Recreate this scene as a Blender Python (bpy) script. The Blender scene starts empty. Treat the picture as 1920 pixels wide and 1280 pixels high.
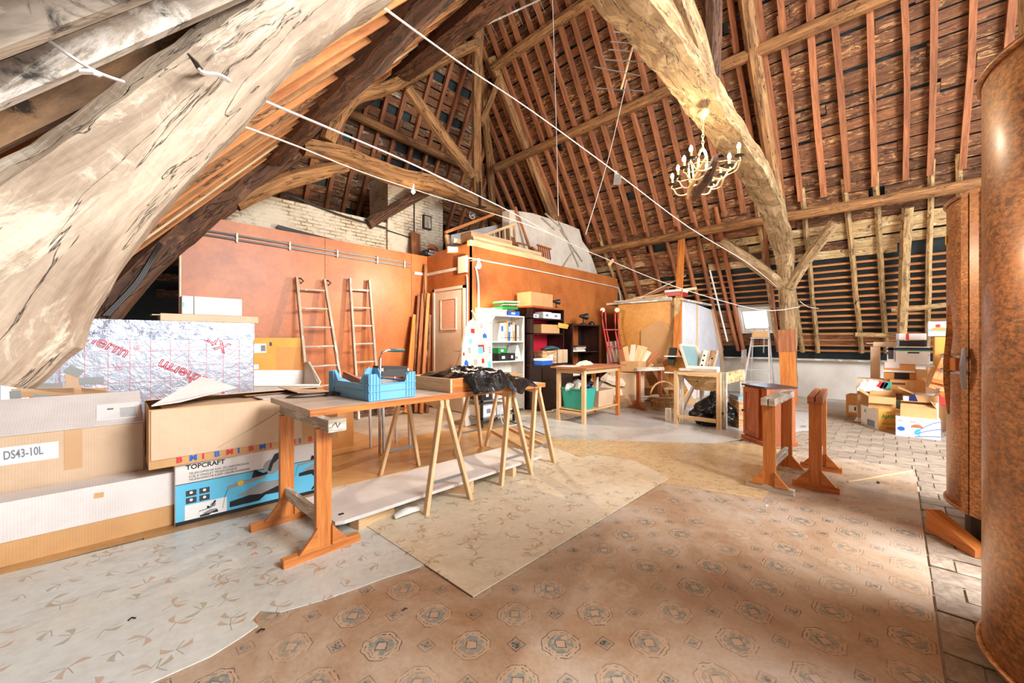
import bpy, bmesh, math, random
from mathutils import Vector, Matrix, Euler, noise
random.seed(7)
scene = bpy.context.scene
COL = scene.collection
R = math.radians
# ------------------------------------------------------------------ camera, world, lights, exposure
AZ = R(43.9)
cam = bpy.data.cameras.new('camera'); cam.lens = 14.0625; cam.sensor_width = 36; cam.clip_start = 0.02
camo = bpy.data.objects.new('camera', cam); COL.objects.link(camo)
camo.location = (0, 0, 1.2); camo.rotation_euler = (R(90), 0, AZ - R(90))
scene.camera = camo
scene.view_settings.view_transform = 'Standard'
scene.view_settings.look = 'None'
scene.view_settings.gamma = 1
scene.view_settings.use_curve_mapping = False
scene.view_settings.exposure = 1.25
w = bpy.data.worlds.new('world'); scene.world = w; w.use_nodes = True
bg = w.node_tree.nodes['Background']; bg.inputs[0].default_value = (0.80, 0.90, 1.0, 1); bg.inputs[1].default_value = 1.2

def lamp(name, kind, loc, power, color, size=0.1, rot=(0, 0, 0), size_y=None):
    l = bpy.data.lights.new(name, kind); l.energy = power; l.color = color
    if kind == 'AREA':
        l.size = size
        if size_y: l.shape = 'RECTANGLE'; l.size_y = size_y
    else: l.shadow_soft_size = size
    o = bpy.data.objects.new(name, l); COL.objects.link(o); o.location = loc; o.rotation_euler = rot
    return o
# daylight fills added outside the view for assumed windows, and the roof window's daylight
lamp('rear_daylight_fill', 'AREA', (2.9, -3.6, 4.0), 500, (0.97, 0.98, 1.0), 3.0, (R(57), 0, R(2)), 2.6)  # broad fill added to lift the floor and front faces
lamp('left_daylight_fill', 'AREA', (-2.4, -0.6, 1.7), 30, (1.0, 0.97, 0.94), 2.4, (R(84), 0, R(-62)), 1.6)  # weak fill added from the left, no opening built there
lamp('roof_window_daylight', 'AREA', (10.75, 2.22, 2.3), 260, (0.78, 0.88, 1.0), 0.7, (R(0), R(58), 0), 0.7)
lamp('wall_bulb_light', 'POINT', (4.00, 4.54, 2.37), 82, (1, 0.82, 0.62), 0.028)
lamp('attic_bulb_light', 'POINT', (4.10, 6.45, 4.05), 50, (1, 0.70, 0.40), 0.03)

# ------------------------------------------------------------------ projection helpers (photo measurements to metres)
CA, SA = math.cos(AZ), math.sin(AZ)
def ray(u, v):
    a = (u - 960) / 750.0; b = (640 - v) / 750.0
    return Vector((CA + SA * a, SA - CA * a, b))
O = Vector((0, 0, 1.2))
def PX(u, v, X): d = ray(u, v); return O + d * (X / d.x)
def PY(u, v, Y): d = ray(u, v); return O + d * (Y / d.y)
def PZ(u, v, z): d = ray(u, v); return O + d * ((z - 1.2) / d.z)
def G(u, v): return PZ(u, v, 0.0)
def PF(u, v, off=0.0): d = ray(u, v); return O + d * ((15.1 - off) / (d.z + 1.45 * d.x))
def zfar(x): return 16.3 - 1.45 * x
def znear(x): return 1.95 + 1.15 * x

# ------------------------------------------------------------------ materials
def srgb(r, g, b):
    f = lambda c: (c / 255 / 12.92) if c / 255 <= 0.04045 else ((c / 255 + 0.055) / 1.055) ** 2.4
    return (f(r), f(g), f(b), 1)
class NT:
    def __init__(s, name):
        m = bpy.data.materials.new(name); m.use_nodes = True
        s.m = m; s.t = m.node_tree; s.n = s.t.nodes; s.l = s.t.links
        s.b = s.n['Principled BSDF']
    def new(s, kind, **kw):
        n = s.n.new('ShaderNode' + kind)
        for k, v in kw.items():
            if k.startswith('i'): n.inputs[int(k[1:])].default_value = v
            else: setattr(n, k, v)
        return n
    def ln(s, a, b): s.l.new(a, b)
    def math(s, op, a, b=None, c=None):
        n = s.n.new('ShaderNodeMath'); n.operation = op
        for i, x in enumerate((a, b, c)):
            if x is None: continue
            if isinstance(x, (int, float)): n.inputs[i].default_value = x
            else: s.ln(x, n.inputs[i])
        return n.outputs[0]
    def vmath(s, op, a, b=None):
        n = s.n.new('ShaderNodeVectorMath'); n.operation = op
        for i, x in enumerate((a, b)):
            if x is None: continue
            if isinstance(x, tuple): n.inputs[i].default_value = x
            else: s.ln(x, n.inputs[i])
        return n.outputs[0]
    def noise(s, vec, scale, detail=4, rough=0.6, dist=0.0):
        n = s.new('TexNoise'); n.inputs['Scale'].default_value = scale; n.inputs['Detail'].default_value = detail
        n.inputs['Roughness'].default_value = rough; n.inputs['Distortion'].default_value = dist
        if vec is not None: s.ln(vec, n.inputs['Vector'])
        return n.outputs[0]
    def ramp(s, fac, stops):
        n = s.new('ValToRGB'); e = n.color_ramp.elements
        while len(e) < len(stops): e.new(0.5)
        for i, (p, c) in enumerate(stops): e[i].position = p; e[i].color = c if len(c) == 4 else (*c, 1)
        s.ln(fac, n.inputs[0]); return n.outputs[0]
    def mix(s, fac, a, b, mode='MIX'):
        n = s.n.new('ShaderNodeMixRGB'); n.blend_type = mode
        for i, x in enumerate((fac, a, b)):
            if isinstance(x, (int, float)): n.inputs[i].default_value = x
            elif isinstance(x, tuple): n.inputs[i].default_value = x
            else: s.ln(x, n.inputs[i])
        return n.outputs[0]
    def coord(s, which='UV'): return s.new('TexCoord').outputs[which]
    def rnd(s): return s.new('ObjectInfo').outputs['Random']
    def col(s, c): s.ln(c, s.b.inputs['Base Color']) if not isinstance(c, tuple) else setattr(s.b.inputs['Base Color'], 'default_value', c)
    def rough(s, r):
        if isinstance(r, (int, float)): s.b.inputs['Roughness'].default_value = r
        else: s.ln(r, s.b.inputs['Roughness'])
    def bump(s, h, strength=0.3, dist=0.01):
        n = s.new('Bump'); n.inputs['Strength'].default_value = strength; n.inputs['Distance'].default_value = dist
        s.ln(h, n.inputs['Height']); s.ln(n.outputs[0], s.b.inputs['Normal'])

def wood(name, dark, light, patch=None, su=1.2, sv=11, rough=0.75, bump=0.5, var=0.25, crack=None, psc=2.5, pth=0.52, spots=0.0):
    t = NT(name); uv = t.coord('UV'); rnd = t.rnd()
    off = t.new('CombineXYZ'); t.ln(t.math('MULTIPLY', rnd, 37.0), off.inputs[2]); t.ln(t.math('MULTIPLY', rnd, 5.0), off.inputs[0])
    base = t.vmath('ADD', uv, off.outputs[0])
    st = t.vmath('MULTIPLY', base, (su, sv, 1))
    g = t.noise(st, 2.2, 6, 0.65, 0.8)
    c = t.ramp(g, [(0.28, srgb(*dark)), (0.62, srgb(*light))])
    fine = t.noise(t.vmath('MULTIPLY', base, (su * 4, sv * 5, 1)), 3, 3, 0.7)
    c = t.mix(0.35, c, t.ramp(fine, [(0.3, (0.35, 0.3, 0.25)), (0.6, (1, 1, 1))]), 'MULTIPLY')
    if patch:
        p = t.noise(t.vmath('MULTIPLY', base, (1, 3.2, 1)), psc, 7, 0.72, 1.2)
        pm = t.ramp(p, [(pth, (0, 0, 0)), (pth + 0.07, (1, 1, 1))])
        c = t.mix(pm, c, srgb(*patch))
    h = g
    if spots:
        sp = t.noise(t.vmath('MULTIPLY', base, (2.2, 3.5, 1)), 3.3, 6, 0.7, 0.6)
        sm = t.ramp(sp, [(0.36, (1, 1, 1)), (0.44, (0, 0, 0))])
        c = t.mix(t.math('MULTIPLY', sm, spots), c, srgb(30, 20, 14))
    if crack:
        k = t.noise(t.vmath('MULTIPLY', base, (0.55, 5.5, 1)), 2.0, 5, 0.6, 0.5)
        d = t.math('ABSOLUTE', t.math('SUBTRACT', k, 0.5))
        cm = t.ramp(d, [(0.0, (1, 1, 1)), (crack, (0, 0, 0))])
        c = t.mix(t.math('MULTIPLY', cm, 0.85), c, srgb(38, 25, 16))
        h = t.math('SUBTRACT', g, t.math('MULTIPLY', cm, 0.8))
    hs = t.new('HueSaturation'); t.ln(c, hs.inputs['Color'])
    t.ln(t.math('ADD', 1 - var / 2, t.math('MULTIPLY', rnd, var)), hs.inputs['Value'])
    t.ln(hs.outputs[0], t.b.inputs['Base Color']); t.rough(rough); t.bump(h, bump, 0.012)
    return t.m
def plain(name, rgb, rough=0.6, metal=0.0, dirt=0.12, dirtc=(70, 55, 40), scale=6, bump=0.05, coat=0, alpha=None, trans=0, coordn='Object', spec=None):
    t = NT(name); c0 = srgb(*rgb); vec = t.coord(coordn)
    n = t.noise(vec, scale, 5, 0.65)
    f = t.ramp(n, [(0.42, (0, 0, 0)), (0.72, (1, 1, 1))])
    t.col(t.mix(t.math('MULTIPLY', f, dirt), c0, srgb(*dirtc))); t.rough(rough)
    t.b.inputs['Metallic'].default_value = metal
    if coat: t.b.inputs['Coat Weight'].default_value = coat
    if trans: t.b.inputs['Transmission Weight'].default_value = trans
    if spec is not None: t.b.inputs['Specular IOR Level'].default_value = spec
    if bump: t.bump(n, bump, 0.01)
    return t.m
def emit(name, rgb, strength):
    t = NT(name); t.b.inputs['Base Color'].default_value = srgb(*rgb)
    t.b.inputs['Emission Color'].default_value = srgb(*rgb); t.b.inputs['Emission Strength'].default_value = strength
    return t.m
M = {}
M['cruck'] = wood('weathered_pale_oak', (128, 102, 80), (182, 162, 138), (196, 180, 158), su=0.8, sv=4, bump=0.7, crack=0.005, var=0.05, psc=2, pth=0.55)
M['cruck_far'] = wood('weathered_ochre_oak', (118, 86, 50), (172, 138, 94), (182, 152, 110), su=0.8, sv=5, bump=0.9, crack=0.008, var=0.1, spots=0.3)
M['beam'] = wood('aged_brown_oak', (104, 68, 38), (190, 138, 84), None, su=0.7, sv=6, bump=0.8, crack=0.016, var=0.2)
M['beam_dark'] = wood('dark_brown_oak', (44, 30, 22), (112, 74, 48), (132, 92, 62), su=0.7, sv=6, bump=0.9, crack=0.02, var=0.2, pth=0.56)
M['purlin'] = wood('brown_purlin', (104, 66, 36), (182, 128, 76), None, su=0.7, sv=8, bump=0.6, crack=0.012, var=0.12, spots=0.35)
M['rafter'] = wood('red_brown_rafter', (112, 64, 38), (190, 120, 76), None, su=0.8, sv=10, bump=0.5, var=0.35)
M['rafter_pale'] = wood('wormy_pale_rafter', (104, 72, 40), (204, 166, 112), None, su=2, sv=9, bump=0.9, var=0.25, spots=0.9)
M['rafter_orange'] = wood('sawn_orange_batten', (170, 98, 48), (226, 152, 88), None, su=0.8, sv=12, bump=0.3, var=0.35)
M['board'] = wood('roof_board_brown', (62, 38, 24), (136, 88, 54), (186, 140, 92), su=1.4, sv=12, bump=1.0, var=0.55, psc=4.5, pth=0.53, spots=0.8)
M['board_pale'] = wood('roof_board_pale', (148, 108, 62), (218, 184, 130), (234, 212, 166), su=1.4, sv=8, bump=0.8, var=0.4, psc=3, pth=0.56, spots=0.9)
M['board_red'] = wood('roof_board_red', (84, 50, 30), (150, 98, 62), (172, 124, 84), su=1.2, sv=10, bump=0.8, var=0.5, spots=0.6, psc=5, pth=.57)
M['board_near'] = wood('roof_board_mottled', (84, 58, 38), (166, 124, 84), (204, 184, 158), su=0.9, sv=4, bump=0.8, var=0.5, psc=1.8, pth=0.55, spots=0.9)
M['pine'] = wood('sawn_pine', (206, 158, 104), (240, 204, 156), None, su=0.8, sv=14, rough=0.6, bump=0.15, var=0.12)
M['pine_orange'] = wood('varnished_orange_pine', (172, 92, 34), (224, 140, 68), None, su=0.7, sv=10, rough=0.42, bump=0.2, var=0.12)
M['pine_grey'] = wood('greyed_pine', (140, 120, 98), (206, 190, 168), (222, 214, 202), su=0.8, sv=12, rough=0.7, bump=0.3, var=0.1)
M['top'] = wood('worn_worktop', (196, 172, 150), (226, 210, 192), (206, 180, 154), su=1, sv=4, rough=0.55, bump=0.1, var=0.05)
M['cherry'] = wood('red_brown_varnished_wood', (122, 56, 22), (190, 102, 50), None, su=0.9, sv=9, rough=0.35, bump=0.15, var=0.1)
M['chest'] = wood('stained_crate_wood', (120, 66, 32), (212, 160, 110), (224, 190, 150), su=1, sv=5, rough=0.7, bump=0.3, var=0.1, spots=0.6)
M['plank_red'] = wood('reddish_plank', (126, 70, 40), (192, 122, 78), None, su=0.8, sv=9, var=0.3)
def hardboard(name, a, b):
    t = NT(name); v = t.coord('Object')
    n = t.noise(v, 1.3, 7, 0.65, 0.4); f = t.noise(v, 14, 5, 0.7)
    c = t.ramp(n, [(0.3, srgb(*a)), (0.66, srgb(*b))])
    c = t.mix(0.3, c, t.ramp(f, [(0.35, (0.55, 0.5, 0.45)), (0.6, (1, 1, 1))]), 'MULTIPLY')
    s = t.noise(v, 2.6, 6, 0.75, 1.5); sm = t.ramp(s, [(0.62, (0, 0, 0)), (0.75, (1, 1, 1))])
    c = t.mix(t.math('MULTIPLY', sm, 0.45), c, srgb(96, 44, 20))
    t.col(c); t.rough(0.42); t.bump(f, 0.12, 0.004)
    return t.m
M['hard'] = hardboard('brown_hardboard', (160, 86, 40), (202, 120, 60))
M['hard_y'] = hardboard('yellow_panel', (196, 128, 54), (226, 164, 84))
M['wpanel'] = plain('grey_white_panel', (214, 212, 214), 0.4, dirt=0.35, dirtc=(150, 140, 134), scale=3)
M['white'] = plain('white_paint', (232, 226, 214), 0.45, dirt=0.2)
M['cream'] = plain('cream_plastic', (220, 204, 180), 0.4, dirt=0.15)
M['door'] = plain('pale_door_paint', (236, 222, 202), 0.45, dirt=0.2, dirtc=(150, 110, 80), scale=3)
M['pane_pink'] = None
t = NT('ribbed_pink_glass'); n_ = t.noise(t.coord('Object'), 60, 3, 0.6); t.col(t.ramp(n_, [(0.35, srgb(222, 160, 130)), (0.65, srgb(244, 206, 182))])); t.rough(0.25); t.bump(n_, 0.5, 0.003); M['pane_pink'] = t.m
def card(name, rgb, var=0.12):
    t = NT(name); uv = t.coord('UV'); r_ = t.rnd()
    wv = t.new('TexWave'); wv.inputs['Scale'].default_value = 26; wv.inputs['Distortion'].default_value = 0.4; t.ln(uv, wv.inputs[0])
    n = t.noise(t.coord('Object'), 3.5, 6, 0.7); c = t.mix(t.math('MULTIPLY', t.ramp(n, [(0.4, (0, 0, 0)), (0.75, (1, 1, 1))]), 0.28), srgb(*rgb), srgb(max(0, rgb[0] - 70), max(0, rgb[1] - 75), max(0, rgb[2] - 75)))
    c = t.mix(0.06, c, wv.outputs[0], 'MULTIPLY')
    hs = t.new('HueSaturation'); t.ln(c, hs.inputs['Color']); t.ln(t.math('ADD', 1 - var / 2, t.math('MULTIPLY', r_, var)), hs.inputs['Value'])
    t.ln(hs.outputs[0], t.b.inputs['Base Color']); t.rough(0.75)
    t.bump(t.math('ADD', n, t.math('MULTIPLY', wv.outputs[0], 0.12)), 0.3, 0.006)
    return t.m
M['card'] = card('brown_cardboard', (206, 158, 104))
M['card_pale'] = card('pale_cardboard', (218, 186, 152))
M['card_white'] = card('whitened_cardboard', (232, 222, 214))
M['card_orange'] = card('orange_cardboard', (214, 148, 80))
M['card_yellow'] = card('yellow_cardboard', (222, 164, 74))
M['tape'] = plain('brown_parcel_tape', (204, 160, 116), 0.2, dirt=0.1, coat=0.5)
M['paper'] = plain('white_paper', (238, 236, 230), 0.6, dirt=0.05)
M['black'] = plain('black_matt', (22, 20, 20), 0.5, dirt=0.15, dirtc=(90, 80, 70))
M['grey'] = plain('grey_plastic', (150, 150, 146), 0.5)
M['brass'] = plain('aged_cream_iron', (206, 184, 134), 0.5)
M['board_white'] = wood('roof_board_whitish', (70, 50, 36), (186, 170, 150), (214, 204, 190), su=0.9, sv=4, bump=0.8, var=0.3, psc=1.6, pth=0.52, spots=0.9)
M['dgrey'] = plain('dark_grey_print', (60, 60, 62), 0.5, dirt=0)
M['ink'] = plain('black_ink', (24, 22, 24), 0.5, dirt=0, bump=0)
M['inkgrey'] = plain('grey_ink', (120, 126, 134), 0.5, dirt=0, bump=0)
M['inkred'] = plain('red_ink', (214, 40, 44), 0.5, dirt=0, bump=0)
M['inkpink'] = plain('pale_red_ink', (218, 96, 104), 0.4, dirt=0, bump=0)
M['inkblue'] = plain('blue_ink', (30, 96, 190), 0.5, dirt=0, bump=0)
M['inknavy'] = plain('navy_ink', (22, 34, 86), 0.5, dirt=0, bump=0)
M['inkgreen'] = plain('green_ink', (64, 150, 60), 0.5, dirt=0, bump=0)
M['cyan'] = plain('sky_blue_print', (96, 192, 226), 0.35, dirt=0.1, dirtc=(200, 230, 240))
M['yellow'] = plain('yellow_plastic', (236, 188, 44), 0.4, dirt=0)
M['steel'] = plain('brushed_steel', (196, 196, 198), 0.3, metal=0.9, dirt=0.1)
M['alu'] = plain('aluminium', (214, 212, 210), 0.35, metal=0.6, dirt=0.3, dirtc=(150, 130, 110), scale=12)
M['iron'] = plain('dark_iron', (60, 50, 44), 0.5, metal=0.5)
M['galv'] = plain('galvanised_hinge', (150, 150, 150), 0.4, metal=0.7)
M['blue'] = plain('light_blue_plastic', (120, 186, 226), 0.35, dirt=0.08, dirtc=(180, 210, 230))
M['teal'] = plain('teal_plastic', (52, 168, 150), 0.3, dirt=0.06)
M['bagfilm'] = None
t = NT('black_bin_bag_film'); n_ = t.noise(t.coord('Object'), 16, 4, 0.6, 1.0); t.col(srgb(20, 20, 22)); t.rough(0.2); t.bump(n_, 0.5, 0.02); M['bagfilm'] = t.m
M['red'] = plain('red_enamel', (172, 44, 40), 0.35, dirt=0.25, dirtc=(90, 30, 20), scale=10)
M['redboard'] = plain('dark_red_board', (196, 28, 48), 0.4, dirt=0.1)
M['blackwood'] = wood('black_brown_veneer', (18, 12, 12), (52, 30, 26), None, rough=0.3, bump=0.05, var=0.05)
M['wire'] = plain('white_cord', (226, 220, 214), 0.5, dirt=0, bump=0)
M['darkwire'] = plain('dark_cord', (44, 38, 34), 0.5, dirt=0, bump=0)
M['bulb'] = emit('lit_bulb', (255, 246, 214), 22)
M['candle'] = plain('yellow_candle_sleeve', (232, 206, 110), 0.4, dirt=0)
M['wicker'] = wood('wicker', (150, 104, 60), (222, 178, 126), None, su=6, sv=6, rough=0.55, bump=0.6, var=0.5)
M['cloth'] = plain('pale_cloth', (222, 208, 186), 0.8, dirt=0.3, scale=9, bump=0.5)
M['purple'] = plain('purple_card', (70, 52, 92), 0.6)
M['green'] = plain('green_file', (40, 150, 70), 0.4, dirt=0)
M['teal_dark'] = plain('dark_teal_cloth', (40, 90, 92), 0.5)
M['glassgrey'] = plain('grey_blue_pane', (128, 156, 160), 0.15, dirt=0.2, dirtc=(190, 200, 200))
M['eaves_shade'] = plain('shade_dark_wall', (22, 26, 30), 0.6, dirt=0.5, dirtc=(44, 52, 52), scale=3, bump=0.3)  # near-black wall colour, stands in for the darkness under the eaves
M['felt'] = plain('dark_roof_felt', (40, 50, 52), 0.5, dirt=0.5, dirtc=(20, 22, 24), scale=5, bump=0.6)
# painted masonry
t = NT('whitewashed_brick'); _s = t.new('SeparateXYZ'); t.ln(t.coord('Object'), _s.inputs[0]); _c = t.new('CombineXYZ'); t.ln(t.math('ADD', _s.outputs[0], _s.outputs[1]), _c.inputs[0]); t.ln(_s.outputs[2], _c.inputs[1]); v = _c.outputs[0]
br = t.new('TexBrick'); br.inputs['Scale'].default_value = 1.0; br.inputs['Mortar Size'].default_value = 0.012; br.inputs['Brick Width'].default_value = 0.19; br.inputs['Row Height'].default_value = 0.062
br.inputs['Color1'].default_value = srgb(232, 214, 182); br.inputs['Color2'].default_value = srgb(206, 180, 140); br.inputs['Mortar'].default_value = srgb(120, 86, 54)
dv = t.noise(v, 5, 3, 0.6); t.ln(v, br.inputs['Vector'])
n1 = t.noise(v, 2.2, 6, 0.7, 0.6); c = t.mix(t.ramp(n1, [(0.36, (0, 0, 0)), (0.56, (1, 1, 1))]), br.outputs[0], srgb(226, 212, 188))
c = t.mix(t.math('MULTIPLY', t.ramp(dv, [(0.55, (0, 0, 0)), (0.75, (1, 1, 1))]), 0.35), c, srgb(150, 116, 76))
t.col(c); t.rough(0.85); t.bump(t.math('ADD', t.math('MULTIPLY', br.outputs[1], -1.0), dv), 0.8, 0.02); M['brick'] = t.m
M['plaster'] = plain('stained_plaster', (226, 214, 196), 0.85, dirt=0.5, dirtc=(176, 150, 118), scale=2.2, bump=0.4)
M['knee'] = plain('whitewashed_knee_wall', (216, 208, 198), 0.8, dirt=0.5, dirtc=(180, 158, 130), scale=1.6, bump=0.15)
# rusty tank
t = NT('rusty_tank_steel'); v = t.coord('Object')
n1 = t.noise(v, 1.6, 7, 0.7, 0.4); n2 = t.noise(t.vmath('MULTIPLY', v, (1, 1, 1.8)), 38, 5, 0.75)
c = t.ramp(n1, [(0.3, srgb(146, 98, 56)), (0.52, srgb(180, 130, 80)), (0.72, srgb(208, 166, 112))])
c = t.mix(0.6, c, t.ramp(n2, [(0.40, srgb(84, 64, 46)), (0.60, srgb(236, 218, 190))]), 'OVERLAY')
t.col(c); t.rough(t.ramp(n2, [(0.3, (0.30,) * 3), (0.7, (0.5,) * 3)])); t.b.inputs['Metallic'].default_value = 0.45; t.bump(n2, 0.2, 0.004); t.b.inputs['Coat Weight'].default_value = 0.3; t.b.inputs['Coat Roughness'].default_value = 0.22; M['rust'] = t.m
# foil
t = NT('crinkled_foil'); v = t.coord('Object'); n1 = t.noise(v, 9, 5, 0.62, 1.4); n2 = t.noise(v, 30, 3, 0.6, 0.6)
t.col(srgb(168, 170, 178)); t.b.inputs['Metallic'].default_value = 0.55; t.rough(0.36); t.bump(t.math('ADD', n1, t.math('MULTIPLY', n2, 0.25)), 0.25, 0.03); M['foil'] = t.m
t = NT('smooth_foil_tape'); v = t.coord('Object'); n1 = t.noise(v, 14, 4, 0.7, 2)
t.col(srgb(150, 154, 166)); t.b.inputs['Metallic'].default_value = 0.85; t.rough(0.24); t.bump(n1, 0.35, 0.02); M['foiltape'] = t.m
# floor bases
def ground(name, stops, sc=1.2, rough=(0.35, 0.7), grain=22, bump=0.15):
    t = NT(name); v = t.coord('Object')
    n = t.noise(v, sc, 7, 0.68, 0.5); f = t.noise(v, grain, 4, 0.7)
    c = t.ramp(n, stops); c = t.mix(0.28, c, t.ramp(f, [(0.34, (0.6, 0.56, 0.5)), (0.6, (1, 1, 1))]), 'MULTIPLY')
    t.col(c); t.rough(t.ramp(n, [(0.3, (rough[0],) * 3), (0.7, (rough[1],) * 3)])); t.bump(f, bump, 0.004)
    return t, v, c, n
t, v, c, n = ground('dusty_concrete', [(0.32, srgb(150, 132, 112)), (0.55, srgb(190, 176, 156)), (0.7, srgb(214, 204, 190))]); M['concrete'] = t.m
t, v, c, n = ground('worn_brown_sheet', [(0.35, srgb(138, 100, 60)), (0.55, srgb(196, 150, 96)), (0.72, srgb(216, 178, 126))], 1.0, (0.25, 0.5)); M['brownsheet'] = t.m
t, v, c, n = ground('grey_sheet', [(0.35, srgb(178, 172, 164)), (0.6, srgb(206, 204, 200))], 1.4, (0.2, 0.45)); M['greysheet'] = t.m
t, v, c, n = ground('clay_paver', [(0.35, srgb(134, 116, 98)), (0.6, srgb(176, 160, 142))], 2.5, (0.4, 0.75), 26, 0.4)
hs = t.new('HueSaturation'); t.ln(c, hs.inputs['Color']); t.ln(t.math('ADD', 0.84, t.math('MULTIPLY', t.rnd(), 0.3)), hs.inputs['Value']); t.ln(hs.outputs[0], t.b.inputs['Base Color']); M['paver'] = t.m
# patterned linoleum: scattered bow ties
def lino(name, stops, dark=0.0, sc=5.2):
    t, v, c, n = ground(name, stops, 0.9, (0.2, 0.42), 24, 0.05)
    for k, (offs, colr, s2) in enumerate((((0, 0, 0), (146, 130, 82), 1.0), ((3.3, 7.1, 0), (176, 130, 92), 1.15))):
        vo = t.new('TexVoronoi'); vo.voronoi_dimensions = '2D'; vo.inputs['Scale'].default_value = sc * s2; vo.inputs['Randomness'].default_value = 0.8
        vv = t.vmath('ADD', v, offs); t.ln(vv, vo.inputs['Vector'])
        loc = t.vmath('SUBTRACT', vv, vo.outputs['Position'])
        sp = t.new('SeparateColor'); t.ln(vo.outputs['Color'], sp.inputs[0])
        ro = t.new('VectorRotate'); ro.rotation_type = 'Z_AXIS'; t.ln(loc, ro.inputs['Vector']); t.ln(t.math('MULTIPLY', sp.outputs[0], 6.28), ro.inputs['Angle'])
        sx = t.new('SeparateXYZ'); t.ln(ro.outputs[0], sx.inputs[0])
        ax = t.math('ABSOLUTE', sx.outputs[0]); ay = t.math('ABSOLUTE', sx.outputs[1])
        curve = t.math('ABSOLUTE', t.math('SUBTRACT', sx.outputs[1], t.math('MULTIPLY', t.math('MULTIPLY', ax, ax), 9.0)))
        tie = t.math('MULTIPLY', t.math('LESS_THAN', curve, t.math('MULTIPLY', ax, 0.34)), t.math('LESS_THAN', ax, 0.05))
        tie = t.math('MULTIPLY', tie, t.math('GREATER_THAN', sx.outputs[0], t.math('MULTIPLY', t.math('GREATER_THAN', sp.outputs[1], 0.5), -0.05)))
        stroke = t.math('MULTIPLY', t.math('LESS_THAN', t.math('ABSOLUTE', t.math('SUBTRACT', sx.outputs[0], t.math('MULTIPLY', ay, 0.5))), 0.0022), t.math('LESS_THAN', ay, 0.045))
        on = t.math('GREATER_THAN', sp.outputs[2], 0.25)
        c = t.mix(t.math('MULTIPLY', t.math('MULTIPLY', tie, on), 0.6), c, srgb(*colr))
        c = t.mix(t.math('MULTIPLY', t.math('MULTIPLY', stroke, on), 0.6), c, srgb(112, 98, 80))
    st = t.noise(t.vmath('MULTIPLY', v, (1.0, 2.4, 1)), 1.1, 7, 0.75, 1.0)
    c = t.mix(t.math('MULTIPLY', t.ramp(st, [(0.56, (0, 0, 0)), (0.72, (1, 1, 1))]), 0.45), c, srgb(136, 118, 104))
    t.ln(c, t.b.inputs['Base Color'])
    return t.m
M['lino1'] = lino('pale_grey_linoleum', [(0.3, srgb(190, 186, 172)), (0.6, srgb(214, 214, 206))])
M['lino2'] = lino('beige_linoleum', [(0.3, srgb(196, 174, 142)), (0.5, srgb(218, 202, 174)), (0.7, srgb(226, 214, 192))])
M['lino3'] = lino('tan_linoleum', [(0.3, srgb(190, 156, 112)), (0.6, srgb(214, 186, 142))], sc=9)
# medallion carpet
t, v, c, n = ground('faded_medallion_carpet', [(0.34, srgb(152, 114, 80)), (0.5, srgb(180, 154, 128)), (0.66, srgb(196, 182, 168))], 1.0, (0.3, 0.6), 60, 0.15)
def cell(off):
    s = t.vmath('DIVIDE', t.vmath('SUBTRACT', v, off), (0.248, 0.25, 1))
    s = t.vmath('SUBTRACT', t.vmath('FRACTION', s), (0.5, 0.5, 0)); s = t.vmath('MULTIPLY', s, (0.248, 0.25, 0))
    wn = t.new('TexNoise'); wn.inputs['Scale'].default_value = 55; t.ln(v, wn.inputs[0])
    s = t.vmath('ADD', s, t.vmath('MULTIPLY', t.vmath('SUBTRACT', wn.outputs[1], (0.5, 0.5, 0.5)), (0.012, 0.012, 0)))
    q = t.new('SeparateXYZ'); t.ln(s, q.inputs[0]); return t.math('ABSOLUTE', q.outputs[0]), t.math('ABSOLUTE', q.outputs[1]), q
ax, ay, q = cell((1.272 - 0.124, 1.208 - 0.125, 0))
oct_ = t.math('MAXIMUM', t.math('MAXIMUM', ax, t.math('MULTIPLY', ay, 1.0)), t.math('MULTIPLY', t.math('ADD', ax, ay), 0.66))
def band(d, r, w): return t.math('LESS_THAN', t.math('ABSOLUTE', t.math('SUBTRACT', d, r)), w)
line = t.math('MAXIMUM', t.math('MULTIPLY', band(oct_, 0.069, 0.0017), t.math('GREATER_THAN', t.noise(v, 40, 2), 0.42)), t.math('MULTIPLY', band(oct_, 0.056, 0.002), t.math('GREATER_THAN', t.noise(v, 70, 2), 0.5)))
line = t.math('MAXIMUM', line, band(t.math('ADD', ax, ay), 0.028, 0.0025))
teal = t.math('MULTIPLY', t.math('LESS_THAN', oct_, 0.047), t.math('GREATER_THAN', t.math('ADD', ax, ay), 0.024))
teal = t.math('MULTIPLY', teal, t.ramp(t.noise(v, 48, 3), [(0.38, (0, 0, 0)), (0.55, (1, 1, 1))]))
bx_, by_, q2 = cell((1.272, 1.208, 0))
sq = t.math('MAXIMUM', bx_, by_)
line = t.math('MAXIMUM', line, band(sq, 0.0265, 0.0015)); line = t.math('MAXIMUM', line, t.math('MULTIPLY', t.math('LESS_THAN', sq, 0.018), t.math('GREATER_THAN', t.noise(v, 90, 2), 0.55)))
teal = t.math('MAXIMUM', teal, t.math('MULTIPLY', t.math('LESS_THAN', sq, 0.014), 0.7))
fade = t.ramp(t.noise(v, 1.6, 4, 0.6), [(0.36, (0.2,) * 3), (0.6, (0.9,) * 3)])
c = t.mix(t.math('MULTIPLY', t.math('LESS_THAN', oct_, 0.069), 0.25), c, srgb(206, 172, 138))
c = t.mix(t.math('MULTIPLY', t.math('MULTIPLY', teal, 0.8), fade), c, srgb(66, 108, 112))
c = t.mix(t.math('MULTIPLY', t.math('MULTIPLY', line, 1.0), fade), c, srgb(50, 52, 58))
t.ln(c, t.b.inputs['Base Color']); M['carpet'] = t.m

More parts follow.
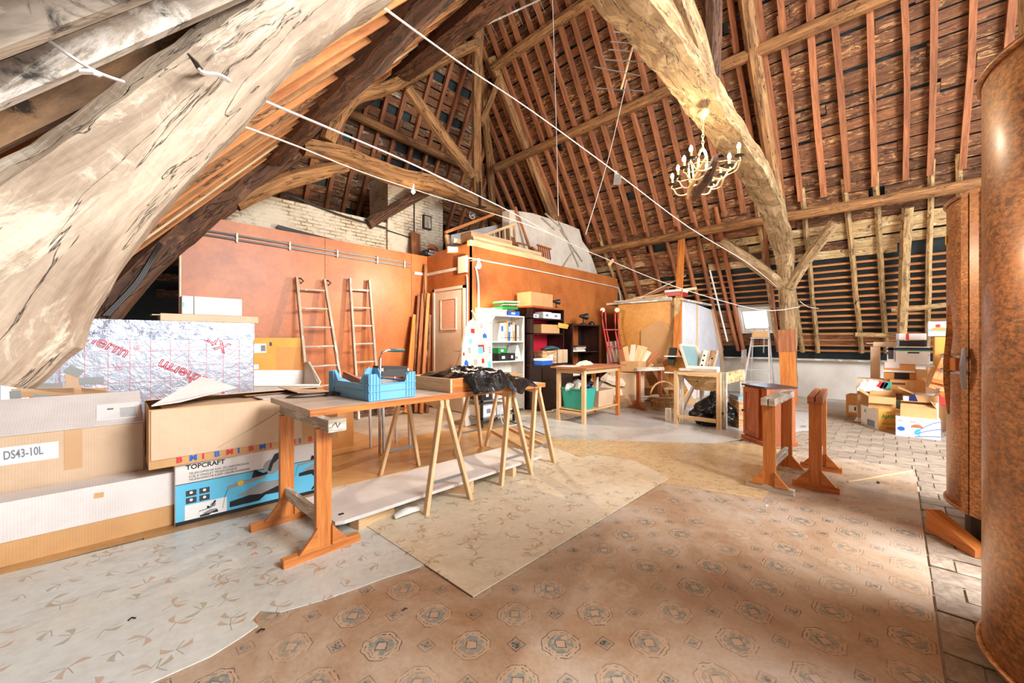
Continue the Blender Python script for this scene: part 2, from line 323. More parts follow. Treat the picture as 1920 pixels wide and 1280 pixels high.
# ------------------------------------------------------------------ mesh building
class MB:
    def __init__(s): s.v = []; s.f = []; s.uv = []; s.mi = []
    def quadbox(s, corners, mi=0, axis_len=None):
        b = len(s.v); s.v += [Vector(c) for c in corners]
        ex = (s.v[b + 1] - s.v[b]).length; ey = (s.v[b + 3] - s.v[b]).length; ez = (s.v[b + 4] - s.v[b]).length
        L = (ex, ey, ez); lg = L.index(max(L)); r0 = random.random() * 9; r1 = random.random() * 9
        P = [(0, 0, 0), (ex, 0, 0), (ex, ey, 0), (0, ey, 0), (0, 0, ez), (ex, 0, ez), (ex, ey, ez), (0, ey, ez)]
        for fc, n in (((0, 3, 2, 1), 2), ((4, 5, 6, 7), 2), ((0, 1, 5, 4), 1), ((1, 2, 6, 5), 0), ((2, 3, 7, 6), 1), ((3, 0, 4, 7), 0)):
            s.f.append([b + i for i in fc]); ax = [i for i in range(3) if i != n]
            if lg in ax: ua = lg; va = [i for i in ax if i != lg][0]
            else: ua, va = ax
            s.uv.append([(P[i][ua] + r0, P[i][va] + r1 + n * 1.7) for i in fc]); s.mi.append(mi)
        return s
    def box(s, mn, mx, mi=0, T=None):
        c = [Vector(p) for p in ((mn[0], mn[1], mn[2]), (mx[0], mn[1], mn[2]), (mx[0], mx[1], mn[2]), (mn[0], mx[1], mn[2]), (mn[0], mn[1], mx[2]), (mx[0], mn[1], mx[2]), (mx[0], mx[1], mx[2]), (mn[0], mx[1], mx[2]))]
        if T is not None: c = [T @ p for p in c]
        s.quadbox(c, mi); return s
    def cb(s, c, size, rot=(0, 0, 0), mi=0):
        T = Matrix.Translation(c) @ Euler([R(a) for a in rot]).to_matrix().to_4x4(); h = [x / 2 for x in size]
        return s.box((-h[0], -h[1], -h[2]), (h[0], h[1], h[2]), mi, T)
    def beam(s, p0, p1, w, h, mi=0, up=(0, 0, 1), taper=1.0):
        p0 = Vector(p0); p1 = Vector(p1); d = (p1 - p0).normalized(); up = Vector(up)
        if abs(d.dot(up)) > 0.98: up = Vector((1, 0, 0)) if abs(d.x) < 0.9 else Vector((0, 1, 0))
        sd = d.cross(up).normalized(); u = sd.cross(d).normalized()
        c = []
        for hh in (-1, 1):
            for p, k, ww in ((p0, 1, -1), (p1, taper, -1), (p1, taper, 1), (p0, 1, 1)):
                c.append(p + sd * ww * w / 2 * k * -1 + u * hh * h / 2 * k)
        c = [c[0], c[1], c[2], c[3], c[4], c[5], c[6], c[7]]
        s.quadbox(c, mi); return s
    def face(s, pts, mi=0, uv=None):
        b = len(s.v); s.v += [Vector(p) for p in pts]; s.f.append(list(range(b, b + len(pts)))); s.mi.append(mi)
        if uv is None:
            o = Vector(pts[0]); ex = (Vector(pts[1]) - o).normalized(); n = ex.cross(Vector(pts[2]) - o).normalized(); ey = n.cross(ex)
            uv = [((Vector(p) - o).dot(ex), (Vector(p) - o).dot(ey)) for p in pts]
        s.uv.append(uv); return s
    def prism(s, poly, T, d, mi=0):
        # poly in local xy, extruded +z by d, placed by matrix T
        n = len(poly); b = len(s.v)
        for z in (0, d):
            for x, y in poly: s.v.append(T @ Vector((x, y, z)))
        s.f.append([b + i for i in range(n)][::-1]); s.uv.append([poly[i] for i in range(n)][::-1]); s.mi.append(mi)
        s.f.append([b + n + i for i in range(n)]); s.uv.append([poly[i] for i in range(n)]); s.mi.append(mi)
        for i in range(n):
            j = (i + 1) % n; s.f.append([b + i, b + j, b + n + j, b + n + i]); L = math.dist(poly[i], poly[j])
            s.uv.append([(0, 0), (L, 0), (L, d), (0, d)]); s.mi.append(mi)
        return s
    def sweep(s, pts, wh, n=8, jit=0.0, sq=0.75, mi=0, up=(0, 0, 1), cap=True, sub=1, seed=0):
        pts = [Vector(p) for p in pts]
        if not isinstance(wh, list): wh = [wh] * len(pts)
        if sub > 1:   # Catmull-Rom
            P2 = []; W2 = []
            for i in range(len(pts) - 1):
                a = pts[max(i - 1, 0)]; b = pts[i]; c = pts[i + 1]; d = pts[min(i + 2, len(pts) - 1)]
                for k in range(sub):
                    t_ = k / sub
                    P2.append(0.5 * ((2 * b) + (c - a) * t_ + (2 * a - 5 * b + 4 * c - d) * t_ ** 2 + (3 * b - a - 3 * c + d) * t_ ** 3))
                    W2.append((wh[i][0] * (1 - t_) + wh[i + 1][0] * t_, wh[i][1] * (1 - t_) + wh[i + 1][1] * t_))
            pts = P2 + [pts[-1]]; wh = W2 + [wh[-1]]
        b0 = len(s.v); L = 0; up = Vector(up); r0 = random.random() * 7
        rings = []
        for i, p in enumerate(pts):
            d = (pts[min(i + 1, len(pts) - 1)] - pts[max(i - 1, 0)]).normalized()
            uu = up if abs(d.dot(up)) < 0.97 else Vector((1, 0, 0)) if abs(d.x) < 0.8 else Vector((0, 1, 0))
            sd = d.cross(uu).normalized(); u = sd.cross(d).normalized()
            if i: L += (p - pts[i - 1]).length
            rings.append(L)
            for k in range(n):
                a = 2 * math.pi * (k + 0.5) / n; cx = math.cos(a); cy = math.sin(a)
                if sq: m_ = max(abs(cx), abs(cy)); f_ = (1 - sq) + sq / m_
                else: f_ = 1
                q = p + sd * cx * f_ * wh[i][0] / 2 + u * cy * f_ * wh[i][1] / 2
                if jit:
                    nv = noise.noise_vector(q * 3.1 + Vector((seed, 0, 0))) * jit + noise.noise_vector(q * 11) * jit * 0.35
                    q = q + nv
                s.v.append(q)
        per = [k / n * (wh[0][0] + wh[0][1]) * 1.6 for k in range(n + 1)]
        for i in range(len(pts) - 1):
            for k in range(n):
                k2 = (k + 1) % n; a = b0 + i * n
                s.f.append([a + k, a + n + k, a + n + k2, a + k2])
                s.uv.append([(rings[i] + r0, per[k]), (rings[i + 1] + r0, per[k]), (rings[i + 1] + r0, per[k + 1]), (rings[i] + r0, per[k + 1])]); s.mi.append(mi)
        if cap:
            for i, rev in ((0, False), (len(pts) - 1, True)):
                fc = [b0 + i * n + k for k in range(n)]
                if rev: fc = fc[::-1]
                s.f.append(fc); s.uv.append([(math.cos(6.28 * k / n) * 0.1, math.sin(6.28 * k / n) * 0.1) for k in range(n)]); s.mi.append(mi)
        return s
    def tube(s, pts, r, n=6, mi=0, sub=1, jit=0): return s.sweep(pts, (2 * r, 2 * r), n, jit, 0, mi, sub=sub)
    def cyl(s, p0, p1, r, n=12, mi=0): return s.sweep([p0, p1], (2 * r, 2 * r), n, 0, 0, mi)
    def lathe(s, prof, c, n=24, mi=0, a0=0, a1=360, sx=1, sy=1):
        b = len(s.v); full = abs(a1 - a0) >= 360; m = n if full else n + 1; H = 0
        for i, (r_, z) in enumerate(prof):
            for k in range(m):
                a = R(a0 + (a1 - a0) * k / n); s.v.append(Vector((c[0] + r_ * math.cos(a) * sx, c[1] + r_ * math.sin(a) * sy, c[2] + z)))
        for i in range(len(prof) - 1):
            dl = math.dist(prof[i], prof[i + 1])
            for k in range(n):
                k2 = (k + 1) % m
                s.f.append([b + i * m + k, b + i * m + k2, b + (i + 1) * m + k2, b + (i + 1) * m + k])
                u0 = k / n * 6.28 * max(prof[0][0], prof[-1][0], 0.05); u1 = (k + 1) / n * 6.28 * max(prof[0][0], prof[-1][0], 0.05)
                s.uv.append([(u0, H), (u1, H), (u1, H + dl), (u0, H + dl)]); s.mi.append(mi)
            H += dl
        return s
    def grid(s, fn, nu, nv, mi=0):
        b = len(s.v)
        for j in range(nv + 1):
            for i in range(nu + 1): s.v.append(Vector(fn(i / nu, j / nv)))
        for j in range(nv):
            for i in range(nu):
                a = b + j * (nu + 1) + i; s.f.append([a, a + 1, a + nu + 2, a + nu + 1])
                s.uv.append([(i / nu, j / nv), ((i + 1) / nu, j / nv), ((i + 1) / nu, (j + 1) / nv), (i / nu, (j + 1) / nv)]); s.mi.append(mi)
        return s
    def build(s, name, mats, parent=None, smooth=False, bevel=0, origin=None, solid=0):
        if not isinstance(mats, (list, tuple)): mats = [mats]
        if origin is None:
            xs = [p.x for p in s.v]; ys = [p.y for p in s.v]; zs = [p.z for p in s.v]
            origin = Vector(((min(xs) + max(xs)) / 2, (min(ys) + max(ys)) / 2, min(zs)))
        origin = Vector(origin)
        me = bpy.data.meshes.new(name); me.from_pydata([p - origin for p in s.v], [], s.f)
        ul = me.uv_layers.new(name='UVMap'); flat = []
        for uvs in s.uv:
            for a in uvs: flat += [a[0], a[1]]
        ul.data.foreach_set('uv', flat)
        for m in mats: me.materials.append(M[m] if isinstance(m, str) else m)
        if len(mats) > 1: me.polygons.foreach_set('material_index', s.mi)
        if smooth: me.polygons.foreach_set('use_smooth', [True] * len(s.f))
        me.validate(); me.update()
        o = bpy.data.objects.new(name, me); COL.objects.link(o); o.location = origin
        put(o, parent)
        if solid: md = o.modifiers.new('s', 'SOLIDIFY'); md.thickness = solid; md.offset = 0
        if bevel: md = o.modifiers.new('b', 'BEVEL'); md.width = bevel; md.segments = 1; md.limit_method = 'ANGLE'
        return o
def wmat(o):
    m = Matrix.LocRotScale(o.location, o.rotation_euler, o.scale)
    if o.parent: m = wmat(o.parent) @ o.matrix_parent_inverse @ m
    return m
def put(o, parent):
    if parent is not None:
        o.parent = parent; o.matrix_parent_inverse = wmat(parent).inverted()
    return o
def tag(o, label, cat, group=None, kind=None):
    o['label'] = label; o['category'] = cat
    if group: o['group'] = group
    if kind: o['kind'] = kind
    return o
def struct(o): o['kind'] = 'structure'; return o
def thing(name, label, cat, loc, group=None, rotz=0):
    o = bpy.data.objects.new(name, None); o.empty_display_size = 0.1; COL.objects.link(o); o.location = loc; o.rotation_euler = (0, 0, rotz)
    return tag(o, label, cat, group)
def dup(root, loc=None, rotz=None, label=None):
    r = root.copy(); COL.objects.link(r)
    if loc is not None: r.location = loc
    if rotz is not None: r.rotation_euler = (0, 0, rotz)
    if label: r['label'] = label
    for ch in root.children:
        c = ch.copy(); COL.objects.link(c); c.parent = r
        for g in ch.children:
            d = g.copy(); COL.objects.link(d); d.parent = c
    return r
def text(body, size, T, mat, parent, name='lettering', bold=0.0, outline=False):
    cu = bpy.data.curves.new('t', 'FONT'); cu.body = body; cu.size = size; cu.extrude = 0.0006; cu.offset = bold
    cu.align_x = 'LEFT'; cu.align_y = 'BOTTOM'; cu.resolution_u = 3
    if outline: cu.fill_mode = 'NONE'; cu.extrude = 0; cu.bevel_depth = outline; cu.bevel_resolution = 0
    o = bpy.data.objects.new('t', cu); COL.objects.link(o)
    dg = bpy.context.evaluated_depsgraph_get(); dg.update()
    me = bpy.data.meshes.new_from_object(o.evaluated_get(dg)); bpy.data.objects.remove(o); bpy.data.curves.remove(cu)
    me.name = name; me.materials.clear(); me.materials.append(M[mat])
    me.transform(T); c = sum((v.co for v in me.vertices), Vector()) / max(1, len(me.vertices)); me.transform(Matrix.Translation(-c))
    o = bpy.data.objects.new(name, me); COL.objects.link(o); o.location = c; put(o, parent); return o
def frame(o, ex, ey):
    ex = Vector(ex).normalized(); ey = Vector(ey).normalized(); ez = ex.cross(ey).normalized(); o = Vector(o)
    return Matrix(((ex.x, ey.x, ez.x, o.x), (ex.y, ey.y, ez.y, o.y), (ex.z, ey.z, ez.z, o.z), (0, 0, 0, 1)))
def one(mb, name, mat, label, cat, group=None, **k): return tag(mb.build(name, mat, **k), label, cat, group)
# ================================================================== FLOOR
YA, YB = 1.5, 6.4
fl = struct(MB().box((-2.2, -3.2, -0.12), (12, 11, -0.004)).build('floor', 'concrete', origin=(0, 0, 0)))
# clay pavers where no sheet covers them, each laid with open joints
pav = []
def paver_rows(x0, x1, y0, y1, row=0.165, ln=0.225, z=0.006):
    k = 0; x = x0
    while x < x1 - 0.02:
        y = y0 - (0.11 if k % 2 else 0) - random.random() * 0.03
        while y < y1:
            a = max(y, y0); b = min(y + ln, y1)
            if b - a > 0.04: pav.append((x, a, b, row, z))
            y += ln
        x += row; k += 1
paver_rows(1.6, 5.3, -0.56, -0.125)
paver_rows(5.3, 8.3, -0.55, 1.35)
base_me = None
pav.sort(key=lambda p: p[0])
rest = MB()
for i, (x, a, b, row, z) in enumerate(pav):
    dz = random.uniform(-0.003, 0.004)
    if i < 300:
        if base_me is None:
            o = MB().box((-0.5, -0.5, -0.02), (0.5, 0.5, 0)).build('paver', 'paver', fl, origin=(0, 0, 0)); base_me = o.data
        else:
            o = bpy.data.objects.new('paver', base_me); COL.objects.link(o); put(o, fl)
        o.location = (x + row / 2, (a + b) / 2, z + dz); o.scale = (row - 0.008, b - a - 0.008, 1)
        o.rotation_euler = (random.uniform(-.006, .006), random.uniform(-.01, .01), random.uniform(-.01, .01))
    else: rest.box((x + .004, a + .004, z - 0.02), (x + row - .004, b - .004, z + dz))
if rest.v: o = rest.build('pavers_beyond', 'paver', fl); o['kind'] = 'stuff'
def sheet(name, poly, z, mat, label, cat='floor covering', th=0.004):
    mb = MB(); mb.prism(poly, Matrix.Translation((0, 0, z)), th); return tag(mb.build(name, mat, origin=(0, 0, 0)), label, cat)
sheet('medallion_carpet', [(-0.8, -0.12), (5.3, -0.12), (5.32, 0.5), (5.28, 0.76), (4.0, 0.8), (4.0, 2.2), (-0.8, 2.2)], 0.002, 'carpet', 'faded brown sheet carpet with rows of teal medallions in the foreground')
sheet('brown_linoleum', [(0.2, 3.2), (3.9, 3.05), (4.1, 4.3), (2.4, 4.45), (2.35, 6.2), (0.2, 6.2)], 0.001, 'brownsheet', 'worn brown linoleum on the floor behind the long workbench')
sheet('brown_linoleum', [(-1.6, 3.33), (1.0, 3.3), (1.0, 3.42), (-1.6, 4.0)], 0.0015, 'brownsheet', 'brown linoleum strip showing along the foot of the white cartons')
sheet('grey_vinyl_sheet', [(5.0, 1.55), (6.9, 0.75), (8.4, 0.85), (8.2, 1.7), (7.0, 3.2), (4.4, 4.4), (3.9, 3.0)], 0.006, 'greysheet', 'pale grey vinyl sheet on the floor between the frame table and the chest')
tear = [(1.22, 1.81), (1.0, 1.86), (0.74, 1.90), (0.56, 1.955), (0.50, 2.03), (0.46, 1.99), (0.47, 1.93), (0.40, 1.90), (0.30, 1.87), (0.14, 1.875), (-0.3, 1.88), (-1.5, 1.86), (-1.5, 3.38), (0.36, 3.24), (0.9, 3.18), (1.24, 3.1)]
sheet('pale_linoleum', tear, 0.007, 'lino1', 'pale grey linoleum with a torn edge, in front of the white cartons')
sheet('tan_linoleum', [(3.48, 0.735), (5.0, 0.735), (5.35, 1.1), (5.1, 1.7), (4.8, 2.4), (4.6, 3.1), (3.7, 3.3), (3.35, 2.9), (3.3, 1.44)], 0.005, 'lino3', 'tan linoleum sheet on the floor between the sawhorses and the small table')
sheet('beige_linoleum', [(1.215, 1.42), (3.46, 1.425), (3.72, 1.9), (3.62, 2.3), (3.42, 2.32), (3.60, 2.9), (2.6, 3.2), (1.2, 3.3)], 0.0105, 'lino2', 'beige linoleum with a bow-tie print, under the long workbench', th=0.005)
# small litter on the floor
for (u, v, s, nm, lb, mt) in ((247, 1166, .012, 'bark_chip', 'dark curled chip on the pale linoleum', 'black'), (478, 1042, .012, 'wood_chip', 'small orange wood chip on the pale linoleum', 'pine_orange'), (1080, 857, .02, 'wood_chip', 'small orange scrap on the tan linoleum', 'pine_orange'), (1648, 907, .02, 'twig', 'dark twig on the carpet near the pavers', 'black'), (1438, 951, .014, 'paper_scrap', 'white scrap on the carpet beside the grey sawhorse foot', 'paper'), (760, 1148, .01, 'dark_chip', 'dark chip on the medallion carpet beside the linoleum corner', 'black'), (490, 1188, .012, 'twig', 'dark twig on the carpet beside the torn linoleum', 'black')):
    p = G(u, v); mb = MB(); z = 0.013 if v > 1000 and u < 800 or u == 1080 else 0.009
    mb.sweep([(p.x - s, p.y, z), (p.x, p.y + s * .4, z + s * .5), (p.x + s * 1.1, p.y - s * .2, z)], (s * .7, s * .4), 6, s * .2, 0)
    one(mb, nm, mt, lb, 'litter')

# ================================================================== ROOF SLOPES
def slope(name, P, mats_of_row, rows, span, seed, normal_in, thick=0.018, bl=(1.2, 3.6), limit=300, skip=None, rowh=0.17, key=None):
    """P(s, y) -> point on the slope, s metres down from the ridge"""
    random.seed(seed); bds = []
    for r_ in range(rows):
        y = span[0] - random.random() * 2
        while y < span[1]:
            L = random.uniform(*bl); a = max(y, span[0]); b = min(y + L, span[1]); y += L + (random.uniform(.15, .5) if random.random() < .12 else 0)
            if b - a < 0.1: continue
            for seg in (skip(r_, a, b) if skip else [(a, b)]): bds.append((r_, seg[0], seg[1]))
    root = None
    return bds
ridge_x, ridge_z = 5.52, 8.3
nf = Vector((-1.45, 0, -1)).normalized(); df = Vector((1, 0, -1.45)).normalized()      # inner normal, down-slope of the far side
nn = Vector((1.15, 0, -1)).normalized(); dn = Vector((-1, 0, -1.15)).normalized()
yw0, yw1, zw0, zw1 = 1.98, 2.50, 1.46, 1.92   # roof window
swin = [( (ridge_z - z) / abs(df.z)) for z in (zw1, zw0)]
felt = MB()
Lf = 9.2
def FP(s, y, off=0.0): return Vector((ridge_x, y, ridge_z)) + df * s + nf * off
def NP(s, y, off=0.0): return Vector((ridge_x, y, ridge_z)) + dn * s + nn * off
# outer skin of the far slope with the hole for the roof window
def skin(mb, s0, s1, y0, y1, PP):
    mb.quadbox([PP(s0, y0, -0.09), PP(s1, y0, -0.09), PP(s1, y1, -0.09), PP(s0, y1, -0.09), PP(s0, y0, -0.06), PP(s1, y0, -0.06), PP(s1, y1, -0.06), PP(s0, y1, -0.06)])
skin(felt, 0, swin[0], -3.0, 10.9, FP); skin(felt, swin[1], Lf, -3.0, 10.9, FP)
skin(felt, swin[0], swin[1], -3.0, yw0, FP); skin(felt, swin[0], swin[1], yw1, 10.9, FP)
cf = struct(felt.build('ceiling', 'felt'))
def add_boards(root, bds, PP, matf, rowh, limit, prio, name='board'):
    bds.sort(key=prio); var = {}; rest = {}
    for i, (r_, a, b) in enumerate(bds):
        mk = matf(r_, a, b); s0 = r_ * rowh; sc = s0 + rowh / 2; yc = (a + b) / 2
        wd = rowh - random.uniform(0.002, 0.03); off = random.uniform(-0.014, 0.014); rot = random.uniform(-0.02, 0.02)
        if i < limit:
            # a few shared meshes per material and length class
            k = (mk, round((b - a) / 0.4), random.randint(0, 2))
            ex = (PP(sc, yc + 1) - PP(sc, yc)); ey = (PP(sc + 1, yc) - PP(sc, yc)); ez = ex.cross(ey).normalized()
            if k not in var:
                L = max(0.2, k[1] * 0.4); mb = MB(); mb.box((-L / 2, -0.5, -0.011), (L / 2, 0.5, 0.011))
                ru, rv = random.random() * 9, random.random() * 9; mb.uv = [[(mb.v[i].x + ru, mb.v[i].y * rowh + rv) for i in fc] for fc in mb.f]
                o = mb.build(name, mk, None, origin=(0, 0, 0)); var[k] = (o.data, L)
            else:
                o = bpy.data.objects.new(name, var[k][0]); COL.objects.link(o)
            L = var[k][1]
            T = frame(PP(sc, yc, off), ex, ey) @ Matrix.Rotation(rot, 4, 'Z')
            o.location = T.to_translation(); o.rotation_euler = T.to_euler(); o.scale = ((b - a - 0.006) / L, wd, 1); put(o, root)
        else:
            mb = rest.setdefault(mk, MB()); a2 = a + .003; b2 = b - .003; s1 = s0 + wd
            c = [PP(s0, a2, off - .011), PP(s1, a2, off - .011), PP(s1, b2, off - .011), PP(s0, b2, off - .011), PP(s0, a2, off + .011), PP(s1, a2, off + .011), PP(s1, b2, off + .011), PP(s0, b2, off + .011)]
            mb.quadbox(c)
    for mk, mb in rest.items():
        o = mb.build('remaining_boards', mk, root); o['kind'] = 'stuff'
rowf = 0.165; P1x, P2x, P3x = 8.62, 7.12, 6.06
s_of_x = lambda x: (x - ridge_x) / df.x
sP1 = s_of_x(P1x)
def f_skip(r_, a, b):
    s = r_ * rowf; z = ridge_z + df.z * (s + rowf); out = []
    # lower right part of the slope is bare felt with thin battens
    lo, hi = a, b
    if z < 2.75 and z > 1.35 and lo < 1.7:
        lo = max(lo, 1.7) if z < 2.6 else lo
        if hi <= 1.7: return []
    if z < 2.62 and z > 1.9 and lo < 4.2: return [(max(lo, 4.2), hi)] if hi > 4.3 else []
    if s + rowf > swin[0] - .05 and s < swin[1] + .05:
        res = []
        if lo < yw0 - .15: res.append((lo, min(hi, yw0 - .15)))
        if hi > yw1 + .15: res.append((max(lo, yw1 + .15), hi))
        return [q for q in res if q[1] - q[0] > .1]
    return [(lo, hi)] if hi - lo > 0.1 else []
bds = slope('far', FP, None, int(8.9 / rowf), (-2.4, 9.2), 11, nf, skip=f_skip)
def f_mat(r_, a, b):
    s = r_ * rowf; z = ridge_z + df.z * s
    if z < 3.4 and z > 2.4: return 'board_pale' if (a + b) / 2 < 1.6 or random.random() < 0.25 else ('board' if random.random() < .7 else 'board_red')
    if z < 2.0: return 'board_red'
    return random.choice(['board', 'board', 'board', 'board_red', 'board'])
def vis(P):
    def k(b):
        p = P(b[0] * 0.165, (b[1] + b[2]) / 2) - O; fw = p.x * CA + p.y * SA
        if fw < 0.3: return 1e6
        u = 960 + 750 * (p.x * SA - p.y * CA) / fw; v = 640 - 750 * p.z / fw
        if not (-100 < u < 2000 and -150 < v < 1300): return 1e5 + p.length
        return p.length
    return k
add_boards(cf, bds, FP, f_mat, rowf, 300, vis(FP))
# rafters of the far slope (children of the slope)
random.seed(5)
ry = []; y = -1.95
while y < 9.0: ry.append(y + random.uniform(-.03, .03)); y += 0.315
for y in ry:
    if abs(y - YB) < 0.12: continue
    hipx = zf = 0
    top = 0.05
    if y > 6.4: # hip cuts the top away
        zt = ridge_z - 1.7 * (y - 6.4); top = (ridge_z - zt) / abs(df.z)
    w_ = random.uniform(.062, .085); sl = random.uniform(-.04, .04)
    if top < sP1 - .3: 
        sm = s_of_x(P2x)
        if top < sm:
            mb = MB(); mb.sweep([FP(top, y, .06), FP((top + sm) / 2, y + sl / 2, .065), FP(sm + .12, y + sl, .06)], (w_, .09), 4, .006, 1, sub=3); mb.build('rafter', 'rafter', cf)
        mb = MB(); sm = max(sm, top); mb.sweep([FP(sm - .1, y + sl + .02, .055), FP((sP1 + sm) / 2, y + random.uniform(-.02, .02), .06), FP(sP1 + .1, y - sl / 2, .055)], (w_, .09), 4, .006, 1, sub=3); mb.build('rafter', 'rafter', cf)
    # lower, wormy lengths under the purlin, less regular
    if random.random() < .93:
        ya = y + random.uniform(-.05, .05); yb = y + random.uniform(-.12, .12); e = 8.85 if random.random() > .1 else 7.4
        if yw0 - .1 < ya < yw1 + .1: ya = yb = (yw0 - .09 if ya < (yw0 + yw1) / 2 else yw1 + .09)
        mb = MB(); mb.sweep([FP(sP1 - .12, ya, .05), FP(7, (ya + yb) / 2, .055), FP(e, yb, .05)], (w_ * 1.05, .085), 6, .014, .8, sub=4, seed=y)
        mb.build('rafter', 'rafter_pale' if (y < 1.8 or random.random() < .4) else 'rafter', cf)
# thin battens over the bare felt
k = 0; z = 2.62
while z > 0.95:
    s = (ridge_z - z) / abs(df.z)
    for (a, b) in ((-1.6, 1.75), (1.75, yw0 - .05), (yw1 + .05, 4.4)) if zw0 - .05 < z < zw1 + .05 else ((-1.6, 1.75), (1.75, 4.4)):
        if z < 2.0 and a > 1: continue
        mb = MB(); mb.beam(FP(s, a, .0), FP(s, b, .0), .03, .03, up=nf); mb.build('batten', 'rafter_orange', cf)
    z -= 0.115; k += 1
# near slope
felt = MB(); skin(felt, 0, 10.3, -3.0, 10.9, NP); cn = struct(felt.build('ceiling', 'felt'))
bds = slope('near', NP, None, 51, (-2.6, 9.2), 21, nn, bl=(.7, 2.0), rowh=.2)
rown = .2
add_boards(cn, bds, NP, lambda r_, a, b: random.choice(['board_white', 'board_near', 'board_near', 'board']) if (a + b) < 3.4 else random.choice(['board', 'board_near', 'board_red']), rown, 300, vis(NP))
random.seed(9); y = -1.2
while y < 8.8:
    top = 0.05
    if y > 6.4: top = 1.7 * (y - 6.4) / abs(dn.z)
    if not (1.0 < y < 1.85 or abs(y - YB) < .2):
        w_ = random.uniform(.026, .036)
        mb = MB(); mb.sweep([NP(top, y, .05), NP((top + 9.2) / 2, y + random.uniform(-.03, .03), .055), NP(9.2, y + random.uniform(-.03, .03), .05)], (w_, .07), 4, .004, 1, sub=4)
        mb.build('rafter', random.choice(['rafter_orange', 'pine', 'purlin']) if y > 1.6 else 'purlin', cn)
    y += random.choice((0.26, 0.29, .32))
for yy, ym in ((1.12, 'board_white'), (1.31, 'board_white'), (1.53, 'board_near'), (1.76, 'rafter_orange')):
    mb = MB(); mb.sweep([NP(3.2, yy, .05), NP(6, yy + .01, .055), NP(9.2, yy, .05)], (.036, .055), 4, .003, 1, sub=4); mb.build('rafter', ym, cn)
# hip slope at the far end
dh = Vector((0, 1, -1.7)).normalized(); nh = Vector((0, -1.7, -1)).normalized()
def HP(s, x, off=0.0): return Vector((x, 6.4, ridge_z)) + dh * s + nh * off
def hw(s):   # half widths of the hip at distance s down
    z = ridge_z + dh.z * s; return ((z - 1.95) / 1.15 - 0.0, (16.3 - z) / 1.45)
felt = MB(); felt.face([HP(0, ridge_x, -.08), HP(8.6, hw(8.6)[1], -.08), HP(8.6, hw(8.6)[0], -.08)]); ch = struct(felt.build('ceiling', 'felt', solid=.02))
random.seed(3); bds = []; 
for r_ in range(2, 44):
    x0, x1 = hw(r_ * .165); x = x0 - random.random()
    while x < x1:
        L = random.uniform(.5, 1.6); a = max(x, x0); b = min(x + L, x1); x += L
        if b - a > .1 and random.random() > .12: bds.append((r_, a, b))
add_boards(ch, bds, HP, lambda r_, a, b: random.choice(['board', 'board', 'board_near', 'board_red']), .165, 150, lambda b: random.random())
x = 2.2
while x < 9.4:
    zt = min(znear(x) if x < ridge_x else zfar(x), ridge_z); s0 = (ridge_z - zt) / abs(dh.z) + .05
    if s0 < 7: mb = MB(); mb.sweep([HP(s0, x, .06), HP((s0 + 7.5) / 2, x + random.uniform(-.04, .04), .06), HP(7.5, x + random.uniform(-.08, .08), .05)], (.075, .09), 4, .008, 1, sub=3); mb.build('rafter', 'rafter', ch)
    x += random.uniform(.36, .44)

# ================================================================== KNEE WALLS, PARTITIONS
knee = MB(); knee.box((10.62, -3.0, 0), (10.85, 10.7, .82)); wk = struct(knee.build('wall_right', 'knee'))
mb = MB(); mb.box((10.45, -1.4, .80), (10.8, 3.0, .835)); mb.build('ledge', 'pine_grey', wk)
mb = MB(); mb.box((-1.25, -2.0, 0), (-1.1, 10.7, .8)); struct(mb.build('wall_left', 'eaves_shade'))
HT = 2.78; WX0, WX1, WY1, WY2, CX = 0.72, 9.1, 6.3, 5.07, 4.27
wl = struct(MB().box((WX0, WY1 + .012, 0), (CX, WY1 + .06, HT)).build('wall_back', 'pine_orange'))
for a, b in ((WX0, 2.42), (2.424, 3.93 ), (3.934, CX)):
    pn = MB(); pn.box((a + .002, WY1, 0), (b - .002, WY1 + .011, HT - .0)); pn.build('panel', 'hard', wl)
wd_ = struct(MB().box((CX + .012, WY2 - .0, 0), (CX + .05, WY1, .002)).build('wall_door_side', 'hard'))
# door side wall: door between y 5.19 and 6.12
DY0, DY1, DZ = 5.17, 6.08, 2.14
for mn, mx in (((CX, WY2, 0), (CX + .045, DY0, HT + .06)), ((CX, DY1, 0), (CX + .045, WY1, HT + .0)), ((CX, DY0, DZ), (CX + .045, DY1, HT + .04))):
    MB().box(mn, mx).build('panel', 'hard', wd_)
wr = struct(MB().box((CX + .05, WY2 + .012, 0), (WX1, WY2 + .06, HT)).build('wall_front', 'pine_orange'))
for a, b in ((CX, 6.1), (6.103, 8.05), (8.053, WX1)):
    MB().box((a, WY2, 0), (b, WY2 + .011, HT)).build('panel', 'hard', wr)
MB().box((8.03, WY2 - .006, 2.0), (8.06, WY2, HT)).build('cover_strip', 'hard', wr)
MB().box((CX - .02, WY2 - .03, HT), (6.2, WY2 + .05, HT + .09)).build('cap_beam', 'pine', wr)
# mezzanine deck above the partitions
mb = MB(); mb.box((CX + .06, WY2 + .07, HT - .08), (8.75, 9.0, HT - .03)); mb.box((WX0 + .3, WY1 + .07, HT - .08), (CX + .05, 9.0, HT - .03)); struct(mb.build('floor_upper', 'pine_grey'))
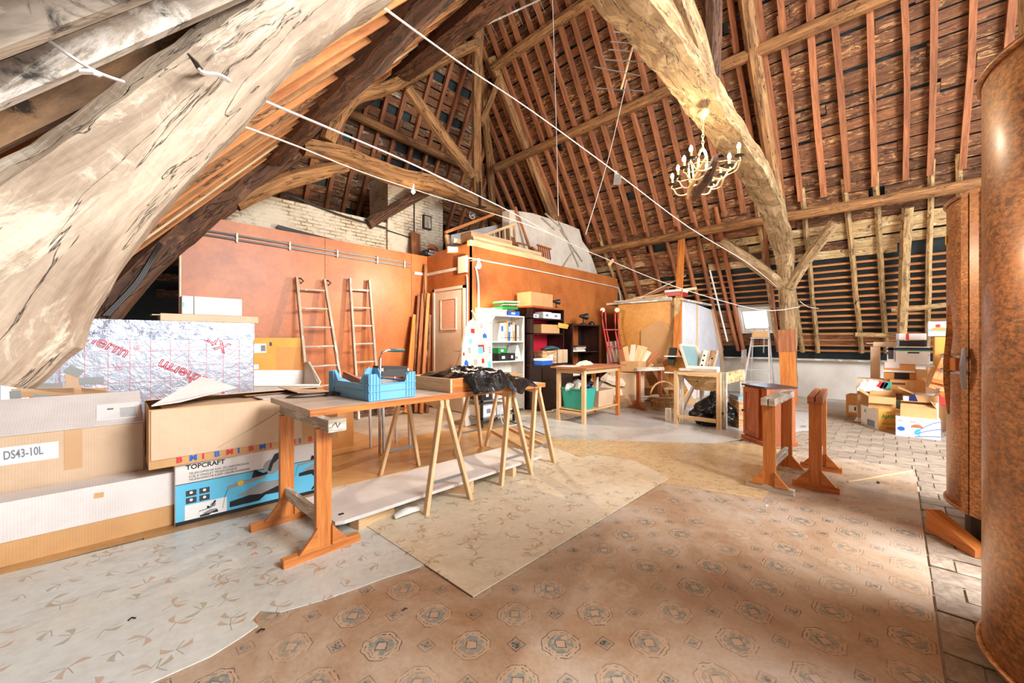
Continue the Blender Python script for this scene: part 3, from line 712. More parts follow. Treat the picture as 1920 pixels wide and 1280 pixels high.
# door
dr = struct(MB().box((CX - .02, DY0 + .05, 0.01), (CX + .02, DY1 - .05, DZ - .05)).build('door_1', 'door'))
for mn, mx in (((CX - .035, DY0, 0), (CX + .03, DY0 + .05, DZ)), ((CX - .035, DY1 - .05, 0), (CX + .03, DY1, DZ)), ((CX - .035, DY0, DZ - .05), (CX + .03, DY1, DZ))):
    MB().box(mn, mx).build('door_frame', 'door', dr)
MB().box((CX - .024, 5.42, 1.42), (CX - .019, 5.83, 1.93)).build('pane', 'pane_pink', dr)
for mn, mx in (((5.40, 1.40), (5.85, 1.42)), ((5.40, 1.93), (5.85, 1.95)), ((5.40, 1.42), (5.42, 1.93)), ((5.83, 1.42), (5.85, 1.93))):
    MB().box((CX - .032, mn[0], mn[1]), (CX - .02, mx[0], mx[1])).build('pane_bead', 'door', dr)
mb = MB(); mb.cyl((CX - .07, 5.27, 1.04), (CX - .02, 5.27, 1.04), .012, 8); mb.tube([(CX - .065, 5.27, 1.04), (CX - .07, 5.34, 1.04), (CX - .066, 5.42, 1.05)], .009, 6, sub=3); mb.build('handle', 'steel', dr)
MB().cb((CX - .024, 5.27, .9), (.006, .03, .05)).build('keyhole_plate', 'steel', dr)

# roof window (hinged skylight) at the bottom of the far slope
wc = lambda z, y, off=0.0: FP((ridge_z - z) / abs(df.z), y, off)
wn_ = MB()
for (z0, z1, ya, yb) in ((zw0 - .05, zw1 + .05, yw0 - .05, yw0), (zw0 - .05, zw1 + .05, yw1, yw1 + .05), (zw0 - .05, zw0, yw0, yw1), (zw1, zw1 + .05, yw0, yw1)):
    wn_.quadbox([wc(z1, ya, -.08), wc(z0, ya, -.08), wc(z0, yb, -.08), wc(z1, yb, -.08), wc(z1, ya, .05), wc(z0, ya, .05), wc(z0, yb, .05), wc(z1, yb, .05)])
wo = struct(wn_.build('window_1', 'white'))
t = NT('window_glass'); t.b.inputs['Transmission Weight'].default_value = 1; t.b.inputs['Roughness'].default_value = 0.05; t.b.inputs['IOR'].default_value = 1.05; t.b.inputs['Base Color'].default_value = (.95, .97, 1, 1); M['glass'] = t.m
mb = MB(); z0, z1, ya, yb = zw0, zw1, yw0, yw1
mb.quadbox([wc(z1, ya, -.05), wc(z0, ya, -.05), wc(z0, yb, -.05), wc(z1, yb, -.05), wc(z1, ya, -.045), wc(z0, ya, -.045), wc(z0, yb, -.045), wc(z1, yb, -.045)]); mb.build('pane', 'glass', wo)
sash = MB()
for (za, zb, ya, yb) in ((zw0, zw1, yw0 + .0, yw0 + .035), (zw0, zw1, yw1 - .035, yw1), (zw0, zw0 + .05, yw0, yw1), (zw1 - .05, zw1, yw0, yw1)):
    sash.quadbox([wc(zb, ya, -.03), wc(za, ya, -.03), wc(za, yb, -.03), wc(zb, yb, -.03), wc(zb, ya, .02), wc(za, ya, .02), wc(za, yb, .02), wc(zb, yb, .02)])
sash.build('sash', 'white', wo)
MB().beam(wc(zw0 + .02, 2.1, .03), wc(zw0 - .42, 2.16, .16), .025, .02).build('opening_bar', 'alu', wo)

# ================================================================== MAIN TIMBERS
def timber(name, label, pts, wh, mat, jit=.018, n=8, sub=5, sq=.8, cat='beam', group=None, up=(0, 1, 0), seed=0):
    mb = MB(); mb.sweep(pts, wh, n, jit, sq, 0, up=up, sub=sub, seed=seed)
    o = mb.build(name, mat, smooth=False); return tag(o, label, cat, group)
at = lambda u, v: PY(u, v, YA)
# the huge near cruck blade
cu = [(-190, 560), (-100, 420), (0, 338), (118, 246), (226, 160), (330, 78), (440, 2), (570, -100), (760, -260)]
cl_ = [(-60, 800), (2, 735), (112, 592), (226, 440), (326, 336), (430, 238), (560, 118), (700, -6), (900, -170)]
cpts = []; cwh = []
for (a_, b_) in zip(cu, cl_):
    a_ = PY(*a_, 1.42); b_ = PY(*b_, 1.42); c_ = (a_ + b_) / 2; c_.y = YA; cpts.append(c_); cwh.append(((a_ - b_).length * 1.02, .30))
ck = timber('curved_cruck_beam', 'massive pale weathered cruck blade sweeping across the upper left corner', cpts, cwh, 'cruck', jit=.02, n=16, sub=9, sq=.55)
p = PY(372, 118, YA - .2); MB().sweep([PY(352, 100, 1.28), PY(366, 116, 1.29), PY(376, 132, 1.33)], [(.004, .004), (.012, .008), (.014, .01)], 6).build('iron_hook', 'iron', ck)
timber('tie_beam', 'rough ochre tie beam running from the top of the photo down to the far post, chandelier hanging from it',
    [(1.3, YA, 3.72), (2.0, YA, 3.84), (2.87, YA, 3.88), (3.8, YA, 3.86), (4.72, YA, 3.80), (5.9, YA, 3.74), (7.1, YA, 3.6), (8.1, YA, 3.28), (8.9, YA, 2.86)],
    [(.3, .34), (.3, .36), (.28, .36), (.26, .34), (.26, .34), (.25, .34), (.25, .34), (.26, .34), (.26, .3)], 'cruck_far', jit=.03, n=12, sub=9, sq=.72)
post = timber('oak_post', 'pale wormy oak post standing below the tie beam near the roof window', [(9.36, YA + .02, .0), (9.3, YA, .8), (9.2, YA, 1.7), (9.0, YA, 2.5), (8.8, YA, 3.0)], [(.22, .24), (.24, .25), (.25, .26), (.28, .28), (.3, .3)], 'cruck_far', jit=.02, n=10, sub=6, sq=.8)
b0 = PX(1462, 660, 9.08); MB().beam((9.08, 1.46, .02), (9.08, 1.50, 1.0), .26, .03, up=(1, 0, 0)).build('plank', 'pine_orange', post)
MB().beam((9.10, 1.50, .95), (9.04, 1.50, 1.42), .27, .03, up=(1, 0, 0)).build('plank', 'plank_red', post)
timber('brace', 'pale brace rising left from the oak post to the purlin', [(8.98, YA + .05, 2.25), (8.85, YA + .5, 2.7), (8.66, YA + 1.02, 3.2)], [(.13, .2), (.15, .21), (.14, .18)], 'cruck_far', jit=.012)
timber('brace', 'pale brace rising right from the oak post to the purlin', [(8.98, YA - .05, 2.2), (8.85, YA - .36, 2.7), (8.7, YA - .74, 3.22)], [(.12, .18), (.14, .18), (.13, .17)], 'cruck_far', jit=.01)
timber('king_post', 'dark king post of the near truss above the tie beam', [(4.92, YA + .05, 3.95), (5.0, YA + .05, 5.5), (5.2, YA + .05, 8.0)], (.2, .2), 'beam_dark', jit=.008)
timber('strut', 'pale strut resting on the tie beam above the chandelier', [at(1322, 150), at(1302, 70), at(1270, -20), (3.4, YA, 5.35)], (.21, .2), 'cruck_far', jit=.01)
timber('principal_rafter', 'stout principal rafter of the near truss on the far roof slope', [FP(1.2, YA + .12, .2), FP(3.6, YA + .1, .18), FP(6.2, YA + .02, .17)], (.17, .2), 'beam', jit=.012)
timber('purlin', 'lowest purlin of the far slope, carried by the oak post', [(P1x, -2.2, 3.40), (P1x, 1.2, 3.44), (P1x, 3.5, 3.46), (P1x + .02, 6.3, 3.44)], (.16, .19), 'purlin', jit=.01, sub=8)
timber('purlin', 'middle purlin of the far slope, behind the tie beam', [(P2x, -2.2, 5.66), (P2x, 1.6, 5.7), (P2x, 4.5, 5.70), (P2x - .1, 7.3, 5.6)], (.18, .2), 'purlin', jit=.01, sub=8)
timber('purlin', 'highest purlin of the far slope near the top edge of the photo', [(P3x, -1.2, 7.24), (P3x, 3.5, 7.26), (P3x, 6.4, 7.22)], (.18, .2), 'beam', jit=.012, sub=8)
timber('purlin', 'lower dark purlin of the near slope with a grey flaking patch', [(1.56, 1.7, 3.66), (1.56, 3.4, 3.62), (1.66, 6.35, 3.78)], (.30, .32), 'beam_dark', jit=.025, n=10, sub=10)
timber('purlin', 'upper dark purlin of the near slope reaching the curved principal', [(3.5, 1.2, 5.55), (3.55, 3.7, 5.6), (3.75, 6.4, 5.95)], (.26, .3), 'beam_dark', jit=.02, n=10, sub=8)
bt = lambda u, v: PY(u, v, YB)
timber('tie_beam', 'long curved brown tie beam above the orange partition, spanning to the king post', [bt(566, 276), bt(640, 292), bt(740, 330), bt(820, 348), bt(880, 376), bt(950, 412), bt(1000, 432)], [(.26, .26), (.28, .3), (.3, .32), (.3, .34), (.28, .34), (.27, .32), (.26, .3)], 'beam', jit=.012, n=10, sub=7, sq=.9)
timber('king_post', 'brown king post with an iron stirrup standing on the curved tie beam', [bt(896, 392), bt(893, 240), bt(896, 90), bt(900, -10)], [(.22, .2), (.2, .2), (.24, .2), (.26, .2)], 'beam', jit=.006, sq=.95)
mb = MB(); mb.beam(bt(902, 345), bt(902, 385), .05, .012); mb.beam(PY(900, 386, YB - .19), PY(900, 340, YB - .19), .05, .012, up=(0, 1, 0)); mb.beam(PY(894, 388, YB - .2), PY(912, 388, YB - .2), .02, .02); one(mb, 'iron_stirrup', 'iron', 'iron stirrup strap at the foot of the brown king post', 'strap')
timber('strut', 'diagonal strut rising left from the foot of the brown king post', [bt(886, 330), bt(830, 255), bt(765, 166)], [(.22, .2), (.24, .2), (.2, .18)], 'beam', jit=.012)
timber('strut', 'thin strut rising right from the brown king post to the top purlin', [bt(902, 232), bt(925, 175), PY(948, 112, YB - .1)], (.13, .14), 'beam', jit=.008)
timber('principal_beam', 'wavy brown principal beam bending from the tie beam up to the king post', [bt(612, 268), bt(636, 215), bt(668, 180), bt(716, 168), bt(762, 148), bt(830, 112), bt(894, 82)], [(.24, .26), (.24, .28), (.24, .26), (.2, .24), (.2, .26), (.2, .24), (.2, .2)], 'beam', jit=.01, n=10, sub=6)
timber('principal_rafter', 'stout principal rafter of the rear truss descending behind the plastered gable piece', [FP(1.0, YB, .12), FP(3.5, YB - .05, .14), FP(6.0, YB - .1, .14)], (.2, .22), 'beam', jit=.015)
timber('curved_cruck_beam', 'lower dark cruck blade of the rear truss with cables clipped along it', [PY(150, 660, 6.1), PY(205, 580, 6.12), PY(300, 475, 6.2), PY(396, 398, 6.38), PY(470, 340, YB), bt(550, 284)], [(.28, .26), (.28, .26), (.28, .26), (.3, .3), (.3, .32), (.28, .28)], 'beam_dark', jit=.025, n=10, sub=7)
timber('brace', 'pale curved brace under the left end of the long tie beam', [PY(440, 382, YB - .02), PY(520, 345, YB - .02), PY(590, 325, YB - .02), PY(650, 312, YB - .02)], [(.2, .2), (.22, .22), (.22, .2), (.16, .14)], 'beam', jit=.008)
timber('brace', 'smoke-blackened diagonal beam crossing in front of the whitewashed chimney', [PY(690, 420, 7.15), PY(740, 390, 7.05), PY(800, 358, 6.9)], (.2, .2), 'beam_dark', jit=.012)
timber('purlin', 'reddish purlin of the hipped end slope', [(3.0, 7.72, 5.72), (4.7, 7.72, 5.60), (6.7, 7.72, 5.55)], (.16, .18), 'purlin', jit=.008)
timber('hip_rafter', 'diagonal hip rafter at the far corner of the roof', [(5.6, 6.5, 7.9), (7.0, 7.55, 5.95), (8.4, 8.8, 3.9)], (.16, .2), 'beam', jit=.012)
timber('hip_rafter', 'diagonal hip rafter at the left rear of the roof', [(5.4, 6.5, 7.8), (3.6, 7.7, 5.85), (1.9, 8.8, 3.9)], (.16, .2), 'beam_dark', jit=.012)
timber('prop', 'thick wormy pole nailed under the lowest purlin above the stacked cartons', [PX(1702, 388, 8.85), PX(1697, 470, 9.15), PX(1694, 560, 9.55), PX(1690, 662, 9.9)], [(.17, .14), (.17, .14), (.17, .14), (.15, .12)], 'rafter_pale', jit=.012)
timber('rail', 'horizontal weathered rail nailed across the rafters, upper of two', [PX(1672, 583, 9.62), PX(1760, 573, 9.55), PX(1850, 562, 9.5)], (.08, .05), 'rafter_pale', jit=.004)
timber('rail', 'horizontal weathered rail nailed across the rafters just above the knee wall', [PX(1604, 627, 10.0), PX(1680, 629, 10.0)], (.08, .05), 'rafter_pale', jit=.004)
timber('rail', 'wormy upright beam end at the top right corner above the rusty tank', [(3.7, -.62, 2.35), (3.66, -.58, 4.6)], (.2, .2), 'rafter_pale', jit=.012)
# ================================================================== CARTONS
def carton(label, c, size, rotz=0, z=0, mat='card', name='cardboard_box', flaps=None, tape=True, group=None, cat='box', inner='card', tilt=None):
    """c = centre of the base, size = (w, d, h); local -y is the front. flaps: dict side -> opening angle from level (deg)"""
    w_, d_, h_ = size
    root = thing(name, label, cat, (c[0], c[1], z), group)
    T = Matrix.Translation((c[0], c[1], z)) @ Matrix.Rotation(R(rotz), 4, 'Z')
    if tilt: T = T @ Euler([R(a) for a in tilt]).to_matrix().to_4x4()
    root['_T'] = 0; del root['_T']
    th = 0.006
    if flaps is None:
        MB().box((-w_ / 2, -d_ / 2, 0), (w_ / 2, d_ / 2, h_), 0, T).build('body', mat, root, bevel=.004)
        if tape:
            tw = min(.05, d_ * .3); mb = MB()
            mb.box((-w_ / 2 - .001, -tw / 2, h_), (w_ / 2 + .001, tw / 2, h_ + .0015), 0, T); mb.box((-w_ / 2 - .002, -tw / 2, h_ * .75), (-w_ / 2, tw / 2, h_), 0, T); mb.box((w_ / 2, -tw / 2, h_ * .75), (w_ / 2 + .002, tw / 2, h_), 0, T)
            mb.build('tape', 'tape', root)
    else:
        mb = MB(); mb.box((-w_ / 2, -d_ / 2, 0), (w_ / 2, -d_ / 2 + th, h_), 0, T); mb.box((-w_ / 2, d_ / 2 - th, 0), (w_ / 2, d_ / 2, h_), 0, T)
        mb.box((-w_ / 2, -d_ / 2 + th, 0), (-w_ / 2 + th, d_ / 2 - th, h_), 0, T); mb.box((w_ / 2 - th, -d_ / 2 + th, 0), (w_ / 2, d_ / 2 - th, h_), 0, T); mb.box((-w_ / 2 + th, -d_ / 2 + th, 0), (w_ / 2 - th, d_ / 2 - th, th), 0, T)
        mb.build('body', mat, root)
        for sd, (ang, ln) in flaps.items():
            a = R(ang); fb = MB()
            if sd in 'FB':
                y0 = -d_ / 2 if sd == 'F' else d_ / 2; sg = -1 if sd == 'F' else 1
                L = Matrix.Translation((0, y0, h_)) @ Matrix.Rotation(sg * a, 4, 'X'); fb.box((-w_ / 2 + .004, 0, -th / 2) if sg > 0 else (-w_ / 2 + .004, -ln, -th / 2), (w_ / 2 - .004, ln, th / 2) if sg > 0 else (w_ / 2 - .004, 0, th / 2), 0, T @ L)
            else:
                x0 = -w_ / 2 if sd == 'L' else w_ / 2; sg = -1 if sd == 'L' else 1
                L = Matrix.Translation((x0, 0, h_)) @ Matrix.Rotation(-sg * a, 4, 'Y'); fb.box((0, -d_ / 2 + .004, -th / 2) if sg > 0 else (-ln, -d_ / 2 + .004, -th / 2), (ln, d_ / 2 - .004, th / 2) if sg > 0 else (0, d_ / 2 - .004, th / 2), 0, T @ L)
            fb.build('flap', inner, root)
    return root, T
def dec(root, T, x0, x1, z0, z1, mat, y, name='printed_label', th=.0016):
    return MB().box((x0, y - th, z0), (x1, y, z1), 0, T).build(name, mat, root)
def txt(root, T, body, x, z, y, size, mat, ang=0, sx=1, **k):
    F = T @ Matrix.Translation((x, y - .001, z)) @ Matrix.Rotation(R(90), 4, 'X') @ Matrix.Rotation(R(ang), 4, 'Z') @ Matrix.Diagonal((sx, 1, 1, 1))
    return text(body, size, F, mat, root, **k)
def rectX(u0, u1, vt, vb, X):      # front face on a plane facing the camera along X
    a = PX(u0, vb, X); b = PX(u1, vb, X); um = (u0 + u1) / 2; zt = PX(um, vt, X).z; zb = PX(um, vb, X).z
    return (a.y + b.y) / 2, abs(a.y - b.y), zb, zt
def cartX(label, u0, u1, vt, vb, X, depth, mat='card', zbase=None, **k):
    y, w_, zb, zt = rectX(u0, u1, vt, vb, X)
    if zbase is not None: zb = zbase
    rr, T = carton(label, (X + depth / 2, y), (w_, depth, zt - zb), -90 + k.pop('yaw', 0), zb, mat, **k)
    return rr, T, w_, depth, zt - zb

# --- left group
# foil-faced insulation boards
fo = thing('insulation_board', 'stack of foil-faced insulation boards with red print, standing behind the white cartons', 'insulation', (.3, 4.4, 0))
F0 = Matrix.Translation((-.32, 4.28, 0)) @ Matrix.Rotation(R(1.5), 4, 'Z')
W_, H_ = 1.34, 1.365
MB().box((0, 0, 0), (W_, .22, H_), 0, F0).build('board', 'foil', fo, bevel=.008)
MB().box((-.002, -.004, H_ - .15), (W_ + .002, .224, H_ + .003), 0, F0).build('foil_tape', 'foiltape', fo)
MB().box((-.002, -.006, H_ - .078), (W_ + .002, .0, H_ - .073), 0, F0).build('tape_edge', 'foil', fo)
mb = MB()
for i in range(1, 11): mb.box((i * .12 + .02, -.0016, 0), (i * .12 + .0225, 0, H_ - .15), 0, F0)
for i in range(1, 11): mb.box((.3, -.0016, H_ - .12 - i * .122), (W_, 0, H_ - .1178 - i * .122), 0, F0)
mb.build('grid_print', 'inkpink', fo)
tA = PY(437, 722, 4.28); iF = F0.inverted(); a = iF @ tA
txt(fo, F0, 'Xtratherm', a.x, a.z, 0, .125, 'inkred', 150, outline=.003)
txt(fo, F0, '®', .57, 1.165, 0, .05, 'inkpink', 150)
a = iF @ PY(66, 600, 4.28); txt(fo, F0, 'Xtratherm', a.x, a.z - .02, 0, .118, 'inkpink', -32, outline=.003); txt(fo, F0, '®', .41, .98, 0, .05, 'inkpink', -30)
a = iF @ PY(438, 641, 4.28); txt(fo, F0, 'Xtr', a.x, a.z, 0, .135, 'inkred', 150, outline=.003)
tp = MB()
for (u0, v0, u1, v1, wd) in ((12, 716, 215, 742, .055), (46, 690, 48, 745, .075), (136, 700, 140, 745, .075), (20, 735, 200, 733, .05), (56, 682, 72, 712, .05)):
    p0 = iF @ PY(u0, v0, 4.28); p1 = iF @ PY(u1, v1, 4.28); p0.y = p1.y = -.004; tp.beam(F0 @ p0, F0 @ p1, .003, wd)
tp.build('tape', 'tape', fo)
tp = MB()
for (u0, v0, u1, v1, wd) in ((126, 690, 152, 702, .06), (148, 715, 195, 712, .05), (66, 722, 118, 722, .03), (62, 742, 125, 748, .03), (28, 732, 30, 750, .05)):
    p0 = iF @ PY(u0, v0, 4.28); p1 = iF @ PY(u1, v1, 4.28); p0.y = p1.y = -.006; tp.beam(F0 @ p0, F0 @ p1, .003, wd)
tp.build('dark_tape_patch', 'grey', fo)
MB().beam(F0 @ Vector((.08, -.02, .95)), F0 @ Vector((.1, -.02, 1.07)), .05, .02).build('torn_cardboard', 'card_orange', fo)
rr, T = carton('flat long pale carton lying on the foil boards', (.71, 4.42), (.70, .16, .062), 1, 1.37, 'card_pale', tape=False)
MB().box((-.35 - .05, -.08, .045), (-.35, .08, .052), 0, T).build('flap', 'card_pale', rr)
rr, T = carton('whitish closed carton resting on the flat long carton', (.715, 4.42), (.43, .15, .155), 0, 1.433, 'card_white', tape=False)
MB().box((-.137, -.078, 0), (-.132, -.075, .155), 0, T).build('seam', 'black', rr)
dec(rr, T, -.212, -.198, .06, .10, 'cyan', -.075)
# long carton with the article label
A_ = carton('long whitish-brown carton with a lettered paper label at the left edge of the photo', (-.42, 3.93), (1.28, .58, .66), 0, 0, 'card_pale', tape=False)
rr, T = A_
Tl = T @ Matrix.Translation((0, -.29, .662)) @ Matrix.Rotation(R(24), 4, 'X'); MB().box((-.64, 0, 0), (.64, .42, .006), 0, Tl).build('flap', 'card_white', rr)
MB().box((.285, -.292, .42), (.36, -.29, .66), 0, T).build('tape', 'tape', rr)
MB().box((.64, -.29, .50), (.643, -.2, .54), 0, T).build('label', 'inkblue', rr)
MB().box((.42, .06, .006), (.63, .26, .0075), 0, Tl).build('address_label', 'paper', rr)
mb = MB()
for i in range(8): mb.box((.53, .08 + i * .015, .0074), (.61, .085 + i * .015, .0082), 0, Tl)
mb.box((.47, .18, .0074), (.50, .20, .0082), 0, Tl); mb.build('label_print', 'inkgrey', rr)
dec(rr, T, -.02, .262, .50, .60, 'paper', -.29, 'paper_label'); txt(rr, T, 'DS43-10L', .056, .518, -.2925, .068, 'inkgrey', 2, sx=.54, bold=.0012)
rr, T = carton('low long white-topped carton on the floor in front of the lettered one', (-.36, 3.51), (1.42, .19, .34), 0, .0, 'card', tape=False)
MB().box((-.712, -.103, .135), (.715, .098, .347), 0, T).build('lid', 'card_white', rr)
MB().box((.33, -.106, .30), (.37, -.103, .33), 0, T @ Matrix.Rotation(R(4), 4, 'Y')).build('torn_patch', 'card', rr)
# saw box
rr, T = carton('blue and white printed carton of a mitre saw, on the floor behind the workbench stand', (.845, 3.56), (.97, .46, .405), -2.5, 0, 'card_white', tape=False, name='saw_carton')
f = -.23
dec(rr, T, -.483, .483, .012, .27, 'cyan', f, 'blue_print'); dec(rr, T, -.483, .483, 0, .03, 'ink', f - .001, 'black_strip'); dec(rr, T, -.483, .483, .268, .272, 'ink', f - .001, 'rule_line')
txt(rr, T, 'TOPCRAFT', -.43, .352, f, .042, 'ink', 0, bold=.001)
for i, s in enumerate(('TELESCOPISCHE KAP- EN VERSTEKZAAG', 'SCIE À ONGLET TÉLESCOPIQUE', 'TELESKOPISCHE KAPP- /GEHRUNGSSÄGE')): txt(rr, T, s, -.415, .322 - i * .020, f, .0185, 'dgrey', 0)
for i in range(2):
    for j in range(2):
        dec(rr, T, -.43 + i * .07, -.375 + i * .07, .185 - j * .048, .222 - j * .048, 'dgrey', f - .001, 'pictogram')
        MB().lathe([(0, 0), (.009, 0), (.009, .002), (0, .002)], (0, 0, 0), 10).build('pictogram_dot', 'paper', rr, origin=(0, 0, 0)).matrix_world
        o = rr.children[-1] if False else None
for o in [c for c in rr.children if c.name.startswith('pictogram_dot')]: pass
k = 0
for o in [c for c in rr.children if c.name.startswith('pictogram_dot')]:
    i, j = divmod(k, 2); k += 1; TT = T @ Matrix.Translation((-.4025 + i * .07, f - .0028, .207 - j * .048)) @ Matrix.Rotation(R(90), 4, 'X')
    o.location = TT.to_translation(); o.rotation_euler = TT.to_euler()
dec(rr, T, -.435, -.21, .03, .128, 'paper', f - .001, 'inset_panel')
def saw(mbk, mbg, x, z, s, y=f - .003):
    q = lambda a, b: T @ Vector((x + a * s, y, z + b * s))
    F = T @ Matrix.Translation((x, y, z)) @ Matrix.Rotation(R(90), 4, 'X')
    ring = [(math.cos(i * .393) * .20 * s + .05 * s, math.sin(i * .393) * .20 * s + .62 * s) for i in range(16)]
    mbg.prism(ring, F, .002)
    mbk.prism([(-.05 * s, .55 * s), (.0, .72 * s), (.12 * s, .95 * s), (.26 * s, .98 * s), (.24 * s, .82 * s), (.08 * s, .7 * s), (.02 * s, .5 * s)], F, .004)
    mbk.prism([(-.42 * s, .42 * s), (-.36 * s, .62 * s), (-.28 * s, .6 * s), (-.3 * s, .42 * s), (-.05 * s, .52 * s), (-.06 * s, .44 * s)], F, .004)
    mbg.prism([(-.95 * s, .33 * s), (-.1 * s, .45 * s), (-.1 * s, .36 * s), (-.95 * s, .25 * s)], F, .003)
    mbg.prism([(-.75 * s, .02 * s), (-.2 * s, .25 * s), (.32 * s, .22 * s), (.36 * s, .12 * s), (-.2 * s, -.05 * s)], F, .003)
    mbk.prism([(-.9 * s, -.22 * s), (-.9 * s, -.08 * s), (-.2 * s, .02 * s), (.36 * s, .12 * s), (.44 * s, -.1 * s), (.3 * s, -.12 * s), (-.1 * s, -.1 * s), (-.25 * s, -.22 * s)], F, .0025)
    mbk.tube([q(-.92, .3), q(-1.0, .1), q(-1.05, -.2)], .006 * s, 4)
mk, mg = MB(), MB(); saw(mk, mg, .05, .11, .27); saw(mk, mg, -.29, .05, .075); saw(mk, mg, .40, .2, .17); mk.build('saw_print_dark', 'ink', rr); mg.build('saw_print_light', 'grey', rr)
mb = MB()
for a, b in ((.34, .45), (.45, .34)): mb.beam(T @ Vector((a, f - .004, .04)), T @ Vector((b, f - .004, .17)), .003, .012)
mb.beam(T @ Vector((.33, f - .004, .18)), T @ Vector((.47, f - .004, .18)), .003, .014); mb.build('stand_print', 'ink', rr)
mb = MB(); F = T @ Matrix.Translation((.17, f - .006, .355)) @ Matrix.Rotation(R(90), 4, 'X'); mb.prism([(-.02, 0), (0, .03), (.03, .02), (.02, -.01)], F, .002); F = T @ Matrix.Translation((-.13, f - .006, .205)) @ Matrix.Rotation(R(90), 4, 'X'); mb.prism([(math.cos(i) * .02, math.sin(i) * .02) for i in range(6)], F, .002); mb.build('yellow_print', 'yellow', rr)
# big torn carton on the saw box
rr, T = carton('large torn brown carton with red and blue letters, lying on the saw carton', (.80, 3.56), (1.14, .52, .37), -1.5, .408, 'card', flaps={'B': (172, .2), 'R': (174, .3)}, inner='card_pale', tape=False)
MB().box((-.56, -.267, .055), (.30, -.262, .365), 0, T).build('loose_front_panel', 'card_pale', rr)
MB().sweep([T @ Vector((-.22, -.269, .08)), T @ Vector((.02, -.271, .2)), T @ Vector((.25, -.269, .34))], (.012, .006), 4, .002, 0, sub=4).build('crease', 'card_pale', rr)
MB().box((-.5, -.2, .345), (.56, .25, .352), 0, T).build('inner_sheet', 'card_pale', rr)
fq = [PY(284, 762, 3.31), PY(338, 754, 3.36), PY(443, 727, 3.62), PY(378, 707, 3.74)]; MB().quadbox(fq + [p + Vector((0, 0, .007)) for p in fq]).build('flap', 'card_white', rr)
MB().box((.05, -.24, .357), (.5, .2, .364), 0, T @ Matrix.Rotation(R(-2), 4, 'X')).build('top_sheet', 'card_white', rr)
cols = {'B': 'inkred', 'M': 'inkblue', 'I': 'inkred'}
s = 'BMIBMIBMIBMIBMI'; cc = ['inkred', 'inkblue', 'inkred', 'inkblue', 'inkred', 'inkblue', 'inkred', 'inkblue', 'inkred', 'inkblue', 'inkred', 'inkblue', 'inkred', 'inkblue', 'inkred']
for i, ch_ in enumerate(s): txt(rr, T, ch_, -.44 + i * .0655, .008, -.262, .052, cc[i], 0, bold=.0022)
MB().box((.0, .05, .37), (.34, .12, .374), 0, T @ Matrix.Rotation(R(6), 4, 'Z')).build('tape', 'tape', rr)
# yellow flattened cartons against the partition
rr, T = carton('tall yellow-brown flattened carton leaning on the orange partition beside the first ladder', (1.70, 6.02), (.68, .10, 1.25), 2, 0, 'card_yellow', tape=False, tilt=(-3, 0, 0))
for (x0, x1, z0, z1, mt) in ((-.33, -.14, 1.05, 1.17, 'paper'), (-.32, -.23, .84, .9, 'paper'), (-.02, .30, .5, 1.12, 'card_orange')): dec(rr, T, x0, x1, z0, z1, mt, -.05)
mb = MB()
for i in range(9): mb.box((-.20 + i * .006, -.055, 1.07), (-.197 + i * .006, -.0535, 1.15), 0, T)
mb.box((-.10, -.053, 1.14), (-.07, -.05, 1.19), 0, T); mb.box((-.10, -.053, .64), (-.06, -.05, .74), 0, T); mb.build('label_print', 'ink', rr)
# white plastic tub behind the cartons
tb = thing('plastic_tub', 'whitish plastic tub with a tall tapered end, in front of the yellow carton', 'tub', (1.35, 4.75, .6))
mb = MB(); P_ = lambda u, v, Y: PY(u, v, Y)
a0, a1, a2, a3 = P_(468, 733, 4.6), P_(590, 733, 4.6), P_(592, 723, 4.6), P_(468, 720, 4.6)
def tubq(mb, pts, th=.012):
    n = (Vector(pts[1]) - Vector(pts[0])).cross(Vector(pts[2]) - Vector(pts[0])).normalized() * th
    c = [Vector(p) for p in pts] + [Vector(p) + n for p in pts]; mb.quadbox(c)
tubq(mb, [P_(466, 760, 4.65), P_(575, 760, 4.65), P_(598, 722, 4.5), P_(466, 722, 4.5)]); mb.build('body', 'white', tb); mb = MB()
tubq(mb, [P_(466, 735, 5.1), P_(570, 735, 5.1), P_(572, 694, 5.15), P_(466, 694, 5.15)]); mb.build('back_wall', 'white', tb)
mb = MB(); tubq(mb, [P_(598, 722, 4.5), P_(568, 735, 5.1), P_(570, 682, 5.15), P_(578, 679, 5.0)]); mb.build('end_wall', 'white', tb)
MB().tube([P_(466, 722, 4.49), P_(598, 722, 4.49), P_(600, 716, 4.55), P_(579, 679, 5.0), P_(569, 681, 5.16)], .012, 6).build('rim', 'white', tb)
st = MB(); st.box((1.0, 4.5, 0), (2.05, 5.15, .42)); one(st, 'cardboard_box', 'card_orange', 'low brown carton under the whitish plastic tub', 'box')

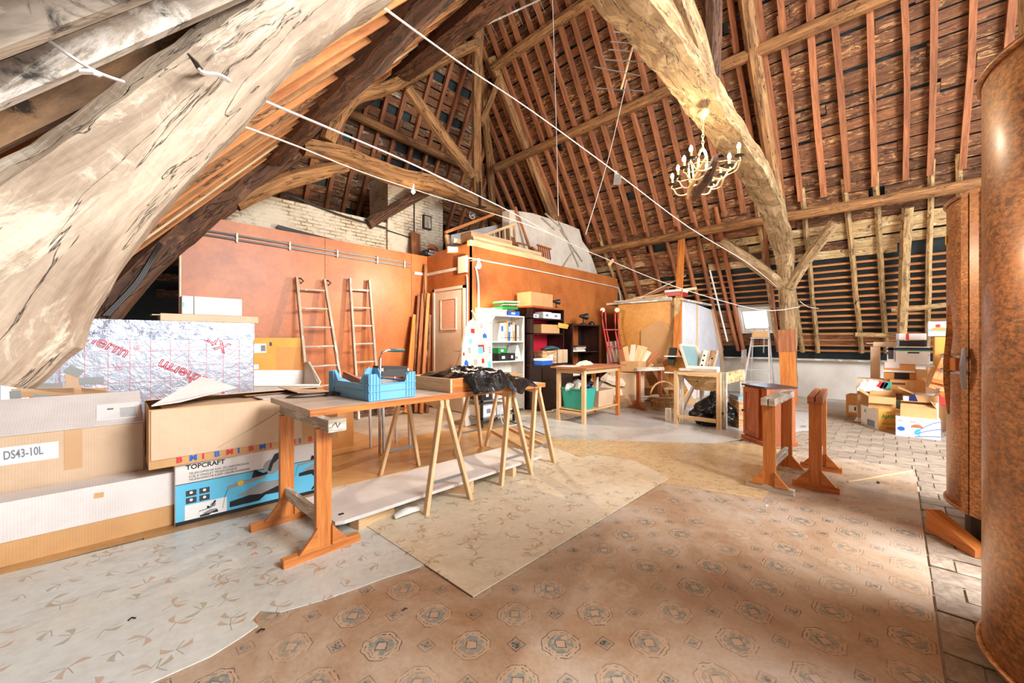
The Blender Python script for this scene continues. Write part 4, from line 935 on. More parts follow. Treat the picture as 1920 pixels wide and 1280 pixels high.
# --- ladders
def ladder(label, f0, f1, t0, t1, rungs, mat='pine', rw=.035, rd=.06, rung=.016, group=None, name='ladder', hooks=False, z0=.3, flat=False):
    root = thing(name, label, 'ladder', (Vector(f0) + Vector(f1)) / 2, group)
    f0, f1, t0, t1 = [Vector(p) for p in (f0, f1, t0, t1)]
    for a, b in ((f0, t0), (f1, t1)): MB().beam(a, b, rd, rw, up=(f1 - f0)).build('rail', mat, root, bevel=.004)
    H = (t0 - f0).length; n = rungs
    for i in range(n):
        k = (z0 + i * (H - z0 - .18) / (n - 1)) / H; a = f0.lerp(t0, k); b = f1.lerp(t1, k)
        mb = MB(); mb.beam(a, b, .04 if flat else rung * 2, rung * 1.3) if flat else mb.cyl(a, b, rung, 8); mb.build('rung', mat, root)
    if hooks:
        for p in (t0, t1): MB().tube([p + Vector((0, 0, -.02)), p + Vector((.05, -.03, -.02)), p + Vector((.09, -.02, -.05)), p + Vector((.05, -.02, -.09))], .012, 6).build('hook', 'iron', root)
    return root
ladder('wooden ladder with iron hooks leaning on the orange partition, nearer the foil boards', (2.03, 5.76, 0), (2.53, 5.76, 0), (2.0, 6.24, 2.13), (2.39, 6.24, 2.14), 7, hooks=True, mat='pine_grey')
ladder('narrower wooden ladder leaning on the orange partition, nearer the door', (2.80, 5.98, 0), (3.15, 5.98, 0), (2.78, 6.24, 2.20), (3.10, 6.24, 2.21), 7, mat='pine_grey')
# planks in the corner
for i, (u0, v0, u1, v1, Yb, Yt, w_, mt, lb) in enumerate(((762, 745, 778, 590, 5.9, 6.2, .10, 'pine_orange', 'short orange plank leaning in the corner by the door, outermost'), (776, 750, 786, 552, 5.9, 6.22, .07, 'board_red', 'dark narrow plank leaning in the corner by the door'), (782, 755, 795, 552, 5.8, 6.18, .11, 'plank_red', 'reddish plank leaning in the corner by the door'), (797, 758, 798, 495, 5.85, 6.22, .05, 'beam', 'tallest thin lath leaning in the corner by the door'), (790, 762, 803, 550, 5.7, 6.1, .06, 'rafter_orange', 'pale orange batten in front of the corner planks by the door'), (801, 760, 806, 590, 5.7, 6.14, .05, 'board_red', 'short dark batten against the door frame'))):
    a = PY(u0, v0, Yb); a.z = max(a.z, 0.02) if False else .01; b = PY(u1, v1, Yt); a = PY(u0, v0, Yb); a.z = .01
    one(MB().beam(a, b, w_, .025, up=(0, 1, 0)), 'plank', mt, lb, 'plank')

# --- surface conduits on the partitions
cd = thing('conduit', 'grey cable conduits with a junction box running along the orange partition', 'conduit', (WX0, WY1 - .03, 2.5))
Yc = WY1 - .02; zc = PY(365, 432, Yc).z
mb = MB(); a = PY(366, 429, Yc); b = PY(770, 494, Yc)
mb.cyl(a, b, .014, 8); a2 = PY(366, 437, Yc); b2 = PY(770, 501, Yc); mb.cyl(a2, b2, .014, 8); mb.build('pipe', 'grey', cd, smooth=True)
mb = MB()
for u in (444, 543, 632, 707, 758): p = a.lerp(b, (PY(u, 470, Yc).x - a.x) / (b.x - a.x)); MB().cb((p.x, Yc, p.z - .03), (.02, .04, .12)).build('clip', 'cream', cd)
p = PY(351, 429, Yc); MB().cb((p.x, Yc - .02, p.z), (.11, .07, .13)).build('junction_box', 'cream', cd, bevel=.006)
MB().tube([p + Vector((.01, -.02, -.06)), p + Vector((.01, -.02, -.12)), p + Vector((-.06, -.02, -.15)), p + Vector((-.07, -.02, -.3)), p + Vector((-.07, -.02, -1.25))], .014, 6, sub=3).build('pipe', 'cream', cd, smooth=True)
mb = MB()
for dx in (-.03, .03): mb.tube([p + Vector((dx, -.02, .06)), p + Vector((dx - .01, -.02, .2)), p + Vector((dx + .05, -.02, .3))], .01, 6, sub=3)
mb.build('cable', 'cream', cd)
mb = MB()
for dy in (0, .035, .07): mb.tube([p + Vector((-.05, -.02, .03 - dy)), p + Vector((-.18, -.05, -.02 - dy)), PY(290 + dy * 100, 470, 6.05), PY(252 + dy * 120, 530, 6.0), PY(193 + dy * 140, 592, 5.95)], .013, 6, sub=4)
mb.build('cable', 'darkwire', cd)
mb = MB(); mb.box((3.98, Yc - .012, 2.41), (CX - .01, Yc + .015, 2.46)); mb.box((CX - .035, 5.35, 2.41), (CX - .001, WY1 - .01, 2.46)); mb.build('trunking', 'white', cd)
c2 = thing('conduit', 'thin white conduit with junction boxes along the front partition above the ironing board', 'conduit', (CX, WY2 - .03, 2.4))
Y2 = WY2 - .02
mb = MB(); mb.tube([PY(878, 483, Y2), PY(1000, 506, Y2), PY(1145, 536, Y2), PY(1160, 540, Y2), PY(1163, 552, Y2), PY(1164, 580, Y2)], .013, 6); mb.tube([(CX + .10, Y2, 2.45), (CX + .16, Y2, 2.2), (CX + .17, Y2, 1.72)], .02, 6, sub=3); mb.tube([(CX - .03, 5.12, 2.3), (CX - .03, 5.1, 2.1), (CX - .03, 5.11, 1.0)], .012, 6, sub=3); mb.build('pipe', 'white', c2, smooth=True)
MB().box((CX - .06, 5.10, 2.34), (CX - .01, 5.32, 2.62)).build('distribution_box', 'cream', c2, bevel=.008)
MB().box((CX + .08, Y2 - .09, 1.56), (CX + .34, Y2 + .0, 1.76)).build('meter_box', 'cream', c2, bevel=.01)
MB().box((CX - .02, 5.085, 1.28), (CX - .002, 5.145, 1.46)).build('switch', 'cream', c2, bevel=.006)
MB().lathe([(0, 0), (.035, 0), (.035, .03), (0, .03)], (CX - .02, 5.12, 1.14), 10).build('round_switch', 'black', c2)
bl = thing('bare_bulb', 'bare lit bulb in a small holder on the front partition above the ironing board', 'lamp', (4.42, 4.98, 2.5))
MB().lathe([(0, -.05), (.02, -.048), (.032, -.02), (.034, .0), (.026, .025), (.014, .045)], (4.05, 4.60, 2.365), 14).build('bulb', 'bulb', bl, smooth=True)
MB().cyl((4.05, 4.60, 2.41), (4.05, 4.60, 2.46), .018, 10).build('holder', 'white', bl); MB().beam((4.05, 4.60, 2.46), (4.28, WY2, 2.53), .015, .015).build('bracket', 'white', bl)
at_ = thing('bare_bulb', 'small lit bulb hanging under the long tie beam before the chimney', 'lamp', PY(775, 358, 6.2))
MB().lathe([(0, -.05), (.03, -.02), (.034, .0), (.014, .045)], PY(775, 359, 6.15), 12).build('bulb', 'bulb', at_, smooth=True)
MB().cyl(PY(775, 352, 6.15), PY(775, 345, 6.15), .018, 10).build('holder', 'white', at_)

# ================================================================== ATTIC DECK ITEMS
struct(MB().box((1.25, 7.2, HT), (3.93, 7.35, 3.52)).build('wall_attic', 'brick'))
ch_ = struct(MB().box((3.94, 7.15, HT - .0), (5.25, 7.9, 4.5)).build('chimney_breast', 'brick')); ch_.name = 'trim_1'
MB().box((4.72, 7.10, 3.55), (4.92, 7.15, 3.85)).build('vent_frame', 'iron', ch_); MB().box((4.745, 7.09, 3.58), (4.895, 7.10, 3.82)).build('vent_door', 'pine_grey', ch_)
mb = MB(); mb.tube([(4.52, 7.13, 4.3), (4.52, 7.13, 3.35), (4.5, 7.13, 3.3), (3.9, 7.13, 3.36)], .012, 6); mb.tube([(3.9, 7.15, 3.40), (3.0, 7.17, 3.46), (2.0, 7.17, 3.62), (1.6, 7.16, 3.58), (1.45, 7.1, 3.3), (1.3, 7.1, 3.2)], .02, 6, sub=3); mb.build('pipe', 'darkwire', ch_)
one(MB().beam(PY(520, 425, 7.12), PY(640, 456, 7.12), .03, .06), 'plank', 'black', 'black tapered board lying before the whitewashed attic wall', 'plank')
one(MB().beam(PY(781, 482, 6.9), PY(779, 436, 7.05), .22, .02, up=(0, 1, 0)), 'plank', 'plank_red', 'short wide plank propped against the chimney', 'plank')
tb_ = thing('tool_bag', 'black tool bag with white lettering at the partition corner', 'bag', PY(810, 483, 6.45))
p = PY(810, 483, 6.4); p.z = HT; mb = MB(); mb.sweep([p + Vector((-.2, 0, .07)), p + Vector((0, 0, .085)), p + Vector((.2, 0, .07))], [(.16, .13), (.18, .16), (.16, .13)], 8, .012, .8, sub=3); mb.build('body', 'black', tb_)
text('ROOF', .06, frame(p + Vector((-.13, -.1, .08)), (1, 0, 0), (0, 0, 1)), 'paper', tb_, bold=.001); text('SYSTEM', .05, frame(p + Vector((-.15, -.1, .03)), (1, 0, 0), (0, 0, 1)), 'paper', tb_, bold=.001)
one(MB().cb(p + Vector((.02, 0, .2)), (.2, .1, .09), (0, 10, 20)), 'brick', 'plank_red', 'reddish brick lying on the black tool bag', 'brick')
# plastered gable fragment
gp = [(955, 393), (1000, 400), (1062, 420), (1086, 430), (1092, 452), (1104, 468), (1110, 484), (1119, 510), (1122, 545), (955, 545)]
pts = [PY(u, v, 5.55) for u, v in gp]; poly = [(p.x, p.z) for p in pts]; poly = [(x, max(z, HT - .02)) for x, z in poly]
g_ = MB(); g_.prism(poly, frame((0, 5.75, 0), (1, 0, 0), (0, 0, 1)), .2); struct(g_.build('wall_gable', 'plaster'))
gm = MB()
for (u0, v0, u1, v1) in ((1048, 415, 1085, 500), (1050, 430, 1092, 490), (1022, 400, 1050, 425), (1055, 500, 1075, 470), (1040, 430, 1015, 408)): gm.beam(PY(u0, v0, 5.53), PY(u1, v1, 5.53), .03, .025, up=(0, 1, 0))
one(gm, 'laths', 'pine_grey', 'thin grey laths fixed on the plastered gable fragment', 'laths')
# yellow timbers and planks lying on the front partition
def loose(name, label, p0, p1, w_, h_, mat, cat='plank', up=(0, 0, 1)): return one(MB().beam(p0, p1, w_, h_, up=up), name, mat, label, cat)
zt = HT + .09
loose('plank', 'long yellow board lying on the front partition, lowest of the stack', (CX + .1, 5.16, zt + .05), (6.15, 5.16, zt + .05), .12, .10, 'pine')
loose('plank', 'yellow board lying second in the stack on the front partition', (CX + .15, 5.36, zt + .13), (5.4, 5.34, zt + .13), .3, .16, 'pine')
loose('beam_offcut', 'stubby beam end poking out left above the door', PY(838, 468, 5.5), PY(880, 470, 5.35), .1, .09, 'pine')
loose('beam_offcut', 'stubby beam end poking out left above the door, upper one', PY(850, 452, 5.6), PY(895, 460, 5.4), .1, .08, 'pine')
_b, _t = PY(968, 472, 5.4), PY(944, 392, 5.9); _b = _t + (_b - _t) * ((_t.z - 2.80) / (_t.z - _b.z)); _b.y = max(_b.y, 5.3)
loose('plank', 'brown plank leaning on the tie beam end above the front partition', _b, _t, .16, .03, 'plank_red', up=(0, 1, 0))
loose('plank', 'narrow brown batten leaning beside the plastered gable fragment', PY(997, 476, 5.35), PY(966, 388, 5.52), .05, .03, 'plank_red', up=(0, 1, 0))
fr = thing('cot_side', 'wooden cot side with upright bars lying on the attic deck', 'railing', PY(930, 470, 5.45))
r0, r1, r2, r3 = PY(835, 436, 5.9), PY(925, 402, 5.75), PY(905, 442, 5.5), PY(965, 420, 5.5)
MB().beam(r0, r1, .06, .05).build('rail', 'pine_orange', fr); MB().beam(r2, r3, .06, .05).build('rail', 'pine', fr); MB().beam(PY(838, 440, 5.9), PY(842, 478, 5.9), .07, .05, up=(0, 1, 0)).build('post', 'pine', fr)
for i in range(7):
    k = i / 6; q = r2.lerp(r3, k); MB().beam(q, q + Vector((.02, -.0, -.33)), .03, .02, up=(0, 1, 0)).build('bar', 'pine', fr)
one(MB().quadbox([PY(846, 470, 6.0), PY(965, 440, 5.95), PY(962, 415, 5.95), PY(846, 440, 6.0)] + [q + Vector((0, .03, 0)) for q in (PY(846, 470, 6.0), PY(965, 440, 5.95), PY(962, 415, 5.95), PY(846, 440, 6.0))]), 'blue_sheet', 'greysheet', 'pale blue-grey sheet standing behind the cot side', 'sheet')
dk = thing('shutter', 'dark red slatted panel standing on the front partition', 'panel', PY(1022, 482, 5.3))
for i in range(6): MB().beam(PY(1012 + i * 4, 480 + i * 1.4, 5.3), PY(1009 + i * 4, 458 + i * 1.6, 5.32), .028, .02, up=(0, 1, 0)).build('slat', 'cherry', dk)
MB().beam(PY(1007, 459, 5.29), PY(1033, 467, 5.29), .03, .03).build('rail', 'cherry', dk)
dk = thing('picture_frame', 'brown frame leaning beside the dark red slatted panel', 'frame', PY(985, 470, 5.3))
for (a, b) in (((970, 455), (992, 460)), ((992, 460), (997, 480)), ((975, 476), (997, 480)), ((970, 455), (975, 476))): MB().beam(PY(*a, 5.3), PY(*b, 5.3), .03, .03, up=(0, 1, 0)).build('rail', 'plank_red', dk)
loose('plank', 'short brown block lying left of the dark red slatted panel', PY(996, 464, 5.25), PY(1012, 478, 5.25), .06, .04, 'plank_red')
wh = thing('wheel', 'small white wheel hanging in the dark behind the stirrup', 'wheel', PY(885, 404, 6.6))
F = frame(PY(885, 404, 6.6), (CA * 0 + 1, 0, 0), (0, 0, 1)); mb = MB(); mb.sweep([F @ Vector((math.cos(a) * .07, math.sin(a) * .07, 0)) for a in [i * .6283 for i in range(11)]], (.04, .03), 6, 0, 0); mb.build('tyre', 'white', wh); mb = MB(); mb.sweep([F @ Vector((0, 0, -.02)), F @ Vector((0, 0, .02))], (.05, .05), 8, 0, 0); mb.build('hub', 'white', wh)
# ================================================================== WORKBENCH GROUP
TX0, TX1, TY0, TY1, TZ = .84, 2.95, 2.40, 3.14, .775
wt = one(MB().box((TX0, TY0 + .02, TZ), (TX1, TY1, TZ + .035)), 'worktop', 'top', 'long pale worktop with an orange edge resting on trestles', 'table', bevel=.002)
MB().box((TX0 + .001, TY0, TZ - .004), (TX1, TY0 + .019, TZ + .034)).build('edge_strip', 'pine_orange', wt)
def stand(label, x0, y0, x1, y1, h, along, foot='pine_orange', topm='pine_grey', foots=.30, single=True, post=.075, double_top=True, group=None):
    """trestle with two posts on skid feet; (x0,y0) and (x1,y1) are the post positions"""
    root = thing('sawhorse', label, 'sawhorse', ((x0 + x1) / 2, (y0 + y1) / 2, 0), group)
    d = Vector((x1 - x0, y1 - y0, 0)).normalized(); n = Vector((-d.y, d.x, 0))
    for k, (x, y) in enumerate(((x0, y0), (x1, y1))):
        p = Vector((x, y, 0))
        MB().beam(p + Vector((0, 0, .05)), p + Vector((0, 0, h - .06)), .085, .035, up=d).build('post', foot, root, bevel=.002)
        MB().beam(p - n * foots / 2 + Vector((0, 0, .028)), p + n * foots / 2 + Vector((0, 0, .028)), .05, .05).build('foot', 'pine_grey' if 'grey' in label else foot, root, bevel=.003)
        for sgn in (-1, 1):
            F = frame(p + n * sgn * .04 + Vector((0, 0, .054)) - d * .011, n * sgn, (0, 0, 1)); MB().prism([(0, 0), (.095, 0), (.03, .075), (0, .115)] if sgn > 0 else [(0, 0), (.095, 0), (.03, .075), (0, .115)], F, .022 if sgn < 0 else -.022).build('gusset', foot, root)
    p0 = Vector((x0, y0, 0)); p1 = Vector((x1, y1, 0))
    MB().beam(p0 + Vector((0, 0, .2)), p1 + Vector((0, 0, .2)), .03, .07).build('stretcher', 'pine_grey', root, bevel=.002)
    tops = (-.027, .027) if double_top else (0,)
    for o_ in tops: MB().beam(p0 - d * .06 + n * o_ + Vector((0, 0, h - .03)), p1 + d * .06 + n * o_ + Vector((0, 0, h - .03)), .045, .06).build('top_rail', topm, root, bevel=.003)
    return root
sw = stand('orange pine sawhorse on skid feet carrying the near end of the worktop', .885, 2.33, .875, 2.92, TZ, 'y', foots=.42, double_top=False)
p = Vector((.885, 2.24, TZ - .035)); sc = MB(); sc.tube([p + Vector((.0, -.036, .0)), p + Vector((.02, -.037, .02)), p + Vector((.03, -.037, -.01)), p + Vector((.045, -.037, .015))], .0025, 4); sc.build('pencil_mark', 'ink', sw)
MB().cb(p + Vector((.03, 0, 0)), (.1, .07, .07)).build('end_block', 'pine_grey', sw, bevel=.003)
def trestle(label, xc, w_, y0, y1, skew=0, h=TZ, name='trestle'):
    root = thing(name, label, 'trestle', (xc, (y0 + y1) / 2, 0), 'folding A-frame trestles under the worktop')
    for y, dx in ((y0, 0), (y1, skew)):
        sy = .05 if y == y0 else -.05
        for s in (-1, 1):
            MB().beam((xc + dx + s * w_ / 2, y - sy, 0), (xc + dx + s * .022, y + sy * .4, h - .03), .042, .03, up=(1, 0, 0)).build('leg', 'pine', root, bevel=.003)
        MB().beam((xc + dx - w_ * .36, y - sy * .6, h * .27), (xc + dx + w_ * .36, y - sy * .6, h * .27), .003, .022).build('hinge_bar', 'galv', root)
    for s in (-1, 1):
        MB().beam((xc + s * .024, y0, h - .032), (xc + skew + s * .024, y1, h - .032), .03, .06).build('top_rail', 'pine', root, bevel=.003)
        if 'far end' in label or s < 0 and False: MB().beam((xc + s * w_ * .36, y0, h * .22), (xc + skew + s * w_ * .36, y1, h * .22), .02, .035).build('cross_rail', 'pine', root)
    return root
trestle('pale pine A-frame trestle under the worktop, nearest to the blue crate', 1.76, .40, 2.37, 3.28, .2)
trestle('pale pine A-frame trestle under the worktop, middle of the three', 2.50, .38, 2.40, 3.36, .35)
trestle('pale pine A-frame trestle under the far end of the worktop', 2.93, .36, 2.47, 3.34, .34)
# long low shelf board and blocks below
bd = one(MB().prism([(.99, 2.42), (1.04, 2.40), (2.92, 2.42), (2.94, 2.90), (1.0, 2.94), (.96, 2.9)], Matrix.Translation((0, 0, .10)), .022), 'long_board', 'pine_grey', 'long whitened board lying low between the trestle feet', 'board')
bd.data.materials.clear(); bd.data.materials.append(plain('whitened_board', (222, 216, 208), .4, dirt=.4, dirtc=(160, 142, 126), scale=3)); MB().cb((1.06, 2.5, .1235), (.03, .02, .004)).build('bolt', 'iron', bd)
for (x, y, r_, lb) in ((1.28, 2.52, 14, 'pine block under the near part of the long low board'), (1.95, 2.55, 30, 'pine block under the middle of the long low board'), (2.5, 2.6, 20, 'pine block under the far part of the long low board')):
    one(MB().cb((x, y, .049), (.07, .36, .098) if x > 1.3 else (.3, .09, .098), (0, 0, r_)), 'wood_block', 'pine', lb, 'block', bevel=.003)
sh = MB(); sh.sweep([(1.38, 2.42, .03), (1.46, 2.40, .05), (1.56, 2.41, .035)], [(.05, .02), (.07, .04), (.05, .03)], 8, .006, .3, sub=3); one(sh, 'rag', 'paper', 'small whitish crumpled packet beside the pine block under the board', 'packet')
# blue crate
def crate(label, c, sx, sy, h, rot, mat, group=None):
    root = thing('plastic_crate', label, 'crate', c); T = Matrix.Translation(c) @ Matrix.Rotation(R(rot), 4, 'Z')
    x, y = sx / 2, sy / 2; body = MB(); body.box((-x, -y, 0), (x, y, .006), 0, T)
    lo = h * .62
    # walls with a scooped top, made of convex pieces
    def wall(o, ex, L):
        F = T @ frame(o, ex, (0, 0, 1))
        body.prism([(0, 0), (L, 0), (L, lo), (0, lo)], F, .004)
        s = L * .14; body.prism([(0, lo), (s * 1.7, lo), (s, h), (0, h)], F, .004); body.prism([(L - s * 1.7, lo), (L, lo), (L, h), (L - s, h)], F, .004)
    wall((-x, -y, 0), (1, 0, 0), sx); wall((x, -y, 0), (0, 1, 0), sy); wall((x, y, 0), (-1, 0, 0), sx); wall((-x, y, 0), (0, -1, 0), sy)
    body.build('body', mat, root)
    for cx in (-1, 1):
        for cy in (-1, 1):
            rb = MB()
            rb.box((min(cx * x, cx * (x + .006)), min(cy * y, cy * (y - .07)), 0), (max(cx * x, cx * (x + .006)), max(cy * y, cy * (y - .07)), h), 0, T)
            for q in (0, .022, .044, .068):
                rb.box((cx * (x - q) - .002, cy * y - .001 if cy > 0 else cy * y - .010, 0), (cx * (x - q) + .002, cy * y + .010 if cy > 0 else cy * y + .001, h), 0, T)
                rb.box((cx * x - .001 if cx > 0 else cx * x - .010, cy * (y - q) - .002, 0), (cx * x + .010 if cx > 0 else cx * x + .001, cy * (y - q) + .002, h), 0, T)
            rb.build('corner_rib', mat, root)
    rim = MB()
    for z in (.001, h * .60, h * .33):
        t_ = .004; e = .011
        rim.box((-x - e, -y - e, z), (x + e, -y, z + t_), 0, T); rim.box((-x - e, y, z), (x + e, y + e, z + t_), 0, T); rim.box((-x - e, -y, z), (-x, y, z + t_), 0, T); rim.box((x, -y, z), (x + e, y, z + t_), 0, T)
        if z == h * .33: break
    rim.build('rim', mat, root)
    sl = MB()
    for fy in (-y - .0015, ):
        for gx in (-.1, .05):
            for i in range(5):
                for zz in (.03, .075): sl.box((gx + i * .012, fy, zz), (gx + i * .012 + .005, fy + .001, zz + .032), 0, T)
    for gy in (-.18, -.10, .0, .10):
        for i in range(5): sl.box((-x - .0015, gy + i * .012, .03), (-x - .0005, gy + i * .012 + .006, .055), 0, T)
    sl.build('slot', 'paper', root)
    return root, T
cr, T = crate('light blue plastic crate standing on the long worktop', (1.385, 2.75, TZ + .037), .34, .56, .175, 3, 'blue')
one(MB().beam(Vector((1.26, 2.93, .96)), Vector((1.40, 2.70, .85)), .05, .02, up=(1, 0, 0)), 'wood_offcut', 'plank_red', 'reddish wood offcut inside the light blue crate', 'offcut')
pb = MB(); pb.grid(lambda a, b: (1.29 + a * .22, 2.54 + b * .3, .90 + .02 * noise.noise(Vector((a * 4, b * 4, 3))) + .02 * math.sin(a * 6 + b * 5)), 12, 12); one(pb, 'plastic_bag', 'greysheet', 'greyish plastic film inside the light blue crate', 'bag', solid=.002)
cl = thing('cable', 'dark looped cable with a clamp on the worktop behind the blue crate', 'cable', (1.1, 3.0, TZ + .04))
z = TZ + .043; MB().tube([(1.20, 2.92, z), (1.0, 2.93, z), (.90, 3.0, z), (1.0, 3.07, z), (1.3, 3.08, z), (1.5, 3.1, z)], .005, 6, sub=5).build('cord', 'darkwire', cl)
mb = MB(); mb.sweep([(1.12, 2.88, z + .01), (1.17, 2.9, z + .02), (1.2, 2.86, z + .01)], (.03, .025), 6, .006, .5); mb.build('clamp', 'iron', cl)
# wooden trough + bag on the worktop
bx = thing('wooden_tray', 'open pine tray with an orange end standing on the worktop beside the blue crate', 'tray', (2.0, 2.75, TZ + .036))
a = PZ(851, 741, TZ + .036); b = PZ(771, 727, TZ + .036); z0 = TZ + .037; hh = .105
MB().beam((1.84, 2.96, z0 + hh / 2), (1.86, 2.425, z0 + hh / 2), .02, hh).build('long_side', 'pine', bx)
MB().beam((1.872, 2.435, z0 + hh / 2), (2.40, 2.435, z0 + hh / 2), .02, hh).build('end_board', 'pine_orange', bx)
MB().beam((1.86, 2.95, z0 + hh / 2), (2.40, 2.95, z0 + hh / 2), .02, hh).build('end_board', 'pine', bx)
def crumple(name, label, c, sx, sy, h, mat, seed, rot=0, cat='bag', nu=46, drape=None, amp=1.0):
    mb = MB(); T = Matrix.Rotation(R(rot), 3, 'Z')
    def f(a, b):
        x = (a - .5) * 2; y = (b - .5) * 2; e = max(0, 1 - (abs(x) ** 3)) * max(0, 1 - abs(y) ** 3)
        q = Vector((x * 2.2, y * 2.2, seed)); rdg = 1 - abs(noise.noise(q * 1.1)) * 2
        zz = h * e ** .5 * (.45 + .55 * rdg * amp) + .3 * h * e * noise.noise(q * 3.3)
        p = T @ Vector((x * sx / 2 * (1 + .12 * noise.noise(Vector((y * 2, seed, 1)))), y * sy / 2 * (1 + .15 * noise.noise(Vector((x * 2, seed, 5)))), 0))
        P = Vector(c) + p + Vector((0, 0, max(.002, zz)))
        if drape: P = drape(P)
        return P
    mb.grid(f, nu, nu); return one(mb, name, mat, label, cat, solid=.002)
def drp(P):
    k = max(0, min(1, (P.x - 2.36) / .2)); P.z -= .075 * k; k = max(0, min(1, (1.9 - P.x) / .2)); P.z -= .02 * k
    if P.y < TY0 + .02: P.z -= min(.10, (TY0 + .02 - P.y) * .9)
    return P
crumple('bin_bags', 'crumpled black plastic bags heaped over the far part of the worktop', (2.36, 2.66, TZ + .125), .84, .66, .085, 'bagfilm', 4.0, 6, drape=drp, nu=60)
crumple('tin_tray', 'small crumpled foil and paper lying behind the black bags', (1.95, 3.02, TZ + .038), .42, .14, .06, 'foiltape', 9.0, 5, cat='foil')
sb = MB(); sb.box((2.55, 2.62, TZ + .10), (2.86, 2.8, TZ + .112), 0); one(sb, 'magazine', 'card_orange', 'yellow-brown magazine lying at the end of the black bags', 'magazine')
# step stool with tall handle behind the bench
ss = thing('step_stool', 'grey step stool with a tall paint-stained handle behind the blue crate', 'stool', (1.9, 4.2, 0))
hp = [PY(712, 745, 4.0), PY(712, 672, 4.0), PY(716, 660, 4.0), PY(726, 656, 4.0), PY(757, 657, 4.1)]
h0 = hp[0].copy(); h0.z = 0; MB().tube([h0] + hp[:], .014, 8).build('handle', 'alu', ss, smooth=True); MB().tube([PY(730, 656.5, 4.02), PY(757, 657, 4.1)], .02, 8).build('grip', 'teal_dark', ss, smooth=True)
a = PY(716, 690, 4.0); b = PY(764, 690, 4.05); MB().quadbox([a + Vector((0, 0, -.01)), b + Vector((0, 0, -.01)), b + Vector((0, .2, -.01)), a + Vector((0, .2, -.01)), a + Vector((0, 0, .02)), b + Vector((0, 0, .02)), b + Vector((0, .2, .02)), a + Vector((0, .2, .02))]).build('step', 'dgrey', ss)
a1 = PY(716, 706, 3.95); b1 = PY(764, 706, 4.0); MB().quadbox([a1, b1, b1 + Vector((0, .02, 0)), a1 + Vector((0, .02, 0)), a, b, b + Vector((0, .02, 0)), a + Vector((0, .02, 0))]).build('spattered_board', 'dgrey', ss)
for q in (a, b, a + Vector((0, .3, 0)), b + Vector((0, .3, 0))): e = q.copy(); e.z = 0; MB().beam(e + Vector((0, -.05, 0)), q, .03, .02).build('leg', 'alu', ss)

# ================================================================== SAWHORSES ON THE RIGHT
stand('sawhorse with grey-painted feet and top, beside the small red-brown cabinet', 3.74, .735, 4.40, .73, .75, 'x', foot='pine_orange', topm='pine_grey', foots=.33)
stand('sawhorse with reddish varnished feet, nearest the pavers', 4.03, .475, 4.67, .51, .76, 'x', foot='pine_orange', topm='plank_red', foots=.31)
one(MB().beam((4.42, .30, .012), (5.2, -.1, .012), .012, .008), 'lath', 'pine', 'thin pale lath lying on the carpet beside the second sawhorse', 'lath')

# small cabinet
def local_box(T, root, name, mn, mx, mat, bevel=0): return MB().box(mn, mx, 0, T).build(name, mat, root, bevel=bevel)
C0 = Vector((5.27, 1.08, 0)); L0 = Vector((5.54, 1.37, 0)); ex = (C0 - L0).normalized(); ey = Vector((-ex.y, ex.x, 0))
cb_ = thing('wall_cabinet', 'small red-brown panelled cabinet standing on the floor beside the sawhorses', 'cabinet', (5.45, 1.1, 0))
Tc = frame(L0, ex, ey); Wc, Dc, Hc = (C0 - L0).length, .36, .665
local_box(Tc, cb_, 'body', (0, .02, .04), (Wc, Dc, Hc), 'cherry'); local_box(Tc, cb_, 'base', (-.02, -.015, 0), (Wc + .02, Dc + .02, .055), 'cherry', .006); local_box(Tc, cb_, 'top', (-.015, -.012, Hc), (Wc + .015, Dc + .015, Hc + .016), 'blackwood')
dd = local_box(Tc, cb_, 'door', (.012, .0, .075), (Wc - .1, .02, Hc - .02), 'cherry')
for mn, mx in (((.012, -.008, .075), (.06, 0, Hc - .02)), ((Wc - .148, -.008, .075), (Wc - .1, 0, Hc - .02)), ((.06, -.008, .075), (Wc - .148, 0, .13)), ((.06, -.008, Hc - .075), (Wc - .148, 0, Hc - .02))): local_box(Tc, dd, 'door_frame', mn, mx, 'cherry', .003)
MB().lathe([(0, 0), (.006, 0), (.006, .012), (.013, .018), (.013, .026), (0, .03)], (0, 0, 0), 10).build('knob', 'black', dd, origin=(0, 0, 0))
kn = [c for c in dd.children if c.name.startswith('knob')][0]; KT = Tc @ Matrix.Translation((.035, -.008, .36)) @ Matrix.Rotation(R(90), 4, 'X'); put(kn, None); kn.location = KT.to_translation(); kn.rotation_euler = KT.to_euler()

# ================================================================== SMALL TABLE WITH STORAGE BOXES
tt = thing('small_table', 'orange pine table with a lower shelf holding a teal crate', 'table', (5.33, 3.45, 0))
X0, X1, Y0_, Y1_, TH = 4.84, 5.86, 3.22, 3.72, .80
for (x, y) in ((X0, Y0_), (X0, Y1_ - .05), (X1 - .05, Y0_), (X1 - .05, Y1_ - .05)): MB().box((x, y, 0), (x + .055, y + .055, TH)).build('leg', 'pine_orange' if x > 5 else 'pine', tt, bevel=.003)
for mn, mx in (((X0 + .055, Y0_ + .01, TH - .07), (X1 - .05, Y0_ + .03, TH)), ((X0 + .01, Y0_ + .055, TH - .07), (X0 + .03, Y1_ - .05, TH)), ((X0 + .055, Y1_ - .03, TH - .07), (X1 - .05, Y1_ - .01, TH)), ((X0 + .005, Y0_ + .055, .13), (X0 + .03, Y1_ - .05, .19))): MB().box(mn, mx).build('rail', 'pine', tt)
MB().box((X0 + .005, Y0_ + .01, .18), (X1 - .01, Y1_ - .01, .198)).build('shelf', 'pine', tt)
MB().box((X0 - .05, Y0_ - .06, TH), (X1 + .12, Y1_ + .08, TH + .022)).build('table_top', 'plank_red', tt)
